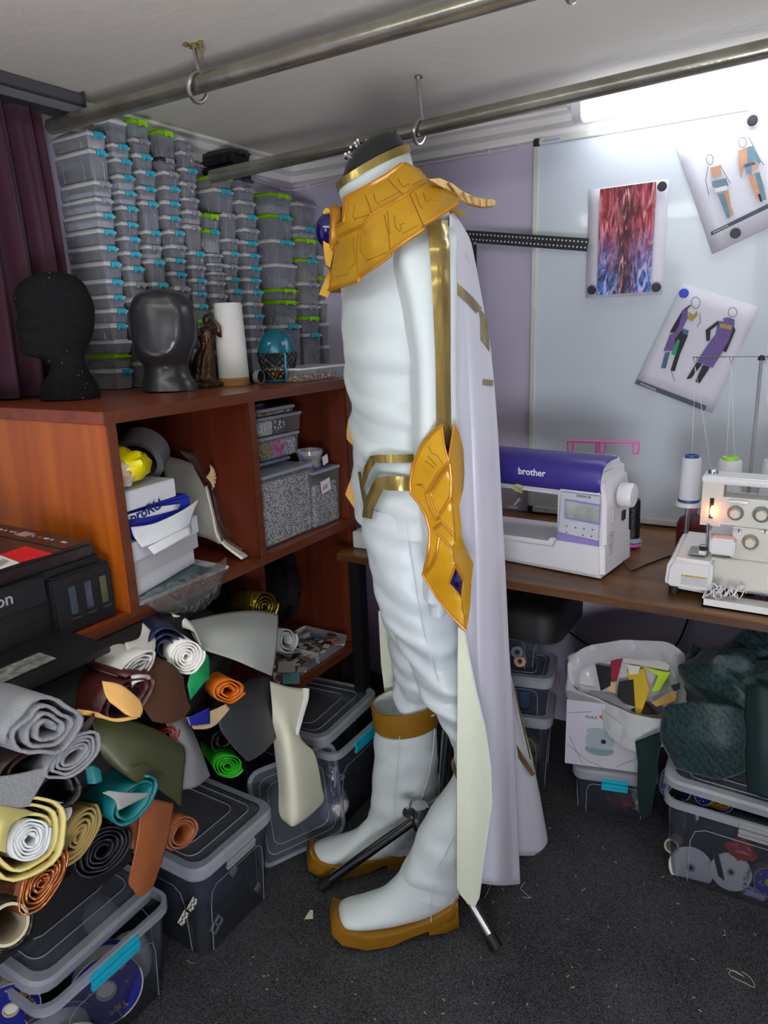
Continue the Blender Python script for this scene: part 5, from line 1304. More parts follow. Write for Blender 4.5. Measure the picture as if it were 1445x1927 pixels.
# ------------------------------------------------------------------ big clear lidded bins
m_bin = clear('bin_plastic', '#a8aebb', 0.09, 0.2, '#d3d8e2')
m_binlid = clear('bin_lid', '#b4bac4', 0.16, 0.25, '#d3d8e2')
m_binrim = clear('bin_rim', '#c3cad2', 0.5, 0.3, '#dfe4ea')
def rrect(c, ux, uy, hx, hy, r, n=5):
    out = []
    for sx, sy, a0 in ((1, 1, 0), (-1, 1, 90), (-1, -1, 180), (1, -1, 270)):
        for k in range(n):
            a = math.radians(a0 + 90 * k / (n - 1))
            out.append(c + ux * (sx * (hx - r) + math.cos(a) * r) + uy * (sy * (hy - r) + math.sin(a) * r))
    return out
def clear_bin(label, c, ang, L_, W_, H_, lid='on', handle=None, tilt=None, hside=1, rad=.03, taper=.9, panel=True, group='clear lidded bins', lift=0.0):
    """c: floor centre, ang: heading of the long axis, lid: on / off / a (shift, rotation) for an ajar lid"""
    c = V(c); ux = V((math.cos(ang), math.sin(ang), 0)); uy = V((-ux.y, ux.x, 0)); zv = V((0, 0, 1))
    t = thing('clear_bin', c, label, 'bin', group)
    rr = [rrect(c + zv * .001, ux, uy, L_ / 2 * taper - .006, W_ / 2 * taper - .006, rad), rrect(c + zv * .006, ux, uy, L_ / 2 * taper, W_ / 2 * taper, rad), rrect(c + zv * (H_ - .022), ux, uy, L_ / 2 * .985, W_ / 2 * .985, rad)]
    mb = MB(); n = len(rr[0])
    mb.loft(rr, cap=False); mb.add(rr[0], [tuple(range(n))])
    mb.build('body', m_bin, t, smooth=50, fix=False)
    MB().loft([rrect(c + zv * (H_ - .022), ux, uy, L_ / 2 * .99, W_ / 2 * .99, rad), rrect(c + zv * (H_ - .02), ux, uy, L_ / 2 + .006, W_ / 2 + .006, rad + .006), rrect(c + zv * H_, ux, uy, L_ / 2 + .006, W_ / 2 + .006, rad + .006), rrect(c + zv * H_, ux, uy, L_ / 2 * .985, W_ / 2 * .985, rad)], cap=False).build('rim', m_binrim, t, smooth=40)
    if panel:   # arch line pressed into each long side and each end
        for (a, b, hw, hh_) in ((ux, uy, W_, L_), (-ux, uy, W_, L_), (uy, ux, L_, W_), (-uy, ux, L_, W_)):
            e = hh_ / 2
            pt = lambda s, z: c + a * (e * (taper + (.985 - taper) * z) + .0005) + b * (s * hw * .5) + zv * (H_ * z)
            MB().tube([pt(-.7, .03), pt(-.7, .55), pt(-.66, .68), pt(-.56, .73), pt(.56, .73), pt(.66, .68), pt(.7, .55), pt(.7, .03)], .0011, 5).build('panel_line', m_binrim, t)
    if lid != 'off':
        lt = thing('_l', c, '', '') if False else None
        sh, rot = (V((0, 0, 0)), Matrix.Identity(3)) if lid == 'on' else lid
        piv = c + zv * H_
        T = lambda p: piv + rot @ (p - piv) + sh
        rr2 = [rrect(c + zv * (H_ - .012 + .0), ux, uy, L_ / 2 + .010, W_ / 2 + .010, rad + .01), rrect(c + zv * (H_ + .006), ux, uy, L_ / 2 + .010, W_ / 2 + .010, rad + .01), rrect(c + zv * (H_ + .012), ux, uy, L_ / 2 + .004, W_ / 2 + .004, rad + .004), rrect(c + zv * (H_ + .012), ux, uy, L_ / 2 - .012, W_ / 2 - .012, rad)]
        mb = MB().loft([[T(p) for p in r] for r in rr2], cap=False)
        lo = mb.build('lid_rim', m_binrim, t, smooth=40)
        mb = MB(); r0 = [T(p) for p in rrect(c + zv * (H_ + .004), ux, uy, L_ / 2 - .012, W_ / 2 - .012, rad)]
        mb.prism(r0, rot @ V((0, 0, .003)))
        lp = mb.build('lid', m_binlid, t, smooth=0)
        for k in (.8, .62):
            MB().tube([T(p) for p in rrect(c + zv * (H_ + .0085), ux, uy, (L_ / 2) * k, (W_ / 2) * k, rad * .8)], .0013, 5, closed=True).build('lid_ridge', m_binrim, lp)
    if handle:
        hm, sides = handle
        for (d, along, e, hw) in sides:
            for k in range(3):
                dd = {'+x': ux, '-x': -ux, '+y': uy, '-y': -uy}[d]; aa = {'x': ux, 'y': uy}[along]
                MB().obox(c + dd * (e + .009 + .003 * (k % 2)) + zv * (H_ - .012 - .012 * k), aa * hw, dd * .004, zv * .0052).build('handle', hm, t, bevel=.0015)
    return t, ux, uy
m_spoolb = mat('spool_blue', '#1b2384', 0.4, var=0.1)
m_spoolw = mat('spool_white', '#e0dfd9', 0.6, var=0.04)
m_cardb = mat('card_tube', '#b6ab92', 0.85)
m_goldp = mat('print_gold', '#c8a63c', 0.4, 0.3)
m_ribw = mat('ribbon_white', '#dcdad6', 0.55, var=0.05, vscale=60)
m_navy = mat('cloth_navy', '#161b2c', 0.8, var=0.5, vscale=9, col2='#2c3350', bump=.4, bscale=30)
def spool(c, ax, r, w_, label, wm, face=None, words=None, hole=.28, group='ribbon spools'):
    c = V(c); ax = V(ax).normalized()
    t = thing('ribbon_spool', c - V((0, 0, r)), label, 'spool', group)
    for s in (-1, 1):
        MB().lathe([(r * hole, s * w_ / 2), (r, s * w_ / 2), (r, s * (w_ / 2 + .002)), (r * hole, s * (w_ / 2 + .002)), (r * hole, s * w_ / 2)], c, axis=ax, n=36, cap=False).build('flange', face or m_spoolb, t, smooth=40)
        MB().lathe([(r * .97, s * (w_ / 2 + .002)), (r * 1.01, s * (w_ / 2 + .0025)), (r * 1.01, s * w_ / 2)], c, axis=ax, n=36, cap=False).build('flange_rim', m_cardb, t, smooth=40)
    MB().lathe([(r * .88, -w_ / 2 + .001), (r * .9, 0), (r * .88, w_ / 2 - .001)], c, axis=ax, n=36).build('winding', wm, t, smooth=40)
    MB().lathe([(r * hole * .8, -w_ / 2 - .004), (r * hole, -w_ / 2 - .004), (r * hole, w_ / 2 + .004), (r * hole * .8, w_ / 2 + .004), (r * hole * .8, -w_ / 2 - .004)], c, axis=ax, n=24, cap=False).build('tube', m_cardb, t, smooth=40)
    u, v, d = frame_of(ax)
    if d.dot(CAM - c) < 0: d = -d
    up_ = (V((0, 0, 1)) - d * d.z).normalized(); rt_ = up_.cross(d)
    if face is None:
        for k in range(9):
            a = R.random() * 6.28; q = R.uniform(.45, .9) * r
            MB().lathe([(.0022, 0), (.0015, .0005)], c + d * (w_ / 2 + .002) + (up_ * math.sin(a) + rt_ * math.cos(a)) * q, axis=d, n=6).build('star_print', m_goldp, t)
    if words:
        for (s, ang, sz, mm) in words:
            a = math.radians(ang)
            o_ = up_ * math.sin(a) + rt_ * math.cos(a); tdir = up_ * math.cos(a) - rt_ * math.sin(a)
            letters('print', s, c + d * (w_ / 2 + .0023) + o_ * r * .68, -tdir, o_, sz, mm, t, depth=.0002, bold=.0002)
    return t

# ---- bin at the front left, lid shifted and tilted
rot1 = Matrix.Rotation(math.radians(-5), 3, 'X') @ Matrix.Rotation(math.radians(9), 3, 'Y') @ Matrix.Rotation(math.radians(6), 3, 'Z')
b1c = V((-1.27, .64, 0))
clear_bin('clear bin of ribbon spools with turquoise handle and a lid askew, at the front corner', b1c, 0, .44, .29, .228, lid=(V((-.05, .0, .03)), rot1), handle=(m_teal, [('+x', 'y', .218, .055)]))
wz = mat('winding_white', '#d9d7d2', .5, var=.1, vscale=90, stretch=(1, 1, 4))
spool((-1.105, .53, .085), (.8, -.35, -.25), .075, .04, 'blue labelled white ribbon spool tilted behind the bin wall, lower one', wz, words=[('Biser', 150, .02, m_goldp), ('Star', 40, .02, m_goldp)])
spool((-1.115, .655, .10), (.75, -.45, .2), .07, .05, 'blue labelled spool of white tape below the turquoise handle', wz, words=[('Biser', 60, .02, m_goldp), ('Tape', 290, .018, m_goldp)])
spool((-1.16, .50, .185), (.7, -.5, .1), .05, .04, 'blue labelled spool lettered in gold high in the front bin', wz, words=[('Boss', 20, .022, m_goldp)])
for i, (x, y, z, r_) in enumerate(((-1.14, .735, .075, .055), (-1.2, .72, .165, .045))):
    o = drop(blob((x, y, z), r_ * .9, r_ * .75, r_, 20 + i, 24, .06), max(.008, z - r_))
    tag(o.build('wadding_ball', m_ribw, smooth=60), ('lower white ball of tape in the front bin' if i == 0 else 'upper white ball of tape in the front bin'), 'ball of tape', 'balls of white tape')
spool((-1.33, .60, .17), (.2, -.2, 1), .07, .03, 'flat dark spool lying just under the lid of the front bin', m_navy, words=None)
o = blob((-1.36, .6, .07), .11, .13, .06, 31, 20, .1); tag(o.build('dark_cloth', m_navy, smooth=60), 'dark folded cloth at the back of the front bin', 'cloth')

# ---- second bin, closed, with grey handle
clear_bin('closed clear bin of navy cloth with grey handle, in the middle of the floor row', (-1.235, .968, 0), 0, .41, .245, .245, handle=(mat('handle_grey', '#9a9c9e', .4), [('+x', 'y', .203, .045)]))
o = drop(blob((-1.22, .965, .1), .165, .095, .105, 41, 28, .16), .008); o.v = [V((min(-1.06, p.x), max(.875, min(1.065, p.y)), min(.2, p.z))) for p in o.v]
tag(o.build('navy_cloth', m_navy, smooth=60), 'crumpled navy cloth filling the bin with the grey handle', 'cloth')
m_buck = mat('buckle_white', '#dcd9cf', 0.4)
for i, (px, py, s) in enumerate(((362, 1702, .02), (408, 1740, .03), (345, 1728, .02), (485, 1670, .014), (440, 1640, .016))):
    q = P(px, py, X=-1.052)
    e1, e2 = V((0, .8, .55)) * s * .55, V((0, -.45, .8)) * s * .38
    mb = MB()
    for a_, b_, c_ in ((e1, 0, 1), (-e1, 0, 1), (e2, 1, 1), (-e2, 1, 1), (V(), 0, 1)):
        mb.obox(q + a_, (e1.normalized() if b_ else e2.normalized()) * ((e1 if b_ else e2).length + .002), (e2.normalized() if b_ else e1.normalized()) * .0022, V((.002, 0, 0)))
    tag(mb.build('buckle', m_buck, smooth=50), ['small white plastic buckle with a bar, high in the navy bin', 'large white plastic buckle low in the navy bin', 'white plastic buckle at the corner of the navy bin', 'white plastic buckle at the far end of the navy bin', 'white plastic buckle in the middle of the navy bin'][i], 'buckle', 'white plastic buckles')

# ---- third bin under the end of the shelf unit, lid ajar, and a spare lid leaning in front
rot3 = Matrix.Rotation(math.radians(-4), 3, 'Y') @ Matrix.Rotation(math.radians(3), 3, 'X')
clear_bin('clear bin of white tape with turquoise handles under the end of the shelf unit', (-1.21, 1.46, 0), 0, .40, .27, .262, lid=(V((-.03, -.01, .028)), rot3), handle=(m_teal, [('+x', 'y', .198, .05)]))
o = drop(blob((-1.06, 1.37, .07), .04, .045, .055, 51, 22, .1), .008); tag(o.build('tape_roll', m_ribw, smooth=60), 'white roll of tape standing in the bin under the shelf end', 'ball of tape', 'balls of white tape')
o = MB()
for k in range(9):
    o.tube(catmull([V((-1.05 + R.uniform(-.02, .02), 1.36 + R.uniform(-.03, .03), .12 + .025 * q + R.uniform(-.01, .01))) for q in range(4)], 14), .004, 6)
tag(o.build('cord_tangle', m_ribw, smooth=60), 'tangle of white cords above the tape roll in the far bin', 'cord')
o = drop(blob((-1.22, 1.5, .1), .13, .09, .08, 53, 20, .15), .008); tag(o.build('dark_wool', m_navy, smooth=60), 'dark bundle at the back of the far bin', 'cloth')
ld = thing('spare_lid', (-1.05, 1.23, 0), 'clear spare bin lid standing on edge behind the cream cloth', 'lid')
lx = V((.42, .9, 0)).normalized(); lz = V((-.12, .05, 1)).normalized(); lc = P(566, 1500, X=-1.07); lc = V((lc.x, lc.y, 0)) + lz * .135
lnn = lx.cross(lz).normalized()
rA = rrect(lc, lx, lz, .125, .132, .03)
MB().prism(rA, lnn * .003).build('panel', m_binlid, ld, smooth=0)
MB().tube(rA, .007, 8, closed=True).build('rim', m_binrim, ld)
for k in (.82, .66):
    MB().tube(rrect(lc + lnn * .003, lx, lz, .125 * k, .132 * k, .025), .0014, 5, closed=True).build('ridge', m_binrim, ld)

# ------------------------------------------------------------------ fabric and leather rolls stuffed under the middle board
def cloth(name, col, rough=.8, **k): return mat(name, col, rough, **k)
m_linen = cloth('linen_grey', '#85878b', .9, var=.2, vscale=300, bump=.25, bscale=260)
m_burg = cloth('leather_burgundy', '#4a1d1e', .35, var=.15, vscale=8, bump=.15, bscale=160)
m_tan = cloth('suede_tan', '#d8a860', .9, var=.1)
m_wfelt = cloth('felt_white', '#e4e3dc', .9, var=.06, bump=.2, bscale=120)
m_wgrey = cloth('cloth_palegrey', '#c9c8c5', .6, var=.06)
m_navyl = cloth('leather_navy', '#111d40', .4, var=.1)
m_brsu = cloth('suede_brown', '#4c2b14', .9, var=.25, vscale=14, bump=.2, bscale=100)
m_emer = cloth('satin_green', '#0b8a4e', .4)
m_oran = cloth('leather_orange', '#c26410', .4, var=.12, vscale=20)
m_dgrey = cloth('leather_dark_grey', '#3e4044', .5, var=.08)
m_lgrey = cloth('leather_grey', '#8d908d', .45, var=.06)
m_creamc = cloth('cloth_cream', '#dcdcc4', .85, var=.04)
m_olive = cloth('leather_olive', '#3f4426', .5, var=.1, vscale=10)
m_brgr = cloth('vinyl_green', '#1f9a12', .35, var=.2, vscale=18)
m_tealc = cloth('leather_teal', '#0a6f74', .4, var=.12, vscale=14)
m_brl = cloth('leather_brown', '#8a4e2c', .45, var=.1, vscale=14)
m_yel = cloth('cloth_pale_yellow', '#c9bd78', .65, var=.06)
m_khak = cloth('cloth_khaki', '#94804a', .7, var=.1)
m_blkn = cloth('cloth_black_navy', '#0a0c18', .5, var=.4, vscale=30, bump=.3, bscale=60)
m_copp = cloth('foil_copper', '#b5754a', .25, metal=.8, var=.2, vscale=30, bump=.3, bscale=40)
m_blkl = cloth('leather_black', '#0c0c0d', .45, bump=.3, bscale=160)
m_goldblk = cloth('foil_gold_black', '#8a7420', .2, metal=.85, var=.5, vscale=10, col2='#3a3008')
m_red = cloth('leather_red', '#8a0d18', .35)
m_bluel = cloth('vinyl_blue', '#1a2280', .3)
m_maro = cloth('leather_dark_maroon', '#2c1818', .45, var=.1)
m_smoke2 = cloth('foam_white', '#cfd3d4', .9)
def fabric_roll(label, end, X, away, L_, r, turns, m, squash=1.0, rotd=0.0, thick=.004, core=.25, wob=.12, seed=0, group='rolls of cloth and leather', X2=None, edge=None):
    """a loosely wound roll: its open end at pixel `end` at depth X, its axis going back towards pixel `away`"""
    c = P(*end, X=X); f_ = P(*away, X=X - L_) - c; d = f_.normalized()
    zv = V((0, 0, 1)); u = (zv - d * d.z).normalized(); w_ = d.cross(u)
    a0 = math.radians(rotd); u, w_ = u * math.cos(a0) + w_ * math.sin(a0), w_ * math.cos(a0) - u * math.sin(a0)
    nn = max(12, int(26 * turns)); nl = 7
    def fn(i, j):
        t = i; th = t * turns * 2 * math.pi
        rr = r * (core + (1 - core) * t) * (1 + wob * noise.noise(V((math.cos(th) * 1.2 + seed * 3.1, math.sin(th) * 1.2, t * turns * .4))))
        rr *= 1 + .05 * noise.noise(V((j * 3, th * .5, seed)))
        return c + d * (j * L_ + .006 * noise.noise(V((th, seed, 0)))) + u * (math.sin(th) * rr * squash) + w_ * (math.cos(th) * rr)
    mb = MB().grid(fn, nn, nl)
    o = mb.build('fabric_roll', m, smooth=60, solid=thick, fix=False)
    tag(o, label, 'fabric roll', group)
    return o
def pt(px, py, X): return P(px, py, X=X)
def drape(label, rows, m, nu=18, nv=18, thick=.002, wob=.0, ws=14, group='rolls of cloth and leather', name='cloth_piece'):
    o = sheet(name, [[P(x, y, X=X) for x, y, X in r] for r in rows], m, None, nu, nv, thick, wob, ws)
    return tag(o, label, 'fabric', group)
# centre and right of the pile
gold_r = fabric_roll('shiny gold and black foil roll lying on the grey leather roll', (500, 1142), -1.06, (395, 1125), .26, .037, 4, m_goldblk, core=.15, thick=.003, seed=1)
o = MB().lathe([(.0385, -.018), (.0392, -.012), (.0392, .012), (.0385, .018)], P(442, 1133, X=-1.16), axis=P(395, 1125, X=-1.32) - P(500, 1142, X=-1.06), n=28, cap=False)
attach(o.build('band', m_blkl, smooth=50), gold_r, 'band')
fabric_roll('crumpled grey leather end curling out beside the scrap tray', (542, 1205), -1.02, (440, 1185), .2, .036, 2.2, m_lgrey, squash=.8, core=.45, thick=.003, wob=.06, seed=2, rotd=60)
drape('wide grey leather sheet folded over the shelf edge, below the gold roll', [[(352, 1170, -1.11), (420, 1155, -1.08), (480, 1150, -1.05), (523, 1156, -1.03)], [(362, 1195, -1.07), (420, 1185, -1.03), (480, 1185, -1.0), (522, 1195, -.985)], [(376, 1215, -1.04), (430, 1225, -1.0), (475, 1235, -.97), (517, 1240, -.965)], [(384, 1224, -1.03), (435, 1240, -.99), (478, 1258, -.96), (511, 1272, -.955)]], m_lgrey, 22, 14, .003)
felt_r = fabric_roll('white felt roll with a spiral end beside the navy leather', (352, 1236), -1.0, (285, 1190), .2, .036, 5, m_wfelt, core=.15, thick=.003, seed=3)
_d = drape('white felt tail rising behind the spiral felt roll', [[(322, 1155, -1.12), (350, 1165, -1.1), (368, 1185, -1.08)], [(340, 1180, -1.1), (365, 1190, -1.06), (378, 1215, -1.02)]], m_wfelt, 10, 8, .003)
attach(_d, felt_r, 'tail')
fabric_roll('navy leather roll between the pale cloth and the white felt', (315, 1220), -1.03, (270, 1175), .2, .042, 2.5, m_navyl, core=.3, thick=.003, seed=4)
grey_r = fabric_roll('pale grey cloth folded flat beneath the middle board', (258, 1258), -1.0, (120, 1225), .26, .05, 3.5, m_wgrey, squash=.42, core=.2, thick=.003, seed=5, rotd=-18)
_d = drape('pale grey cloth corner standing up above its fold', [[(235, 1210, -1.06), (262, 1200, -1.07), (268, 1172, -1.1)], [(245, 1240, -1.03), (275, 1225, -1.03), (290, 1195, -1.06)], [(262, 1252, -1.0), (285, 1238, -1.0), (292, 1215, -1.02)]], m_wgrey, 12, 12, .002)
attach(_d, grey_r, 'corner')
drape('brown suede hide hanging from the middle of the pile', [[(285, 1235, -1.02), (320, 1250, -1.0), (345, 1275, -.99)], [(262, 1280, -.985), (310, 1300, -.97), (352, 1320, -.97)], [(270, 1330, -.965), (315, 1345, -.955), (358, 1330, -.965)], [(285, 1358, -.96), (320, 1362, -.955), (345, 1350, -.96)]], m_brsu, 18, 18, .003, .004)
drape('emerald green satin scrap beside the orange roll', [[(378, 1228, -1.02), (392, 1235, -1.01), (395, 1278, -.99)], [(360, 1262, -1.0), (375, 1268, -.99), (385, 1284, -.98)], [(352, 1290, -.99), (356, 1305, -.98), (358, 1318, -.98)]], m_emer, 10, 10, .0015)
fabric_roll('orange leather roll with a folded open end', (432, 1300), -.97, (355, 1258), .22, .037, 3, m_oran, squash=.72, core=.3, thick=.0035, wob=.2, seed=6, rotd=25)
drape('dark grey leather sheet curling down below the orange roll', [[(475, 1275, -1.08), (500, 1272, -1.08), (512, 1282, -1.08)], [(432, 1310, -1.0), (480, 1320, -1.02), (522, 1335, -1.05)], [(412, 1360, -.97), (465, 1375, -.98), (526, 1370, -1.03)], [(435, 1400, -.955), (468, 1415, -.96), (515, 1395, -1.0)], [(462, 1428, -.94), (470, 1432, -.945), (490, 1420, -.97)]], m_dgrey, 20, 20, .002)
fabric_roll('blue vinyl roll tucked under the orange roll', (395, 1352), -.985, (330, 1340), .15, .03, 2, m_bluel, squash=.5, thick=.003, seed=8, rotd=20)
drape('tan suede flap under the orange roll', [[(350, 1350, -.97), (390, 1340, -.965), (425, 1325, -.965)], [(365, 1372, -.955), (400, 1368, -.95), (432, 1335, -.955)]], cloth('suede_beige', '#b79d78', .9), 12, 8, .003)
drape('blue vinyl strip lying over the tan flap', [[(352, 1352, -.958), (372, 1342, -.955), (394, 1331, -.955)], [(358, 1366, -.952), (378, 1364, -.95), (395, 1362, -.95)]], m_bluel, 8, 6, .001)
cr = thing('cream_cloth', P(560, 1400, X=-1.0), 'cream cloth hanging down over the bins at the end of the pile', 'fabric', 'rolls of cloth and leather')
sheet('hanging_panel', [[P(508, 1282, X=-1.06), P(540, 1292, X=-1.04), P(574, 1296, X=-1.03)], [P(512, 1330, X=-1.03), P(540, 1350, X=-1.0), P(562, 1380, X=-.985)], [P(516, 1400, X=-1.02), P(545, 1400, X=-.97), P(592, 1420, X=-.98)], [P(524, 1475, X=-1.01), P(555, 1470, X=-.955), P(606, 1485, X=-.985)], [P(526, 1530, X=-1.0), P(560, 1535, X=-.95), P(608, 1508, X=-.99)], [P(540, 1548, X=-.985), P(552, 1554, X=-.96), P(575, 1540, X=-.975)]], m_creamc, cr, 26, 34, .003)
MB().tube([P(574, 1296, X=-1.028), P(572, 1315, X=-1.02), P(563, 1350, X=-1.0), P(558, 1382, X=-.98)], [.011, .012, .01, .005], 10, flat=.5).build('selvedge', m_wfelt, cr)
# middle left
burg_r = fabric_roll('burgundy leather roll lined with tan suede', (238, 1318), -.965, (95, 1270), .26, .062, 2.2, m_burg, squash=.62, core=.5, thick=.003, seed=9, rotd=-20)
_d = drape('tan suede lining turned out of the burgundy leather roll', [[(192, 1282, -.972), (228, 1290, -.955), (262, 1318, -.94)], [(200, 1312, -.955), (235, 1330, -.935), (268, 1335, -.93)], [(222, 1330, -.945), (245, 1348, -.925), (262, 1350, -.925)]], m_tan, 14, 12, .004)
attach(_d, burg_r, 'lining')
_d = drape('thin tan suede edge curling under the burgundy leather', [[(145, 1335, -.97), (180, 1340, -.955), (215, 1352, -.945), (262, 1344, -.93)], [(150, 1344, -.968), (185, 1350, -.953), (220, 1358, -.943), (258, 1352, -.93)]], m_tan, 18, 4, .004)
attach(_d, burg_r, 'lining_edge')
drape('small white leather offcut on the brown suede', [[(246, 1270, -.975), (258, 1268, -.97), (285, 1270, -.97)], [(248, 1295, -.965), (256, 1285, -.965), (284, 1278, -.968)]], m_smoke2, 8, 6, .002)
fabric_roll('folded grey linen bolt with a triangular open end', (92, 1372), -.93, (-70, 1320), .28, .062, 3.6, m_linen, squash=.72, core=.18, thick=.005, wob=.32, seed=11, rotd=35)
fabric_roll('grey linen roll with a tight spiral end', (140, 1422), -.925, (20, 1395), .26, .05, 4.2, m_linen, squash=.52, core=.3, thick=.004, wob=.2, seed=12, rotd=-12)
fabric_roll('dark maroon leather roll beneath the grey linen bolts', (60, 1440), -.96, (-60, 1400), .24, .055, 2, m_maro, squash=.55, core=.5, thick=.003, seed=13)
drape('dark maroon leather flap between the two grey linen bolts', [[(118, 1388, -.945), (150, 1368, -.945), (176, 1342, -.95)], [(125, 1400, -.935), (158, 1382, -.935), (180, 1352, -.94)]], m_maro, 10, 6, .003)
drape('grey linen flap hanging at the edge of the pile', [[(0, 1462, -.95), (40, 1455, -.945), (98, 1440, -.94)], [(-10, 1490, -.935), (35, 1492, -.93), (75, 1480, -.93)], [(-15, 1512, -.925), (30, 1520, -.92), (52, 1518, -.92)]], m_linen, 14, 12, .004)
fabric_roll('black grained leather roll with an open dark end', (108, 1488), -.93, (10, 1460), .22, .042, 1.8, m_blkl, squash=.8, core=.6, thick=.004, seed=14, rotd=30)
drape('olive green leather sheet draped over the teal roll', [[(170, 1348, -.975), (225, 1352, -.965), (290, 1372, -.955), (345, 1405, -.95)], [(180, 1385, -.955), (230, 1395, -.935), (285, 1405, -.925), (348, 1425, -.935)], [(195, 1425, -.945), (230, 1440, -.92), (262, 1445, -.915), (345, 1455, -.935)], [(240, 1462, -.925), (255, 1468, -.91), (275, 1440, -.915), (342, 1490, -.935)], [(254, 1470, -.92), (262, 1472, -.91), (290, 1480, -.92), (340, 1518, -.935)]], m_olive, 30, 28, .0025)
fabric_roll('red leather roll peeping out above the olive sheet', (318, 1382), -.965, (280, 1370), .1, .022, 2, m_red, squash=.7, thick=.003, seed=15)
drape('mid grey cloth hanging between olive sheet and green vinyl', [[(310, 1352, -.98), (335, 1345, -.98), (352, 1352, -.98)], [(322, 1395, -.965), (350, 1385, -.955), (372, 1398, -.965)], [(340, 1440, -.955), (368, 1435, -.945), (388, 1440, -.955)], [(343, 1486, -.95), (370, 1480, -.94), (395, 1460, -.95)]], cloth('cloth_mid_grey', '#6f7072', .6, var=.08), 18, 18, .002)
fabric_roll('bright green vinyl roll below the dark grey sheet', (430, 1442), -.965, (395, 1392), .14, .034, 4, m_brgr, squash=.75, core=.2, thick=.002, seed=16, rotd=30)
fabric_roll('dark plastic sheet roll behind the bright green vinyl', (420, 1392), -1.0, (380, 1362), .12, .03, 2, m_blkl, seed=17)
teal_r = fabric_roll('teal leather roll with a flat open suede end', (252, 1510), -.905, (140, 1455), .22, .048, 2.1, m_tealc, squash=.62, core=.6, thick=.0035, wob=.14, seed=18, rotd=-22)
_d = drape('teal leather tongue with grey suede back on the roll end', [[(192, 1492, -.9), (215, 1505, -.888), (222, 1525, -.885)], [(205, 1488, -.895), (240, 1492, -.885), (288, 1492, -.885)]], cloth('suede_grey', '#8b8d8c', .9), 10, 6, .003)
attach(_d, teal_r, 'tongue')
_d = drape('teal leather strap folded over its roll', [[(160, 1445, -.945), (175, 1440, -.94), (190, 1450, -.935)], [(165, 1475, -.935), (180, 1475, -.925), (192, 1470, -.925)]], m_tealc, 10, 8, .002)
attach(_d, teal_r, 'strap')
# lower left
yel_r = fabric_roll('pale yellow cloth roll with a white inner roll', (52, 1580), -.91, (-60, 1555), .24, .062, 2.4, m_yel, squash=.92, core=.55, thick=.004, wob=.12, seed=19)
fabric_roll('thin white foam roll inside the pale yellow cloth', (58, 1580), -.905, (-50, 1556), .2, .029, 5, m_smoke2, core=.25, thick=.003, seed=20)
_d = drape('pale yellow cloth end spreading to the edge of the picture', [[(-20, 1510, -.93), (30, 1518, -.925), (62, 1530, -.92)], [(-20, 1550, -.9), (5, 1550, -.895), (20, 1552, -.9)], [(-20, 1600, -.9), (-5, 1600, -.895), (10, 1605, -.9)]], m_yel, 12, 12, .003)
attach(_d, yel_r, 'loose_end')
fabric_roll('khaki cloth bolt folded flat beside the pale yellow roll', (150, 1572), -.93, (60, 1545), .2, .05, 5, m_khak, squash=.5, core=.15, thick=.003, wob=.15, seed=21, rotd=-38)
fabric_roll('glossy black-navy cloth roll under the brown leather', (195, 1600), -.93, (110, 1580), .22, .05, 5, m_blkn, squash=.72, core=.2, thick=.003, seed=22, rotd=-15)
fabric_roll('small pale grey roll poking out above the khaki bolt', (112, 1530), -.935, (50, 1510), .16, .018, 3, m_wgrey, thick=.002, seed=23)
fabric_roll('brown leather roll with a tubular end', (345, 1568), -.935, (240, 1515), .22, .034, 2.6, m_brl, squash=.85, core=.55, thick=.0035, seed=24)
drape('brown leather strip hanging down over the front bin', [[(262, 1495, -.925), (295, 1505, -.915), (326, 1512, -.92)], [(262, 1545, -.905), (290, 1555, -.9), (318, 1565, -.905)], [(254, 1600, -.9), (280, 1615, -.895), (304, 1620, -.9)], [(242, 1655, -.905), (265, 1672, -.9), (290, 1662, -.905)], [(244, 1662, -.905), (262, 1688, -.9), (284, 1670, -.905)]], m_brl, 16, 24, .0025)
drape('brown leather sheet behind the hanging strip', [[(210, 1530, -.95), (240, 1530, -.94), (270, 1535, -.935)], [(225, 1570, -.94), (250, 1575, -.93), (270, 1580, -.925)], [(245, 1595, -.935), (255, 1600, -.925), (265, 1602, -.92)]], m_brl, 10, 10, .003)
fabric_roll('crinkled copper foil roll with layered end', (80, 1660), -.90, (-10, 1635), .2, .045, 6, m_copp, squash=.6, core=.12, thick=.0025, wob=.3, seed=25, rotd=-28)
fabric_roll('black roll on a cardboard tube at the lower edge of the pile', (14, 1742), -.905, (-60, 1720), .18, .036, 2, m_blkl, core=.8, thick=.006, seed=26, squash=.95, rotd=-30)
ctb = P(16, 1740, X=-.9); dctb = (P(-60, 1718, X=-1.08) - ctb).normalized()
o = MB().lathe([(.024, 0), (.028, 0), (.028, .16), (.024, .16), (.024, 0)], ctb, axis=dctb, n=24, cap=False); tag(o.build('cardboard_tube', m_cardb, smooth=40), 'cardboard tube inside the black roll at the picture edge', 'tube')
# dark filling behind the rolls so that they rest on one another
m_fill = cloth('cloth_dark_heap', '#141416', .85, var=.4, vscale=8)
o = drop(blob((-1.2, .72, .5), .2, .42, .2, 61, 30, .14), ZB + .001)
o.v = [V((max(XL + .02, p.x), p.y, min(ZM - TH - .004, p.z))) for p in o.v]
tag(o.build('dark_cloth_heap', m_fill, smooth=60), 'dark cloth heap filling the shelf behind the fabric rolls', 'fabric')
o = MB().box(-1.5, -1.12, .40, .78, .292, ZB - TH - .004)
tag(o.build('dark_cloth_stack', m_fill, bevel=.02, seg=3), 'dark folded cloth lying on the lid of the front bin behind the rolls', 'fabric')
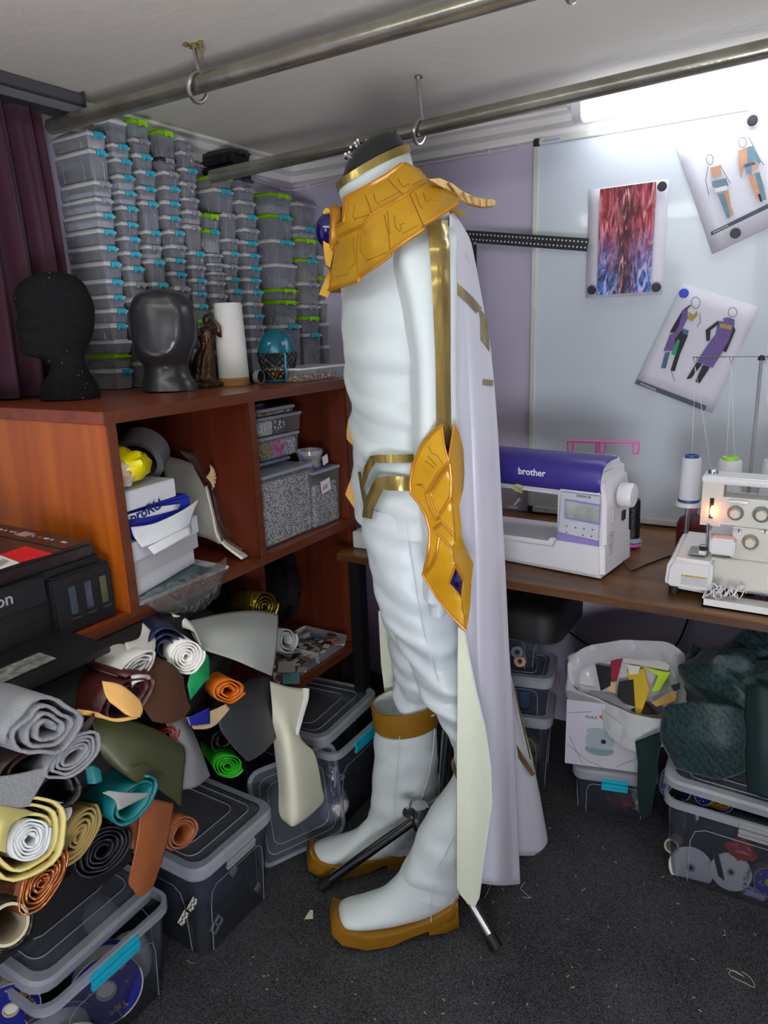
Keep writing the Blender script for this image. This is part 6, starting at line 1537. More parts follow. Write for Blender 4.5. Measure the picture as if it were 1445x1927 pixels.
# ------------------------------------------------------------------ desk along the back wall
DZ = .75
m_desk = wood('rustic_board', '#8a5c2a', '#38210e', 0.35, 'x', 2.2)
m_deskedge = wood('rustic_edge', '#6a4220', '#3a2210', 0.45, 'x', 6)
DX0, DX1, DY0, DY1 = -1.125, .95, 1.54, YB - .005
dk = thing('desk', ((DX0 + DX1) / 2, 1.85, 0), 'long rustic brown desk along the back wall with black legs', 'desk')
MB().box(DX0, DX1, DY0, DY1, DZ - .022, DZ).build('top', m_desk, dk, bevel=.002)
MB().box(DX0, DX1, DY0 - .002, DY0 + .001, DZ - .02, DZ - .004).build('edge_band', m_deskedge, dk)
MB().box(DX0 + .02, DX1 - .02, DY0 + .2, DY0 + .23, DZ - .05, DZ - .022).build('apron', m_black, dk)
for x in (DX0 + .04, -.0, DX1 - .04):
    for y in (DY0 + .04, DY1 - .04):
        if x == -.0 and y < 1.7: continue
        MB().box(x - .018, x + .018, y - .018, y + .018, 0, DZ - .022).build('leg', m_black, dk)

# ------------------------------------------------------------------ whiteboard, magnets and papers
WY = 2.178
m_wb = mat('whiteboard_enamel', '#c3ccd4', 0.16, var=0.05, vscale=1.5, coat=.4)
m_wbf = mat('whiteboard_frame', '#cfd3cc', 0.4, 0.3)
wb = thing('whiteboard', (-.2, WY, .79), 'large white board with aluminium frame hung above the desk', 'whiteboard')
wx0, wx1, wz0, wz1 = P(1002, 400, Y=WY - .01).x, .62, .757, P(1010, 262, Y=WY - .01).z
MB().box(wx0 + .01, wx1 - .01, WY - .006, YB - .004, wz0 + .01, wz1 - .01).build('panel', m_wb, wb, smooth=0)
for (a, b, c_, d) in ((wx0, wx1, wz1 - .018, wz1), (wx0, wx1, wz0, wz0 + .018)):
    MB().box(a, b, WY - .012, YB - .003, c_, d).build('frame_rail', m_wbf, wb, bevel=.002)
for (a, b) in ((wx0, wx0 + .016), (wx1 - .016, wx1)):
    MB().box(a, b, WY - .012, YB - .003, wz0 + .018, wz1 - .018).build('frame_rail', m_wbf, wb, bevel=.002)
m_blk = mat('cap_black', '#1c1c20', 0.5)
for a in (wx0 - .001, wx1 - .02):
    for z in (wz1 - .02, wz0 - .001):
        MB().box(a, a + .021, WY - .0135, YB - .003, z, z + .0215).build('corner_cap', m_blk, wb, bevel=.003)
m_bluep = mat('print_blue', '#5a7ac0', .5); m_orp = mat('print_orange', '#d8966a', .5)
sx0 = wx0 + .024
MB().box(sx0, sx0 + .055, WY - .0127, WY - .012, wz1 - .0165, wz1 - .0015).build('maker_sticker', mat('sticker_grey_w', '#cfd2d8', .5), wb)
MB().lathe([(.006, 0), (.005, .0004)], (sx0 + .009, WY - .0128, wz1 - .009), axis=(0, -1, 0), n=3).build('maker_print', m_orp, wb)
letters('maker_print', 'ROCADA', (sx0 + .034, WY - .0129, wz1 - .009), (1, 0, 0), (0, 0, 1), .0095, m_bluep, wb, depth=.0001, bold=.0002)
m_pap = mat('drawing_paper', '#cfcfd8', 0.75, var=0.03, vscale=9, bump=.15, bscale=12)
def z6(x, y): return (980 + .3218 * x, 200 + .3218 * y)
def paper(label, pix, polys, extra=None, curl=.004):
    c = [P(x, y, Y=WY - .009) for x, y in pix]
    t = thing('paper_sheet', c[3], label, 'paper', 'papers on the whiteboard')
    nx = 8
    def fn(u, v):
        p = c[0].lerp(c[1], u).lerp(c[3].lerp(c[2], u), v)
        return p + V((0, -curl * (u * (1 - u)) * 2 * v - .003 * v * v * (1 - u), 0))
    MB().grid(fn, nx, nx).build('sheet', m_pap, t, solid=.0006, fix=False)
    for kk, (nm, col, pts) in enumerate(polys):
        mm = mat('ink' + col, col, .7, var=.18, vscale=60)
        mb = MB(); mb.prism([P(*z6(x, y), Y=WY - .0165 - kk * .00012) for x, y in pts], (0, .0001, 0)); mb.build(nm, mm, t, smooth=0)
    return t
OR, BL, WH, DK, PU, BK, GR, JE, GO = '#c49472', '#6a8796', '#d8d8dc', '#4b5661', '#6a5694', '#23222c', '#2f9a5c', '#3f6c80', '#a8924a'
t2 = paper('slanted paper with drawn figures in orange and blue denim clothes', [(1271, 274), (1452, 187), (1521, 391), (1340, 478)],
  [('drawing', OR, [(1105, 360), (1165, 345), (1175, 395), (1120, 415)]), ('drawing', BL, [(1115, 440), (1200, 420), (1215, 465), (1165, 490), (1120, 470)]), ('drawing', WH, [(1130, 482), (1205, 462), (1205, 490), (1135, 505)]),
   ('drawing', BL, [(1150, 515), (1190, 510), (1215, 590), (1225, 650), (1205, 655), (1180, 590)]), ('drawing', OR, [(1190, 500), (1215, 495), (1225, 580), (1245, 630), (1230, 645), (1212, 590)]),
   ('drawing', OR, [(1270, 260), (1320, 240), (1325, 330), (1300, 345), (1295, 395), (1280, 385)]), ('drawing', BL, [(1320, 240), (1360, 230), (1405, 320), (1395, 340), (1365, 310), (1325, 335)]),
   ('drawing', DK, [(1308, 345), (1368, 326), (1372, 338), (1310, 358)]), ('drawing', BL, [(1310, 358), (1350, 348), (1348, 400), (1320, 395)]), ('drawing', OR, [(1352, 345), (1388, 340), (1392, 360), (1360, 375)]),
   ('drawing', OR, [(1325, 410), (1360, 400), (1390, 470), (1400, 540), (1380, 540), (1350, 470)]), ('drawing', BL, [(1365, 395), (1395, 385), (1420, 470), (1435, 545), (1410, 550), (1385, 460)]),
   ('drawing', BK, [(1385, 515), (1400, 510), (1412, 560), (1398, 556)]), ('caption_bar', DK, [(1110, 735), (1600, 494), (1602, 522), (1112, 757)])])
m_line = mat('pencil', '#5a5c66', .7)
def pencil(t, pts, r=.0007, closed=True):
    MB().tube([P(*z6(x, y), Y=WY - .0185) for x, y in pts], r, 4, closed=closed).build('pencil_line', m_line, t)
def oval(cx, cy, rx, ry, n=14): return [(cx + rx * math.cos(6.283 * k / n), cy + ry * math.sin(6.283 * k / n)) for k in range(n)]
pencil(t2, oval(1105, 312, 20, 30)); pencil(t2, oval(1296, 212, 22, 30))
pencil(t2, [(1095, 350), (1080, 430), (1100, 520)], closed=False); pencil(t2, [(1165, 345), (1195, 400), (1225, 450)], closed=False); pencil(t2, [(1330, 180), (1360, 232)], closed=False); pencil(t2, [(1405, 320), (1420, 345)], closed=False); pencil(t2, [(1285, 390), (1290, 420)], closed=False)
m_txtw = mat('print_white', '#e6e8ec', .6)
q0, q1 = P(*z6(1125, 738), Y=WY - .0188), P(*z6(1212, 696), Y=WY - .0188)
letters('caption_print', 'shutterstock', (q0 + q1) / 2, q1 - q0, (0, 0, 1), .0072, m_txtw, t2, depth=.0001)
t3 = paper('paper with a drawing of two figures in long purple coats, hung by a blue magnet', [(1283, 532), (1429, 578), (1340, 777), (1194, 722)],
  [('drawing', BK, [(985, 1165), (1000, 1160), (970, 1190), (905, 1320), (870, 1325), (900, 1270), (945, 1195)]), ('drawing', PU, [(950, 1190), (975, 1190), (975, 1240), (925, 1340), (900, 1430), (835, 1430), (870, 1340), (915, 1310)]),
   ('drawing', BK, [(940, 1310), (980, 1310), (975, 1345), (930, 1450), (900, 1550), (875, 1545), (905, 1450), (900, 1360)]), ('drawing', GR, [(915, 1362), (930, 1372), (905, 1455), (880, 1450)]), ('drawing', JE, [(845, 1440), (872, 1437), (847, 1533), (820, 1530)]), ('drawing', JE, [(945, 1300), (982, 1312), (975, 1340), (948, 1330)]), ('drawing', GO, [(985, 1205), (1010, 1225), (1030, 1195), (1032, 1225), (1000, 1258), (975, 1245)]),
   ('drawing', PU, [(1150, 1255), (1250, 1270), (1240, 1300), (1190, 1420), (1120, 1530), (1030, 1490), (1090, 1400), (1140, 1330)]), ('drawing', PU, [(1180, 1242), (1215, 1235), (1250, 1250), (1245, 1278), (1190, 1262)]), ('drawing', BK, [(1150, 1255), (1160, 1270), (1110, 1310), (1105, 1370), (1085, 1375), (1080, 1310)]),
   ('drawing', BK, [(1245, 1285), (1255, 1310), (1200, 1440), (1180, 1430), (1215, 1370)]), ('drawing', BK, [(1030, 1495), (1060, 1507), (995, 1592), (968, 1595)]), ('drawing', BK, [(1065, 1512), (1105, 1527), (1045, 1620), (1020, 1610)]), ('drawing', GO, [(1165, 1270), (1235, 1282), (1228, 1308), (1165, 1295)]),
   ('caption_bar', DK, [(680, 1600), (1085, 1755), (1072, 1780), (672, 1622)])])
pencil(t3, oval(1022, 1150, 26, 34)); pencil(t3, oval(1238, 1205, 26, 28)); pencil(t3, [(1045, 1210), (1050, 1260), (1030, 1290)], closed=False); pencil(t3, [(870, 1335), (868, 1365)], closed=False); pencil(t3, [(880, 1550), (900, 1610)], closed=False)
q0, q1 = P(*z6(690, 1616), Y=WY - .0188), P(*z6(800, 1662), Y=WY - .0188)
letters('caption_print', 'shutterstock', (q0 + q1) / 2, q1 - q0, (0, 0, 1), .0095, m_txtw, t3, depth=.0001)
def poster_mat():
    """abstract flowing streaks: dark red field, pale veils, a dark middle, blue towards the lower corners"""
    m = bpy.data.materials.new('poster_print'); m.use_nodes = True
    nt = m.node_tree; b = nt.nodes['Principled BSDF']; N = nt.nodes.new; L = nt.links.new
    tc = N('ShaderNodeTexCoord'); sp = N('ShaderNodeSeparateXYZ'); L(tc.outputs['Generated'], sp.inputs[0])
    def nz(scale, st, dist):
        mp = N('ShaderNodeMapping'); mp.inputs['Scale'].default_value = st; n = N('ShaderNodeTexNoise'); n.inputs['Scale'].default_value = scale; n.inputs['Detail'].default_value = 6; n.inputs['Distortion'].default_value = dist
        L(tc.outputs['Generated'], mp.inputs[0]); L(mp.outputs[0], n.inputs['Vector']); return n.outputs['Fac']
    def ramp(src, stops):
        r = N('ShaderNodeValToRGB'); r.color_ramp.elements.remove(r.color_ramp.elements[0]); r.color_ramp.elements[0].position = stops[0][0]; r.color_ramp.elements[0].color = rgb(stops[0][1])
        for p, c in stops[1:]: e = r.color_ramp.elements.new(p); e.color = rgb(c)
        L(src, r.inputs[0]); return r.outputs[0]
    def mixc(f, a, c):
        x = N('ShaderNodeMix'); x.data_type = 'RGBA'; L(f, x.inputs[0]); L(a, x.inputs[6]); L(c, x.inputs[7]); return x.outputs[2]
    def mth(op, a, c=None, v=None):
        x = N('ShaderNodeMath'); x.operation = op; x.use_clamp = True; L(a, x.inputs[0])
        if c is not None: L(c, x.inputs[1])
        elif v is not None: x.inputs[1].default_value = v
        return x.outputs[0]
    red = ramp(nz(9, (1.6, 1, .5), 1.0), [(.3, '#2a1018'), (.48, '#8c2634'), (.6, '#c0707c'), (.75, '#d8b0c0')])
    blue = ramp(nz(8, (1.2, 1, 1), 1.5), [(.35, '#20203c'), (.5, '#4a78c8'), (.62, '#b8b8e0'), (.75, '#e0d8ea')])
    dark = ramp(nz(10, (1.8, 1, .6), 1.2), [(.35, '#141216'), (.52, '#3a1a22'), (.6, '#a02a34'), (.72, '#d8d4d6')])
    up_ = mth('SUBTRACT', sp.outputs['Z'], v=.12); up_ = mth('MULTIPLY', up_, v=2.0)
    cx = mth('SUBTRACT', sp.outputs['X'], v=.5); ab = N('ShaderNodeMath'); ab.operation = 'SUBTRACT'; ab.inputs[1].default_value = .5; L(sp.outputs['X'], ab.inputs[0])
    ab2 = N('ShaderNodeMath'); ab2.operation = 'ABSOLUTE'; L(ab.outputs[0], ab2.inputs[0]); mid = mth('MULTIPLY', ab2.outputs[0], v=3.4)
    side = mixc(up_, blue, red); allc = mixc(mid, dark, side)
    L(allc, b.inputs['Base Color']); b.inputs['Roughness'].default_value = .5
    return m
t1 = paper('paper with a dark red and white printed picture, held by three black magnets', [(1108, 357), (1258, 337), (1246, 554), (1102, 560)], [])
mb = MB(); mb.prism([P(*z6(x, y), Y=WY - .0165) for x, y in ((462, 485), (793, 440), (757, 1085), (443, 1105))], (0, .0003, 0)); mb.build('print', poster_mat(), t1, smooth=0)
def magnet(px, py, col, lab):
    c = P(px, py, Y=WY - .02); c.y = WY - .0175
    t = tag(MB().lathe([(.0115, 0), (.0125, .002), (.0125, .007), (.011, .0085)], c, axis=(0, -1, 0), n=24).build('magnet', mat('mag' + col, col, .4), smooth=40), lab, 'magnet', 'round magnets')
for a in ((1246, 351, '#232327', 'black magnet at the top corner of the dark red printed picture'), (1114, 546, '#232327', 'black magnet at the lower corner of the red picture, by the board frame side'), (1235, 541, '#232327', 'black magnet at the lower corner of the red picture, nearer the coat drawing'), (1416, 227, '#232327', 'black magnet above the orange and blue clothes drawing'), (1384, 439, '#232327', 'black magnet below the orange and blue clothes drawing'), (1287, 552, '#1f3ac8', 'blue magnet holding the purple coat drawing')):
    magnet(*a)
# perforated black bar
ba, bb = P(868, 444, Y=2.12), P(1106, 461, Y=2.12)
pb = thing('perforated_bar', ba, 'black perforated steel bar sticking out behind the cape in front of the whiteboard', 'bar')
bu_ = (bb - ba).normalized(); bw = bu_.cross(V((0, 1, 0))).normalized(); bw = bw if bw.z > 0 else -bw
MB().obox((ba + bb) / 2, bu_ * ((bb - ba).length / 2), bw * .0175, V((0, .0012, 0))).build('plate', m_blk, pb, bevel=.0006)
mbh = MB(); nh = 34
for k in range(nh):
    for s in (-1, 1):
        mbh.lathe([(.0026, 0), (.002, .0004)], ba + bu_ * ((bb - ba).length * (k + .5) / nh) + bw * (.0075 * s) + V((0, -.0013, 0)), axis=(0, -1, 0), n=8)
stuff(mbh.build('holes', mat('hole_light', '#c9ced2', .6), pb))
MB().box(P(884, 470, Y=2.13).x, P(896, 470, Y=2.13).x, 2.125, 2.135, DZ + .001, ba.z - .01).build('upright', m_blk, pb)
MB().lathe([(.005, 0), (.005, .004), (.003, .006)], P(894, 458, Y=2.118), axis=(0, -1, 0), n=12).build('screw', m_zinc, pb)

# ------------------------------------------------------------------ sewing machine
m_mach = mat('machine_white', '#d8d8dc', 0.3, var=0.03)
m_purp = mat('machine_purple', '#3a2f86', 0.35, var=0.06)
m_lav = mat('machine_lavender', '#8f80bd', 0.35, var=0.04)
m_scr = mat('lcd_grey', '#7f8a88', 0.12, var=0.5, vscale=20, col2='#b9bdb0', coat=.6)
m_btn = mat('button_grey', '#c6c8cf', 0.4); m_ink = mat('ink_dark', '#3c3c46', 0.5)
A = P(1135, 1096, Z=DZ); U = (P(950, 1060, Z=DZ) - A); U.z = 0; U.normalize(); Wd = V((-U.y, U.x, 0)); Wd = Wd if Wd.y > 0 else -Wd
def ML(u, d, z): return A + U * u + Wd * d + V((0, 0, z))
def MP(px, py, d=0.0):
    o = A + Wd * d; r = ray(px, py); t = (o - CAM).dot(Wd) / r.dot(Wd); return CAM + r * t
def uz(px, py, d=0.0):
    p = MP(px, py, d) - A; return p.dot(U), p.z
sm_ = thing('sewing_machine', ML(.24, .1, 0), 'white and purple sewing machine with small screen on the brown desk', 'sewing machine')
uc = uz(1043, 1000)[0]; WID = .47
def mprism(poly, d0, d1): return MB().prism([ML(u, d0, z) for u, z in poly], Wd * (d1 - d0))
zc0 = uz(1100, 880, 0)[1]
bz = .078
mprism([(.0, .004), (WID, .004), (WID, bz * .9), (uc + .01, bz), (uc, bz + .02), (.004, bz + .02)], 0, .19).build('bed', m_mach, sm_, bevel=.012, seg=3)
mprism([(.002, bz), (uc, bz), (uc, .25), (.018, .25), (.006, .2)], .006, .175).build('column', m_mach, sm_, bevel=.010, seg=3)
mprism([(.018, .195), (WID, .2), (WID, .278), (.05, .28), (.022, .272)], .012, .175).build('arm', m_mach, sm_, bevel=.012, seg=3)
mprism([(WID - .09, .12), (WID, .12), (WID, .21), (WID - .09, .21)], .02, .16).build('needle_head', m_mach, sm_, bevel=.012)
# purple cover over the front upper edge
pv = []
prof_c = [(.004, .218), (-.002, .235), (-.001, .256), (.010, .276), (.03, .288), (.06, .291), (.10, .291)]
rr = []
for u in (.018, .03, WID * .5, WID - .012, WID):
    k = 1 if .02 < u < WID - .005 else .94
    rr.append([ML(u, d + (0 if k == 1 else .004), z if k == 1 else z - .003) for d, z in prof_c] + [ML(u, d + .006, z - .006) for d, z in reversed(prof_c)])
MB().loft(rr).build('cover', m_purp, sm_, smooth=60)
MB().add([ML(uz(1048, 930)[0], .0, .198), ML(.02, .0, .198), ML(.02, .0, .1), ML(uc - .003, .0, .1)], [(0, 1, 2, 3)])
c0 = uz(1063, 925); c1 = uz(1130, 1040)
fp = mprism([(uc - .006, .088), (.016, .078), (.016, .212), (uc - .012, .212)], .003, .008); fp.build('front_panel', mat('panel_white', '#c3c5cf', .3), sm_, bevel=.003)
mprism([(uc - .006, .088), (.016, .078), (.016, .1), (uc - .006, .108)], .0015, .0035).build('panel_foot', m_lav, sm_, bevel=.001)
s0, s1 = uz(1063, 940, .002), uz(1129, 985, .002)
mprism([(s0[0], s1[1]), (s1[0], s1[1] - .004), (s1[0], s0[1] - .002), (s0[0], s0[1] + .002)], .0008, .003).build('screen_frame', m_lav, sm_, bevel=.0006)
mprism([(s0[0] - .003, s1[1] + .004), (s1[0] + .003, s1[1]), (s1[0] + .003, s0[1] - .006), (s0[0] - .003, s0[1] - .002)], .0002, .0012).build('screen', m_scr, sm_)
for (px, py) in ((1067, 990), (1083, 993), (1099, 995), (1115, 997), (1066, 1002), (1097, 1007), (1113, 1009)):
    u, z = uz(px, py, .002)
    MB().obox(ML(u, .0025, z), U * .0052, Wd * .0012, V((0, 0, .0042))).build('key', m_btn, sm_, bevel=.001)
    MB().obox(ML(u, .001, z), U * .0018, Wd * .0004, V((0, 0, .0014))).build('key_print', m_ink, sm_)
def mtext(nm, s, px, py, size, m_, d=-.0005, **k):
    u, z = uz(px, py, d); letters(nm, s, ML(u, d, z), -U, V((0, 0, 1)), size, m_, sm_, depth=.0003, **k)
mtext('maker_name', 'brother', 1000, 889, .0235, m_txtw, -.0035, bold=.0005)
mtext('series_name', 'innov-is', 1098, 934, .0115, m_ink, .0022)
mtext('model_print', 'NV430', 1086, 1030, .006, mat('print_violet', '#5a4a90', .5), .0008)
hwc = uz(1176, 927, .09)
wc = ML(-.004, .085, z_at(ML(0, .085, 0).x, ML(0, .085, 0).y, 930) - DZ)
MB().lathe([(.026, -.004), (.03, .002), (.03, .024), (.027, .03), (.0005, .031)], wc, axis=-U, n=32).build('hand_wheel', m_mach, sm_, smooth=40)
for k in range(8):
    MB().obox(ML(.0, .04 + .0, .06 + k * .0075) , U * .001, Wd * .012, V((0, 0, .0014))).build('vent_slot', m_btn, sm_)
MB().obox(ML(.002, .05, .155), U * .0015, Wd * .004, V((0, 0, .018))).build('switch', m_btn, sm_, bevel=.001)
MB().obox(ML(.001, .12, .14), U * .0015, Wd * .01, V((0, 0, .012))).build('socket', m_blk, sm_)
MB().tube([ML(WID - .06, .07, .1), ML(WID - .06, .07, .2)], .004, 8).build('needle_bar', m_chrome, sm_)
pf = uz(965, 950, .05)
MB().obox(ML(pf[0], .05, pf[1] - .005), U * .014, Wd * .006, V((0, 0, .002))).build('presser_lever', m_greyp, sm_, bevel=.001)
MB().tube([ML(pf[0] - .004, .05, pf[1]), ML(pf[0] - .02, .05, pf[1] + .02)], .0035, 8).build('presser_lever', m_greyp, sm_)
yq = uz(975, 918, .005)
MB().tube(catmull([ML(yq[0] + .014 * math.cos(a), .004, yq[1] + .009 * math.sin(a)) for a in [q * .7 for q in range(10)]] + [ML(yq[0] - .012, .003, yq[1] - .012)], 40), .0012, 6).build('yellow_thread', mat('thread_yellow', '#d8c84a', .6), sm_)
# pink thread guide behind the machine
m_pink = mat('pink_plastic', '#e06ab8', 0.35, var=.06)
pa, pb_, pc_ = P(1068, 830, Y=1.93), P(1203, 833, Y=1.93), P(1124, 842, Y=1.93)
th_ = thing('thread_guide', (pc_.x, 1.93, DZ), 'pink telescopic thread guide standing behind the sewing machine', 'thread stand')
def loop(c, w_, h_): return [c + V((w_ * a, 0, h_ * b)) for a, b in ((-.5, 0), (.5, 0), (.38, -.9), (.25, -1), (-.25, -1), (-.38, -.9))]
MB().tube([pa, pb_], .0036, 8).build('cross_bar', m_pink, th_)
for c in (pa + V((.008, 0, 0)), pc_.lerp(pb_, .12) + V((0, 0, .012)), pb_ - V((.008, 0, 0))):
    MB().tube(loop(c, .016, .03), .0026, 7, closed=True).build('loop', m_pink, th_)
MB().tube([V((pc_.x, 1.93, pc_.z + .012)), V((pc_.x, 1.93, pc_.z - .03))], .006, 10).build('head', m_pink, th_)
MB().tube([V((pc_.x, 1.93, DZ + .004)), V((pc_.x, 1.93, pc_.z - .02))], .0035, 8).build('rod', m_chrome, th_)
MB().lathe([(.05, 0), (.05, .004), (.02, .008)], (pc_.x, 1.93, DZ + .0005), n=28).build('foot', m_pink, th_)
bs_ = P(1189, 1000, Y=1.93)
sp_ = thing('thread_cone', (bs_.x, 1.93, DZ), 'black thread cone on a pink base behind the sewing machine', 'thread cone', 'thread cones')
zq0, zq1 = z_at(bs_.x, 1.93, 1012), z_at(bs_.x, 1.93, 938)
MB().lathe([(.021, zq0), (.018, zq1 - .004), (.014, zq1)], (bs_.x, 1.93, 0), n=24).build('winding', m_blkl, sp_)
MB().lathe([(.028, zq0 - .008), (.024, zq0), (.02, zq0 + .003)], (bs_.x, 1.93, 0), n=24).build('plate', mat('plate_bluegrey', '#8fa0b4', .4), sp_)
MB().tube([V((bs_.x + .0 + .022 * math.cos(a), 1.93 + .022 * math.sin(a), DZ + .012)) for a in [6.283 * k / 18 for k in range(18)]], .0055, 8, closed=True).build('base_ring', m_pink, sp_)
MB().lathe([(.008, DZ + .001), (.008, zq0 - .006)], (bs_.x, 1.93, 0), n=12).build('pin', m_pink, sp_)
# cable on the desk
o = MB().tube(catmull([ML(-.005, .12, .02), ML(-.03, .1, .006), P(1215, 1063, Z=DZ + .004), P(1250, 1050, Z=DZ + .004), P(1285, 1040, Z=DZ + .004)], 30), .0025, 7)
tag(o.build('power_cable', m_carp, smooth=60), 'black power cable on the desk between the two machines', 'cable')

# ------------------------------------------------------------------ overlocker with its lamp, cones and thread stand
m_over = mat('overlock_ivory', '#c6c5bb', 0.35, var=0.04)
m_overw = mat('overlock_white', '#d6d6d6', 0.35, var=0.03)
m_dial = mat('dial_ivory', '#cfc9b4', 0.4); m_dialr = clear('dial_ring', '#8a8c8e', .6, .2); m_dialg = mat('dial_mark', '#c8a050', 0.5)
OY = 1.66
def OP(px, py, Y=OY): return P(px, py, Y=Y)
ov = thing('overlocker', (-.08, 1.7, DZ), 'ivory overlock machine with dials, lit needle lamp and front tray', 'overlocker')
xr_ = .10
zt_ = OP(1330, 898).z
# panel with the carrying slot cut out
xa, xb = OP(1317, 980).x, xr_
sl0, sl1 = OP(1362, 912), OP(1362, 935)
zb0 = OP(1330, 1045).z
mb = MB()
mb.box(xa, OP(1362, 920).x, OY, OY + .06, OP(1317, 987).z, zt_)
mb.box(OP(1362, 920).x, xb, OY, OY + .06, sl0.z, zt_)
mb.box(OP(1362, 920).x, xb, OY, OY + .06, OP(1362, 987).z, sl1.z)
mb.box(xb - .03, xb, OY, OY + .06, sl1.z, sl0.z)
mb.build('head', m_over, ov, smooth=0)
MB().box(OP(1378, 1000).x, xb, OY + .002, OY + .15, DZ + .012, OP(1362, 987).z).build('body', m_over, ov, bevel=.003)
MB().box(xa + .01, xb, OY + .08, OY + .2, DZ + .012, OP(1362, 1000).z - .03).build('body', m_overw, ov, bevel=.004)
MB().prism([(xa - .002, OY - .004, zt_ - .012), (xa - .002, OY - .004, zt_ + .004), (xb, OY - .004, zt_ + .001), (xb, OY - .004, zt_ - .006)], (0, .068, 0)).build('top_cover', m_overw, ov, bevel=.003)
kc = OP(1342, 893, OY + .03); MB().lathe([(.011, -.012), (.011, .008), (.009, .012)], kc, n=24).build('foot_screw', m_chrome, ov)
# rounded left work table
tx0, tx1 = P(1250, 1100, Y=1.62).x, P(1335, 1090, Y=1.62).x + .005
zt0 = P(1270, 1050, Y=1.62).z
mb = MB().prism([(tx0 + .004, 1.615, DZ + .016), (tx0, 1.615, DZ + .03), (tx0 + .003, 1.615, zt0 - .02), (tx0 + .014, 1.615, zt0), (tx1, 1.615, zt0), (tx1, 1.615, DZ + .012)], (0, .17, .0))
mb.v = [p + V((0, 0, .022 * (p.y - 1.615) / .17 if p.z > DZ + .06 else 0)) for p in mb.v]
mb.build('work_table', m_overw, ov, bevel=.008, seg=3)
for (x, y) in ((tx0 + .02, 1.63), (tx0 + .02, 1.76), (xb - .03, 1.63), (xb - .03, 1.8)):
    MB().lathe([(.012, 0), (.012, .018)], (x, y, DZ + .0005), n=14).build('rubber_foot', m_rubber, ov)
yl0, yl1 = P(1282, 1080, Y=1.6145), P(1330, 1090, Y=1.6145)
MB().box(yl0.x, yl1.x, 1.6135, 1.616, yl1.z, yl0.z - .001).build('warning_label', mat('label_yellow', '#d8b81c', .5, var=.3, vscale=150, col2='#8a7410'), ov)
MB().box(yl0.x, yl1.x, 1.6137, 1.616, P(1330, 1106, Y=1.6145).z, yl1.z).build('warning_label', mat('label_text', '#c4c5c8', .6, var=.25, vscale=200, stretch=(.3, 1, 3)), ov)
# front arm, looper cover and tray
MB().box(OP(1337, 1015, 1.64).x, OP(1385, 1015, 1.64).x, 1.63, OY + .02, OP(1337, 1043, 1.63).z, OP(1337, 1013, 1.63).z).build('looper_guard', m_overw, ov, bevel=.004)
MB().box(OP(1337, 1060).x, xb, OY - .008, OY + .05, DZ + .02, OP(1337, 1046).z).build('looper_cover', m_over, ov, bevel=.002)
ty0_, ty1_ = 1.573, OY - .008
tz0, tz1 = DZ + .001, P(1322, 1126, Y=1.573).z
tx_ = P(1320, 1140, Y=1.573).x
mb = MB(); mb.box(tx_, xb, ty0_, ty0_ + .003, tz0, tz1); mb.box(tx_, tx_ + .003, ty0_, ty1_, tz0, tz1 + .004); mb.box(tx_, xb, ty0_, ty1_, tz0, tz0 + .003); mb.box(xb - .003, xb, ty0_, ty1_, tz0, tz1)
mb.build('tray', m_overw, ov, smooth=0)
m_tape = mat('elastic_white', '#e4e4e6', .7)
el = thing('elastic_tape', ((tx_ + .04), 1.61, tz0 + .003), 'tangle of white elastic tape lying in the overlocker tray', 'elastic')
for k in range(9):
    cx, cy = tx_ + R.uniform(.016, .075), R.uniform(1.59, 1.625); rr_ = R.uniform(.008, .02)
    MB().tube([V((cx + math.cos(a) * rr_, cy + math.sin(a) * rr_ * .5, tz0 + .02 + .012 * math.sin(a * 1.3 + k) + .006 * math.cos(a * 2 + k) + .012 * R.random())) for a in [6.283 * q / 16 for q in range(15)]], .0022, 6, flat=.5).build('loop', m_tape, el)
for (px, py, r_) in ((1384, 965, .0165), (1433, 968, .0175), (1412, 1020, .0165)):
    c = OP(px, py, OY - .001); c.y = OY
    MB().lathe([(r_ * 1.0, 0), (r_ * 1.0, .004), (r_ * .8, .006)], c, axis=(0, -1, 0), n=30).build('dial_plate', m_dialr, ov)
    MB().lathe([(r_ * .68, .002), (r_ * .66, .012), (r_ * .58, .015), (.0005, .0152)], c, axis=(0, -1, 0), n=28).build('dial', m_dial, ov, smooth=40)
    for k in range(6):
        a = k * 1.047
        MB().lathe([(.0014, 0), (.001, .0005)], c + V((math.cos(a) * r_ * .55, -.0152, math.sin(a) * r_ * .55)), axis=(0, -1, 0), n=6).build('dial_mark', m_dialg, ov)
for (px, py) in ((1387, 998), (1436, 1000)):
    c = OP(px, py, OY); MB().obox(c, (.009, 0, 0), (0, .002, 0), (0, 0, .0018)).build('thread_slot', m_zinc, ov)
    MB().tube([c + V((.003, -.002, -.003)), c + V((.004, -.002, .004))], .0012, 6).build('thread_slot', m_blk, ov)
c = OP(1382, 943, OY); MB().obox(c + V((.008, -.002, 0)), (.019, 0, 0), (0, .004, 0), (0, 0, .003)).build('thread_guide', m_zinc, ov, bevel=.001)
c0_, c1_ = OP(1340, 938, OY - .003), OP(1340, 976, OY - .003)
MB().box(c0_.x - .004, c0_.x + .004, OY - .001, OY + .004, c1_.z, c0_.z).build('lamp_slot', m_dark, ov)
MB().lathe([(.0012, -.012), (.004, -.006), (.004, .006), (.0015, .012)], OP(1340, 962, OY - .004), n=14).build('lamp_bulb', mat('bulb_glow', '#ff9a50', .4, emit='#ff7a2a', estr=60.0), ov)
nb = OP(1334, 985, OY + .0)
MB().tube([V((nb.x, OY - .006, OP(1334, 985).z)), V((nb.x, OY - .006, zt0 + .012))], .0035, 10).build('needle_bar', m_chrome, ov)
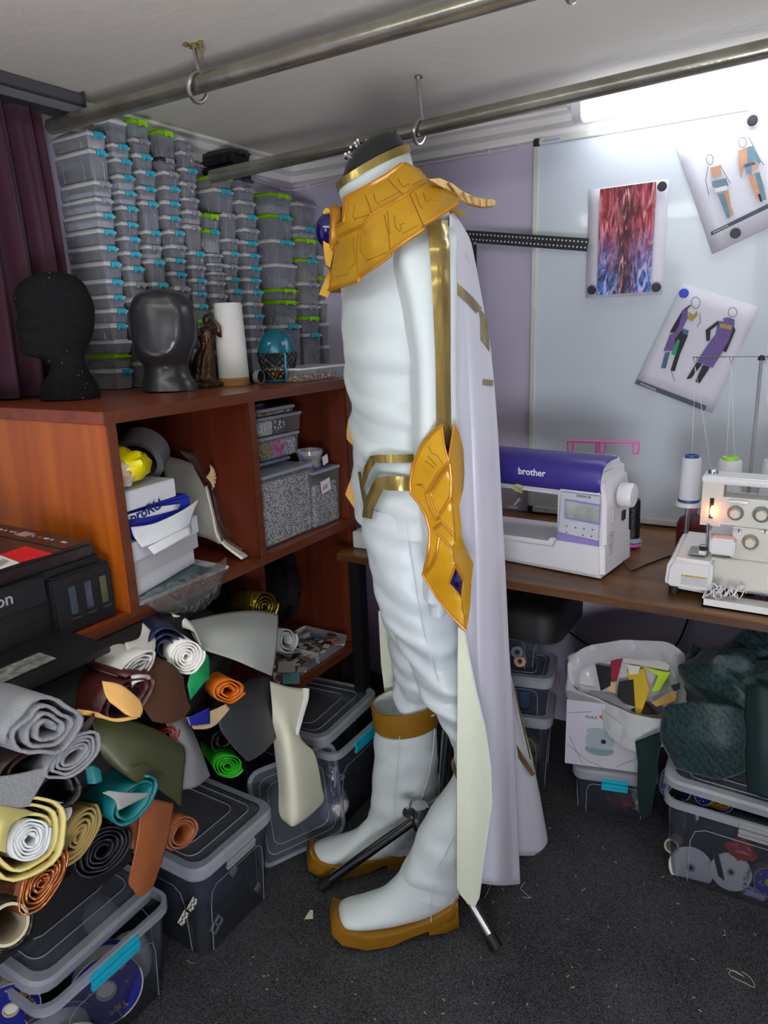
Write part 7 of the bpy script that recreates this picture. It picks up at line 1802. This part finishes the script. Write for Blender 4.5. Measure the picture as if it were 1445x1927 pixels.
MB().obox((nb.x - .006, OY - .01, zt0 + .018), (.008, 0, 0), (0, .006, 0), (0, 0, .012)).build('presser_foot', m_chrome, ov, bevel=.002)
MB().box(nb.x - .035, nb.x + .002, OY - .03, OY + .03, zt0 + .0095, zt0 + .0125).build('needle_plate', m_zinc, ov, bevel=.001)
letters('tray_script', '2Ah', P(1432, 1122, Y=OY - .03), (1, 0, 0), (0, -.5, .8), .018, mat('ink_script', '#2a3a9a', .5), ov, depth=.0001, shear=.4)
# thread cones and the telescopic stand
m_thw = mat('thread_white', '#d3d3da', .7, var=.04, vscale=160, stretch=(1, 1, 6))
def tcone(px, pyb, pyt, Y, r0, r1, mw_, mc, lab, zbase=None, capr=.7):
    p = P(px, pyb, Y=Y); z0 = p.z if zbase is None else zbase; z1 = z_at(p.x, Y, pyt)
    t = thing('thread_cone', (p.x, Y, DZ), lab, 'thread cone', 'thread cones')
    MB().lathe([(r0, z0), (r0, z0 + .006), (r1, z1 - .008), (r1 * .9, z1 - .004), (r1 * .5, z1 - .004)], (p.x, Y, 0), n=30).build('winding', mw_, t, smooth=40)
    MB().lathe([(r1 * .4, z1 - .004), (r1 * capr, z1 - .004), (r1 * capr, z1 + .003), (r1 * .35, z1 + .004), (r1 * .35, z1 - .004)], (p.x, Y, 0), n=24, cap=False).build('cap', mc, t, smooth=40)
    if zbase is None and z0 > DZ + .02:
        MB().lathe([(r0 * 1.02, z0 - .006), (r0 * 1.02, z0)], (p.x, Y, 0), n=28).build('ring', mc, t)
        MB().lathe([(r0 * 1.25, z0 - .018), (r0 * 1.2, z0 - .008), (r0 * .8, z0 - .006)], (p.x, Y, 0), n=28).build('spool_rest', m_overw, t, smooth=40)
        MB().lathe([(.006, DZ + .001), (.006, z0 - .016)], (p.x, Y, 0), n=12).build('pin', m_chrome, t)
    return t
m_bcap = mat('cap_blue', '#284a8c', .4); m_gcap = mat('cap_lime', '#9be04a', .4); m_pcap = mat('cap_pink', '#e0489a', .4); m_mar = mat('thread_maroon', '#6a1226', .55, var=.3, vscale=120, stretch=(1, 1, 6))
tcone(1296, 938, 858, 1.88, .0255, .0235, m_thw, m_bcap, 'white thread cone with blue cap beside the overlocker')
tcone(1367, 945, 862, 1.9, .036, .027, m_thw, m_gcap, 'white thread cone with lime cap just behind the overlocker handle', zbase=DZ + .001)
tcone(1452, 945, 862, 1.9, .036, .027, m_thw, m_gcap, 'white thread cone with lime cap cut off by the picture edge', zbase=DZ + .001)
rc = P(1300, 1000, Y=1.95)
t = thing('thread_cone', (rc.x, 1.95, DZ), 'dark red thread cone with pink cap standing behind the work table', 'thread cone', 'thread cones')
zz0, zz1 = DZ + .001, z_at(rc.x, 1.95, 955)
MB().lathe([(.036, zz0), (.036, zz1 - .045), (.03, zz1 - .03), (.014, zz1 - .018), (.012, zz1 - .016)], (rc.x, 1.95, 0), n=30).build('winding', m_mar, t, smooth=40)
MB().lathe([(.012, zz1 - .018), (.012, zz1 - .006)], (rc.x, 1.95, 0), n=20).build('neck', m_greyp, t)
MB().lathe([(.013, zz1 - .006), (.013, zz1), (.006, zz1 + .002)], (rc.x, 1.95, 0), n=20).build('cap', m_pcap, t)
sp0 = P(1411, 900, Y=1.93)
ts = thing('thread_stand', (sp0.x, 1.93, DZ), 'thin steel thread stand with a cross wire behind the overlocker', 'thread stand')
zt5 = z_at(sp0.x, 1.93, 674)
MB().tube([V((sp0.x, 1.93, DZ + .001)), V((sp0.x, 1.93, zt5))], .0042, 10).build('rod', m_greyp, ts)
MB().lathe([(.008, 0), (.008, .006), (.004, .012)], (sp0.x, 1.93, zt5 - .005), n=12).build('joint', m_blk, ts)
xc0 = P(1303, 674, Y=1.93).x; MB().tube([V((xc0, 1.93, zt5 + .004)), V((sp0.x + .14, 1.93, zt5 + .004))], .0014, 6).build('cross_wire', m_chrome, ts)
for px in (1308, 1376, 1440):
    x = P(px, 676, Y=1.93).x
    MB().tube([V((x - .005, 1.93, zt5 + .004)), V((x, 1.93, zt5 - .014)), V((x + .005, 1.93, zt5 + .004))], .0011, 5).build('wire_hook', m_chrome, ts)
m_thr = mat('thread_fine', '#e6e6ea', .6)
for a, b in (((1308, 690), (1340, 895)), ((1376, 690), (1384, 900)), ((1376, 690), (1367, 862)), ((1308, 690), (1302, 860)), ((1440, 690), (1452, 862))):
    MB().tube([P(*a, Y=1.93), P(*b, Y=1.9)], .0005, 4).build('thread', m_thr, ts)

# ------------------------------------------------------------------ under the desk
m_seat = mat('black_seat', '#0b0b0d', 0.6)
sb = V((-.70, 1.86, 0)); ha = math.radians(14)
def small_bin(c, ang, L_, W_, z0, H_, label, hm=None, lidon=True):
    c = V(c); t, ux, uy = clear_bin(label, V((c.x, c.y, z0)), ang, L_, W_, H_, lid='on' if lidon else 'off', rad=.022, handle=(hm, [('-y', 'x', W_ / 2, .035)]) if hm else None, group='clear bins under the desk')
    return t, ux, uy
sbc = V((-.715, 1.84, 0))
small_bin(sbc, ha, .24, .17, .0, .235, 'lowest clear bin of cords in the stack under the desk')
small_bin(sbc, ha, .24, .17, .249, .115, 'middle clear bin of blue spools in the stack under the desk')
small_bin(sbc + V((-.03, .01, 0)), ha, .20, .15, .378, .13, 'uppermost clear bin of thread spools in the stack under the desk')
def cyl(name, c, ax, r, h_, m_, lab, cat, grp=None, hollow=None):
    mb = MB()
    if hollow: mb.lathe([(hollow, -h_ / 2), (r, -h_ / 2), (r, h_ / 2), (hollow, h_ / 2), (hollow, -h_ / 2)], c, axis=ax, n=24, cap=False)
    else: mb.lathe([(r * .92, -h_ / 2), (r, -h_ / 2 + .003), (r, h_ / 2 - .003), (r * .92, h_ / 2)], c, axis=ax, n=24)
    return tag(mb.build(name, m_, smooth=40), lab, cat, grp)
fx_, fy_ = math.cos(ha), math.sin(ha)
fr2 = lambda a, b, z: sbc + V((a * fx_ + b * fy_, a * fy_ - b * fx_, z))     # a along the front, b towards the viewer
cyl('thread_reel', fr2(.02, .035, .43), (.3, -1, .1), .018, .03, m_ribw, 'white thread reel in the uppermost bin of the stack', 'reel', 'thread reels', .008)
cyl('thread_reel', fr2(.03, .04, .403), (.2, -1, .2), .017, .03, mat('reel_peach', '#d8a890', .6), 'peach thread reel at the front of the uppermost bin', 'reel', 'thread reels', .007)
cyl('thread_reel', fr2(-.02, .04, .41), (.2, -1, .2), .018, .03, mat('reel_beige', '#cdbfa4', .6), 'beige thread reel near the cape in the uppermost bin', 'reel', 'thread reels', .007)
cyl('thread_reel', fr2(.04, .05, .29), (0, 0, 1), .02, .05, mat('reel_blue', '#1a6a9a', .4), 'blue thread reel in the middle bin of the stack', 'reel', 'thread reels')
o = drop(blob(fr2(0, .0, .09), .09, .06, .075, 71, 22, .2), .012); tag(o.build('cord_heap', mat('cords_mixed', '#4a4440', .8, var=.6, vscale=40, col2='#a8905a', bump=.8, bscale=50), smooth=60), 'dark mixed cords heaped in the lowest bin of the stack', 'cord')
o = drop(blob(fr2(-.02, .01, .29), .07, .05, .035, 72, 18, .2), .262); tag(o.build('blue_bits', m_navyl, smooth=60), 'dark blue bundle inside the middle bin of the stack', 'cloth')
o = MB().loft([rrect(V((-.72, 1.82, .523)), V((1, 0, 0)), V((0, 1, 0)), .17, .13, .05), rrect(V((-.72, 1.82, .53)), V((1, 0, 0)), V((0, 1, 0)), .19, .145, .055), rrect(V((-.72, 1.82, .60)), V((1, 0, 0)), V((0, 1, 0)), .19, .145, .055), rrect(V((-.72, 1.82, .625)), V((1, 0, 0)), V((0, 1, 0)), .17, .125, .05)])
tag(o.build('black_cushion', m_seat, smooth=50), 'black padded cushion lying on the bin stack under the desk', 'cushion')
# flat bin and white carton
wa = math.atan2(.049, .179); wux = V((math.cos(wa), math.sin(wa), 0)); wuy = V((-wux.y, wux.x, 0))
wc0 = V((-.483, 1.738, 0)) + wux * .105 + wuy * .085
small_bin(wc0, wa, .21, .16, 0, .135, 'low clear bin with turquoise handle under the white carton', m_teal)
o = drop(blob(wc0 + V((0, 0, .06)), .085, .06, .05, 75, 22, .2), .01); tag(o.build('dark_lace', m_blkn, smooth=60), 'dark lace bundle inside the low bin under the carton', 'cloth')
o = drop(blob(wc0 - wuy * .055 + wux * .07 + V((0, 0, .045)), .03, .02, .04, 76, 18, .4), .01); tag(o.build('white_lace', mat('lace_white', '#a8a69e', .8, var=.4, vscale=60, bump=.8, bscale=90), smooth=60), 'crumpled whitish lace at the corner of the low bin', 'cloth')
o = drop(blob(wc0 - wuy * .058 + wux * .02 + V((0, 0, .07)), .04, .015, .03, 77, 18, .4), .01); tag(o.build('red_lace', mat('lace_red', '#6a2a30', .8, var=.5, vscale=60, bump=.8, bscale=90), smooth=60), 'dark red lace in the low bin under the carton', 'cloth')
ct_ = thing('carton', wc0 + V((0, 0, .149)), 'white carton printed with a round wax warmer under the plastic bag', 'carton')
cf0 = V((-.518, 1.742, 0)); cfx = wux
cw, chh, cdp = .195, .20, .15
c0 = cf0 + wux * .002; zc_ = .1495
MB().add([c0 + wux * a + wuy * b + V((0, 0, zc_ + z)) for z in (0, chh) for b in (0, cdp) for a in (0, cw)], [(0, 2, 3, 1), (4, 5, 7, 6), (0, 1, 5, 4), (2, 6, 7, 3), (0, 4, 6, 2), (1, 3, 7, 5)]).build('box', mat('carton_white', '#c8c7d0', .6, var=.04), ct_, bevel=.001)
cp_ = lambda a, z, k=.0006: c0 + wux * (a * cw) + V((0, 0, zc_ + z * chh)) - wuy * k
def cflat(nm, col, pts, k): MB().prism([cp_(a, z, k) for a, z in pts], wuy * .0003).build(nm, mat('ctn' + col, col, .5, var=.1), ct_, smooth=0)
el_ = lambda cx, cy, rx, ry, a0=0, a1=360, n=22: [(cx + rx * math.cos(math.radians(a0 + (a1 - a0) * k / n)), cy + ry * math.sin(math.radians(a0 + (a1 - a0) * k / n))) for k in range(n + 1)]
cflat('print', '#8fa3a4', el_(.47, .28, .2, .09)[:-1], .0006)
cflat('print', '#a9b2bb', el_(.47, .42, .2, .19)[:-1], .0010)
cflat('print', '#7aa0a4', el_(.47, .30, .185, .08, 180, 360), .0014)
cflat('print', '#9fb4b8', el_(.47, .56, .185, .06)[:-1], .0014)
cflat('print', '#2a2a30', el_(.52, .42, .035, .035)[:-1], .0018)
cflat('print', '#b4623c', [(.44, .80), (.5, .84), (.56, .78), (.52, .72), (.48, .76)], .0006)
letters('brand_print', 'WAX', cp_(.34, .77, .0008), wux, (0, 0, 1), .014, m_ink, ct_, depth=.0001)
for l_ in ([(.02, .32), (.3, .1), (.55, 0)], [(.98, .22), (.7, .05)], [(.05, .45), (.25, .02)], [(.02, .8), (.35, .86)]):
    MB().tube([cp_(a, z, .0006) for a, z in l_], .0005, 4).build('print_line', m_ink, ct_)
# plastic bag of scraps standing on the carton
bagc = P(1180, 1290, Y=1.80); m_bagf = clear('bag_film', '#e2e4e6', 0.75, .3, '#e9ebec', bump=.5, bscale=18)
zb_b = zc_ + chh + .001
bgx = thing('scrap_bag', (bagc.x, bagc.y, zb_b), 'open whitish plastic bag full of yellow and black scraps on the carton', 'plastic bag')
rim_px = [(1062, 1285), (1070, 1235), (1110, 1212), (1180, 1203), (1250, 1205), (1295, 1230), (1304, 1280), (1290, 1330), (1262, 1365), (1215, 1388), (1170, 1372), (1120, 1330), (1085, 1308)]
rim = catmull([P(x, y, Y=1.80 + .13 * (1 - (y - 1203) / 185) - .07) for x, y in rim_px] + [P(*rim_px[0], Y=1.80 + .13 * (1 - (1285 - 1203) / 185) - .07)], 60)[:-1]
rc_ = sum(rim, V()) / len(rim)
def wob_(p, k, s): return p + V(noise.noise_vector(p * s)) * k
rows_ = [[wob_(rc_ + (p - rc_) * .78 + V((0, 0, -.03)), .006, 20) for p in rim], [wob_(rc_ + (p - rc_) * .94 + V((0, 0, .004)), .006, 20) for p in rim], [wob_(rc_ + (p - rc_) * 1.0 + V((0, 0, -.012)), .016, 30) for p in rim], [wob_(rc_ + (p - rc_) * .97 + V((0, 0, -.05)), .014, 30) for p in rim], [wob_(V(((rc_.x + (p.x - rc_.x) * .85), (rc_.y + (p.y - rc_.y) * .85), max(zb_b + .004, p.z - .12))), .005, 25) for p in rim], [V((rc_.x + (p.x - rc_.x) * .6, rc_.y + (p.y - rc_.y) * .6, zb_b)) for p in rim]]
MB().loft(rows_, cap=False).build('film', m_bagf, bgx, smooth=60, fix=False, solid=.0006)
scr = [('#d8b410', [(1178, 1262), (1212, 1258), (1222, 1300), (1205, 1345), (1196, 1345), (1190, 1300)]), ('#d8d4cc', [(1174, 1220), (1262, 1240), (1258, 1262), (1172, 1246)]), ('#141416', [(1120, 1250), (1150, 1255), (1148, 1290), (1130, 1300)]), ('#141416', [(1165, 1282), (1192, 1278), (1196, 1345), (1160, 1310)]), ('#a01a38', [(1150, 1242), (1172, 1234), (1160, 1282), (1146, 1276)]), ('#c4e820', [(1205, 1252), (1240, 1262), (1262, 1265), (1240, 1300), (1226, 1302), (1238, 1272)]), ('#d8a850', [(1225, 1322), (1260, 1308), (1275, 1318), (1235, 1330)]), ('#e0b98a', [(1140, 1280), (1158, 1284), (1158, 1305), (1144, 1300)]), ('#e0b98a', [(1232, 1318), (1275, 1295), (1286, 1305), (1250, 1330)]), ('#d8b410', [(1250, 1342), (1262, 1345), (1262, 1378), (1248, 1380)]), ('#d8b410', [(1197, 1213), (1264, 1216), (1262, 1236), (1196, 1226)]), ('#e8e6e0', [(1180, 1250), (1205, 1254), (1200, 1268), (1184, 1270)]), ('#d8c8a0', [(1200, 1350), (1240, 1350), (1250, 1362), (1215, 1372)]), ('#141416', [(1262, 1290), (1286, 1282), (1288, 1292), (1268, 1300)])]
for i, (cl, pp) in enumerate(scr):
    Yp = 1.742 + R.uniform(-.006, .012)
    mb = MB(); mb.prism([P(x, y, Y=Yp + .13 * (1 - (y - 1203) / 185)) for x, y in pp], V((.0, .004, -.003)))
    mb.build('scrap', mat('scr' + cl, cl, .5, var=.1), bgx, bevel=.0008, seg=1)
o = blob(rc_ + V((0, .03, -.10)), .08, .05, .03, 81, 20, .15); stuff(o.build('scraps_below', mat('scraps_dark', '#2c2622', .7, var=.6, vscale=30, col2='#8a6a30'), bgx, smooth=60))

# ------------------------------------------------------------------ bin at the right with spools and the jacquard cloth
clear_bin('clear spool bin with grey handle and jacquard cloth on its ajar lid', (-.013, 1.735, 0), 0, .43, .26, .232, lid=(V((.0, .01, .055)), Matrix.Rotation(math.radians(9), 3, 'X') @ Matrix.Rotation(math.radians(1.5), 3, 'Y')), handle=(mat('handle_grey', '#9a9c9e', .4), [('-y', 'x', .128, .05)]))
m_disc = mat('disc_card', '#cfcdc6', 0.6, var=.05)
fy = 1.632
def disc(px, py, r, lab, words=None):
    c = P(px, py, Y=fy + .012)
    t = thing('card_disc', c - V((0, 0, r)), lab, 'disc', 'card discs')
    MB().lathe([(r * .16, 0), (r, 0), (r, .003), (r * .16, .003), (r * .16, 0)], c, axis=(.15, -1, .25), n=40, cap=False).build('face', m_disc, t, smooth=40)
    MB().lathe([(r * .1, -.002), (r * .2, -.001), (r * .2, .004), (r * .1, .004), (r * .1, -.002)], c, axis=(.15, -1, .25), n=24, cap=False).build('hub', m_greyp, t, smooth=40)
    if words: letters('print', words, c + V((r * .72, -.006, -.012)), (.15, 0, 1), (-1, -.1, .1), .015, m_ink, t, depth=.0002)
    return t
disc(1300, 1632, .052, 'large off-white card disc with a hole behind the bin wall')
c_ = disc(1375, 1640, .046, 'second off-white card disc lettered along its edge', 'Made in Turkey')
MB().obox(P(1350, 1625, Y=fy + .004), V((.012, 0, -.05)), V((.006, 0, .0015)), V((0, .001, 0)))
o = MB().obox(P(1352, 1630, Y=fy + .002), V((.012, 0, -.042)), V((.006, 0, .0017)), V((0, .0008, 0))); tag(o.build('black_strap', m_blkl, bevel=.0005), 'black strap hanging over the card discs in the bin', 'strap')
cyl('cardboard_core', P(1268, 1588, Y=fy + .035), (-.1, -1, .35), .018, .05, m_cardb, 'short cardboard core at the corner of the spool bin', 'tube', None, .014)
spool((P(1345, 1495, Y=1.70)), (-.6, -.5, .4), .035, .06, 'blue labelled gold thread spool showing under the ajar lid', bits('thread_gold', ['#d8a828', '#b8860c', '#f0cf60'], 200, .25, .6, .5))
spool((P(1272, 1475, Y=1.71)), (-.8, -.4, .3), .034, .05, 'blue labelled dark spool in the corner under the ajar lid', m_blkn)
spool((P(1445, 1655, Y=fy + .03)), (.2, -1, .3), .034, .03, 'blue labelled spool low at the picture edge', m_goldp)
o = blob(P(1395, 1600, Y=fy + .03), .03, .02, .026, 91, 22, .4); tag(o.build('red_flower', mat('satin_red', '#b8121e', .35, var=.3, vscale=30), smooth=40), 'crumpled red satin flower inside the spool bin', 'fabric flower')
o = blob(P(1418, 1680, Y=fy + .02), .03, .012, .012, 92, 20, .4); tag(o.build('lilac_tulle', mat('tulle_lilac', '#b8a4c8', .8), smooth=40), 'pale lilac tulle at the bottom of the spool bin', 'fabric')
o = drop(blob(V((-.0, 1.76, .1)), .17, .085, .09, 93, 22, .15), .01); tag(o.build('dark_ribbon_heap', m_blkn, smooth=60), 'dark ribbons heaped at the back of the spool bin', 'ribbon')
def jacquard():
    m = bpy.data.materials.new('jacquard_teal'); m.use_nodes = True
    nt = m.node_tree; b = nt.nodes['Principled BSDF']; N = nt.nodes.new; L = nt.links.new
    tc = N('ShaderNodeTexCoord'); mg = N('ShaderNodeTexMagic'); mg.turbulence_depth = 4; mg.inputs['Scale'].default_value = 26; mg.inputs['Distortion'].default_value = 2.2
    nz = N('ShaderNodeTexNoise'); nz.inputs['Scale'].default_value = 9; nz.inputs['Detail'].default_value = 2
    ad = N('ShaderNodeMath'); ad.operation = 'MULTIPLY_ADD'; ad.inputs[1].default_value = .35
    rp = N('ShaderNodeValToRGB'); rp.color_ramp.elements[0].position = .58; rp.color_ramp.elements[1].position = .72
    rp.color_ramp.elements[0].color = rgb('#061011'); rp.color_ramp.elements[1].color = rgb('#0f3a3d')
    L(tc.outputs['Object'], mg.inputs['Vector']); L(tc.outputs['Object'], nz.inputs['Vector']); L(nz.outputs['Fac'], ad.inputs[0]); L(mg.outputs['Fac'], ad.inputs[2]); L(ad.outputs[0], rp.inputs[0]); L(rp.outputs[0], b.inputs['Base Color'])
    b.inputs['Roughness'].default_value = .55; b.inputs['Sheen Weight'].default_value = .2
    return m
m_jac = jacquard()
jq = thing('jacquard_cloth', (-.05, 1.78, .3), 'heap of dark teal patterned jacquard cloth on the lid of the spool bin', 'fabric')
jb = blob(V((-.03, 1.80, .45)), .2, .12, .16, 95, 44, .22)
for i, p in enumerate(jb.v):
    q = p + V((0, 0, .012 * math.sin(p.x * 40 + 3 * noise.noise(p * 9)))) + V(noise.noise_vector(p * 14)) * .014
    fl_ = .315 + (q.y - 1.735) * .16
    jb.v[i] = V((q.x, min(q.y, 1.93), max(q.z, fl_)))
jb.build('heap', m_jac, jq, smooth=60)
sheet('front_fold', [[P(1250, 1330, Y=1.66), P(1300, 1320, Y=1.64), P(1360, 1325, Y=1.64), P(1400, 1340, Y=1.66)], [P(1245, 1390, Y=1.64), P(1300, 1395, Y=1.61), P(1360, 1400, Y=1.605), P(1402, 1395, Y=1.63)], [P(1270, 1445, Y=1.635), P(1310, 1458, Y=1.615), P(1360, 1465, Y=1.61), P(1400, 1450, Y=1.63)]], m_jac, jq, 20, 16, .004, .004, 20)
sheet('side_fold', [[P(1405, 1290, Y=1.68), P(1430, 1290, Y=1.66), P(1460, 1300, Y=1.66)], [P(1400, 1400, Y=1.64), P(1430, 1400, Y=1.61), P(1460, 1405, Y=1.61)], [P(1408, 1490, Y=1.625), P(1432, 1500, Y=1.6), P(1460, 1505, Y=1.6)]], m_tealdk if 'm_tealdk' in globals() else mat('cloth_dark_teal', '#0c2a2a', .7, var=.2), jq, 12, 16, .003, .003, 18)
sheet('hanging_end', [[P(1195, 1395, Y=1.72), P(1225, 1385, Y=1.71), P(1255, 1370, Y=1.70)], [P(1200, 1440, Y=1.70), P(1222, 1440, Y=1.69), P(1240, 1420, Y=1.68)], [P(1200, 1500, Y=1.70), P(1218, 1510, Y=1.69), P(1232, 1490, Y=1.68)], [P(1205, 1535, Y=1.70), P(1215, 1538, Y=1.69), P(1225, 1530, Y=1.68)]], mat('cloth_dark_teal', '#0c2a2a', .7, var=.2), jq, 12, 18, .003, .003, 18)
o = MB().tube(catmull([P(1065, 1185, Y=2.15), P(1110, 1215, Y=2.15), P(1160, 1228, Y=2.15), P(1260, 1225, Y=2.15), P(1300, 1150, Y=2.15)], 30), .0035, 6); tag(o.build('hanging_cable', m_carp, smooth=60), 'black cord sagging along the wall under the desk', 'cable')
# glimpse of the desk end behind the mannequin
o = MB().box(-1.11, -1.0, 1.60, 1.74, DZ + .001, DZ + .05); tag(o.build('white_carton', m_sheetg, bevel=.003), 'small pale carton on the desk end between shelf unit and mannequin', 'carton')
o = MB().box(-1.05, -.93, 1.62, 1.66, .45, .70); tag(o.build('purple_folder', mat('folder_purple', '#5a1a80', .4), bevel=.003), 'purple folder hanging below the desk end behind the trousers', 'folder')

# ------------------------------------------------------------------ litter on the carpet
m_scrap = mat('scrap_cream', '#d8d6bc', .8)
o = MB().prism([P(x, y, Z=.001) for x, y in ((573, 1730), (580, 1718), (584, 1713), (589, 1713), (589, 1729))], (0, 0, .0012)); tag(o.build('leather_offcut', m_scrap), 'small cream offcut on the carpet before the boots', 'scrap')
lint = mat('lint_white', '#b9b8b4', .9)
def curl(pts, lab):
    o = MB().tube(catmull([P(x, y, Z=.002) for x, y in pts], 24), .0007, 5); tag(o.build('thread_curl', lint, smooth=60), lab, 'thread', 'threads on the carpet')
curl([(982, 1668), (988, 1660), (980, 1672), (990, 1682), (996, 1690), (984, 1688)], 'white thread curl beside the cape hem')
curl([(912, 1690), (920, 1672), (922, 1660), (916, 1668)], 'short white thread curl next to the tripod foot')
curl([(1368, 1822), (1385, 1830), (1400, 1838), (1380, 1826), (1372, 1834), (1402, 1850), (1420, 1858), (1412, 1840), (1395, 1828)], 'tangled white thread on the open carpet near the spool bin')
curl([(1155, 1462), (1165, 1470), (1180, 1466)], 'fine thread on the carpet before the low bin')
curl([(352, 1807), (360, 1812), (366, 1812)], 'white thread bit at the foot of the navy bin')
mbl = MB()
for k in range(170):
    x, y = R.uniform(-1.0, .2), R.uniform(.55, 1.65)
    a = R.random() * 3.1; l_ = R.uniform(.0008, .004)
    mbl.obox((x, y, .0012), (math.cos(a) * l_, math.sin(a) * l_, 0), (-math.sin(a) * .0006, math.cos(a) * .0006, 0), (0, 0, .0005))
tag(mbl.build('lint', lint, smooth=0), 'white lint specks scattered over the dark carpet', 'lint', kind='stuff')
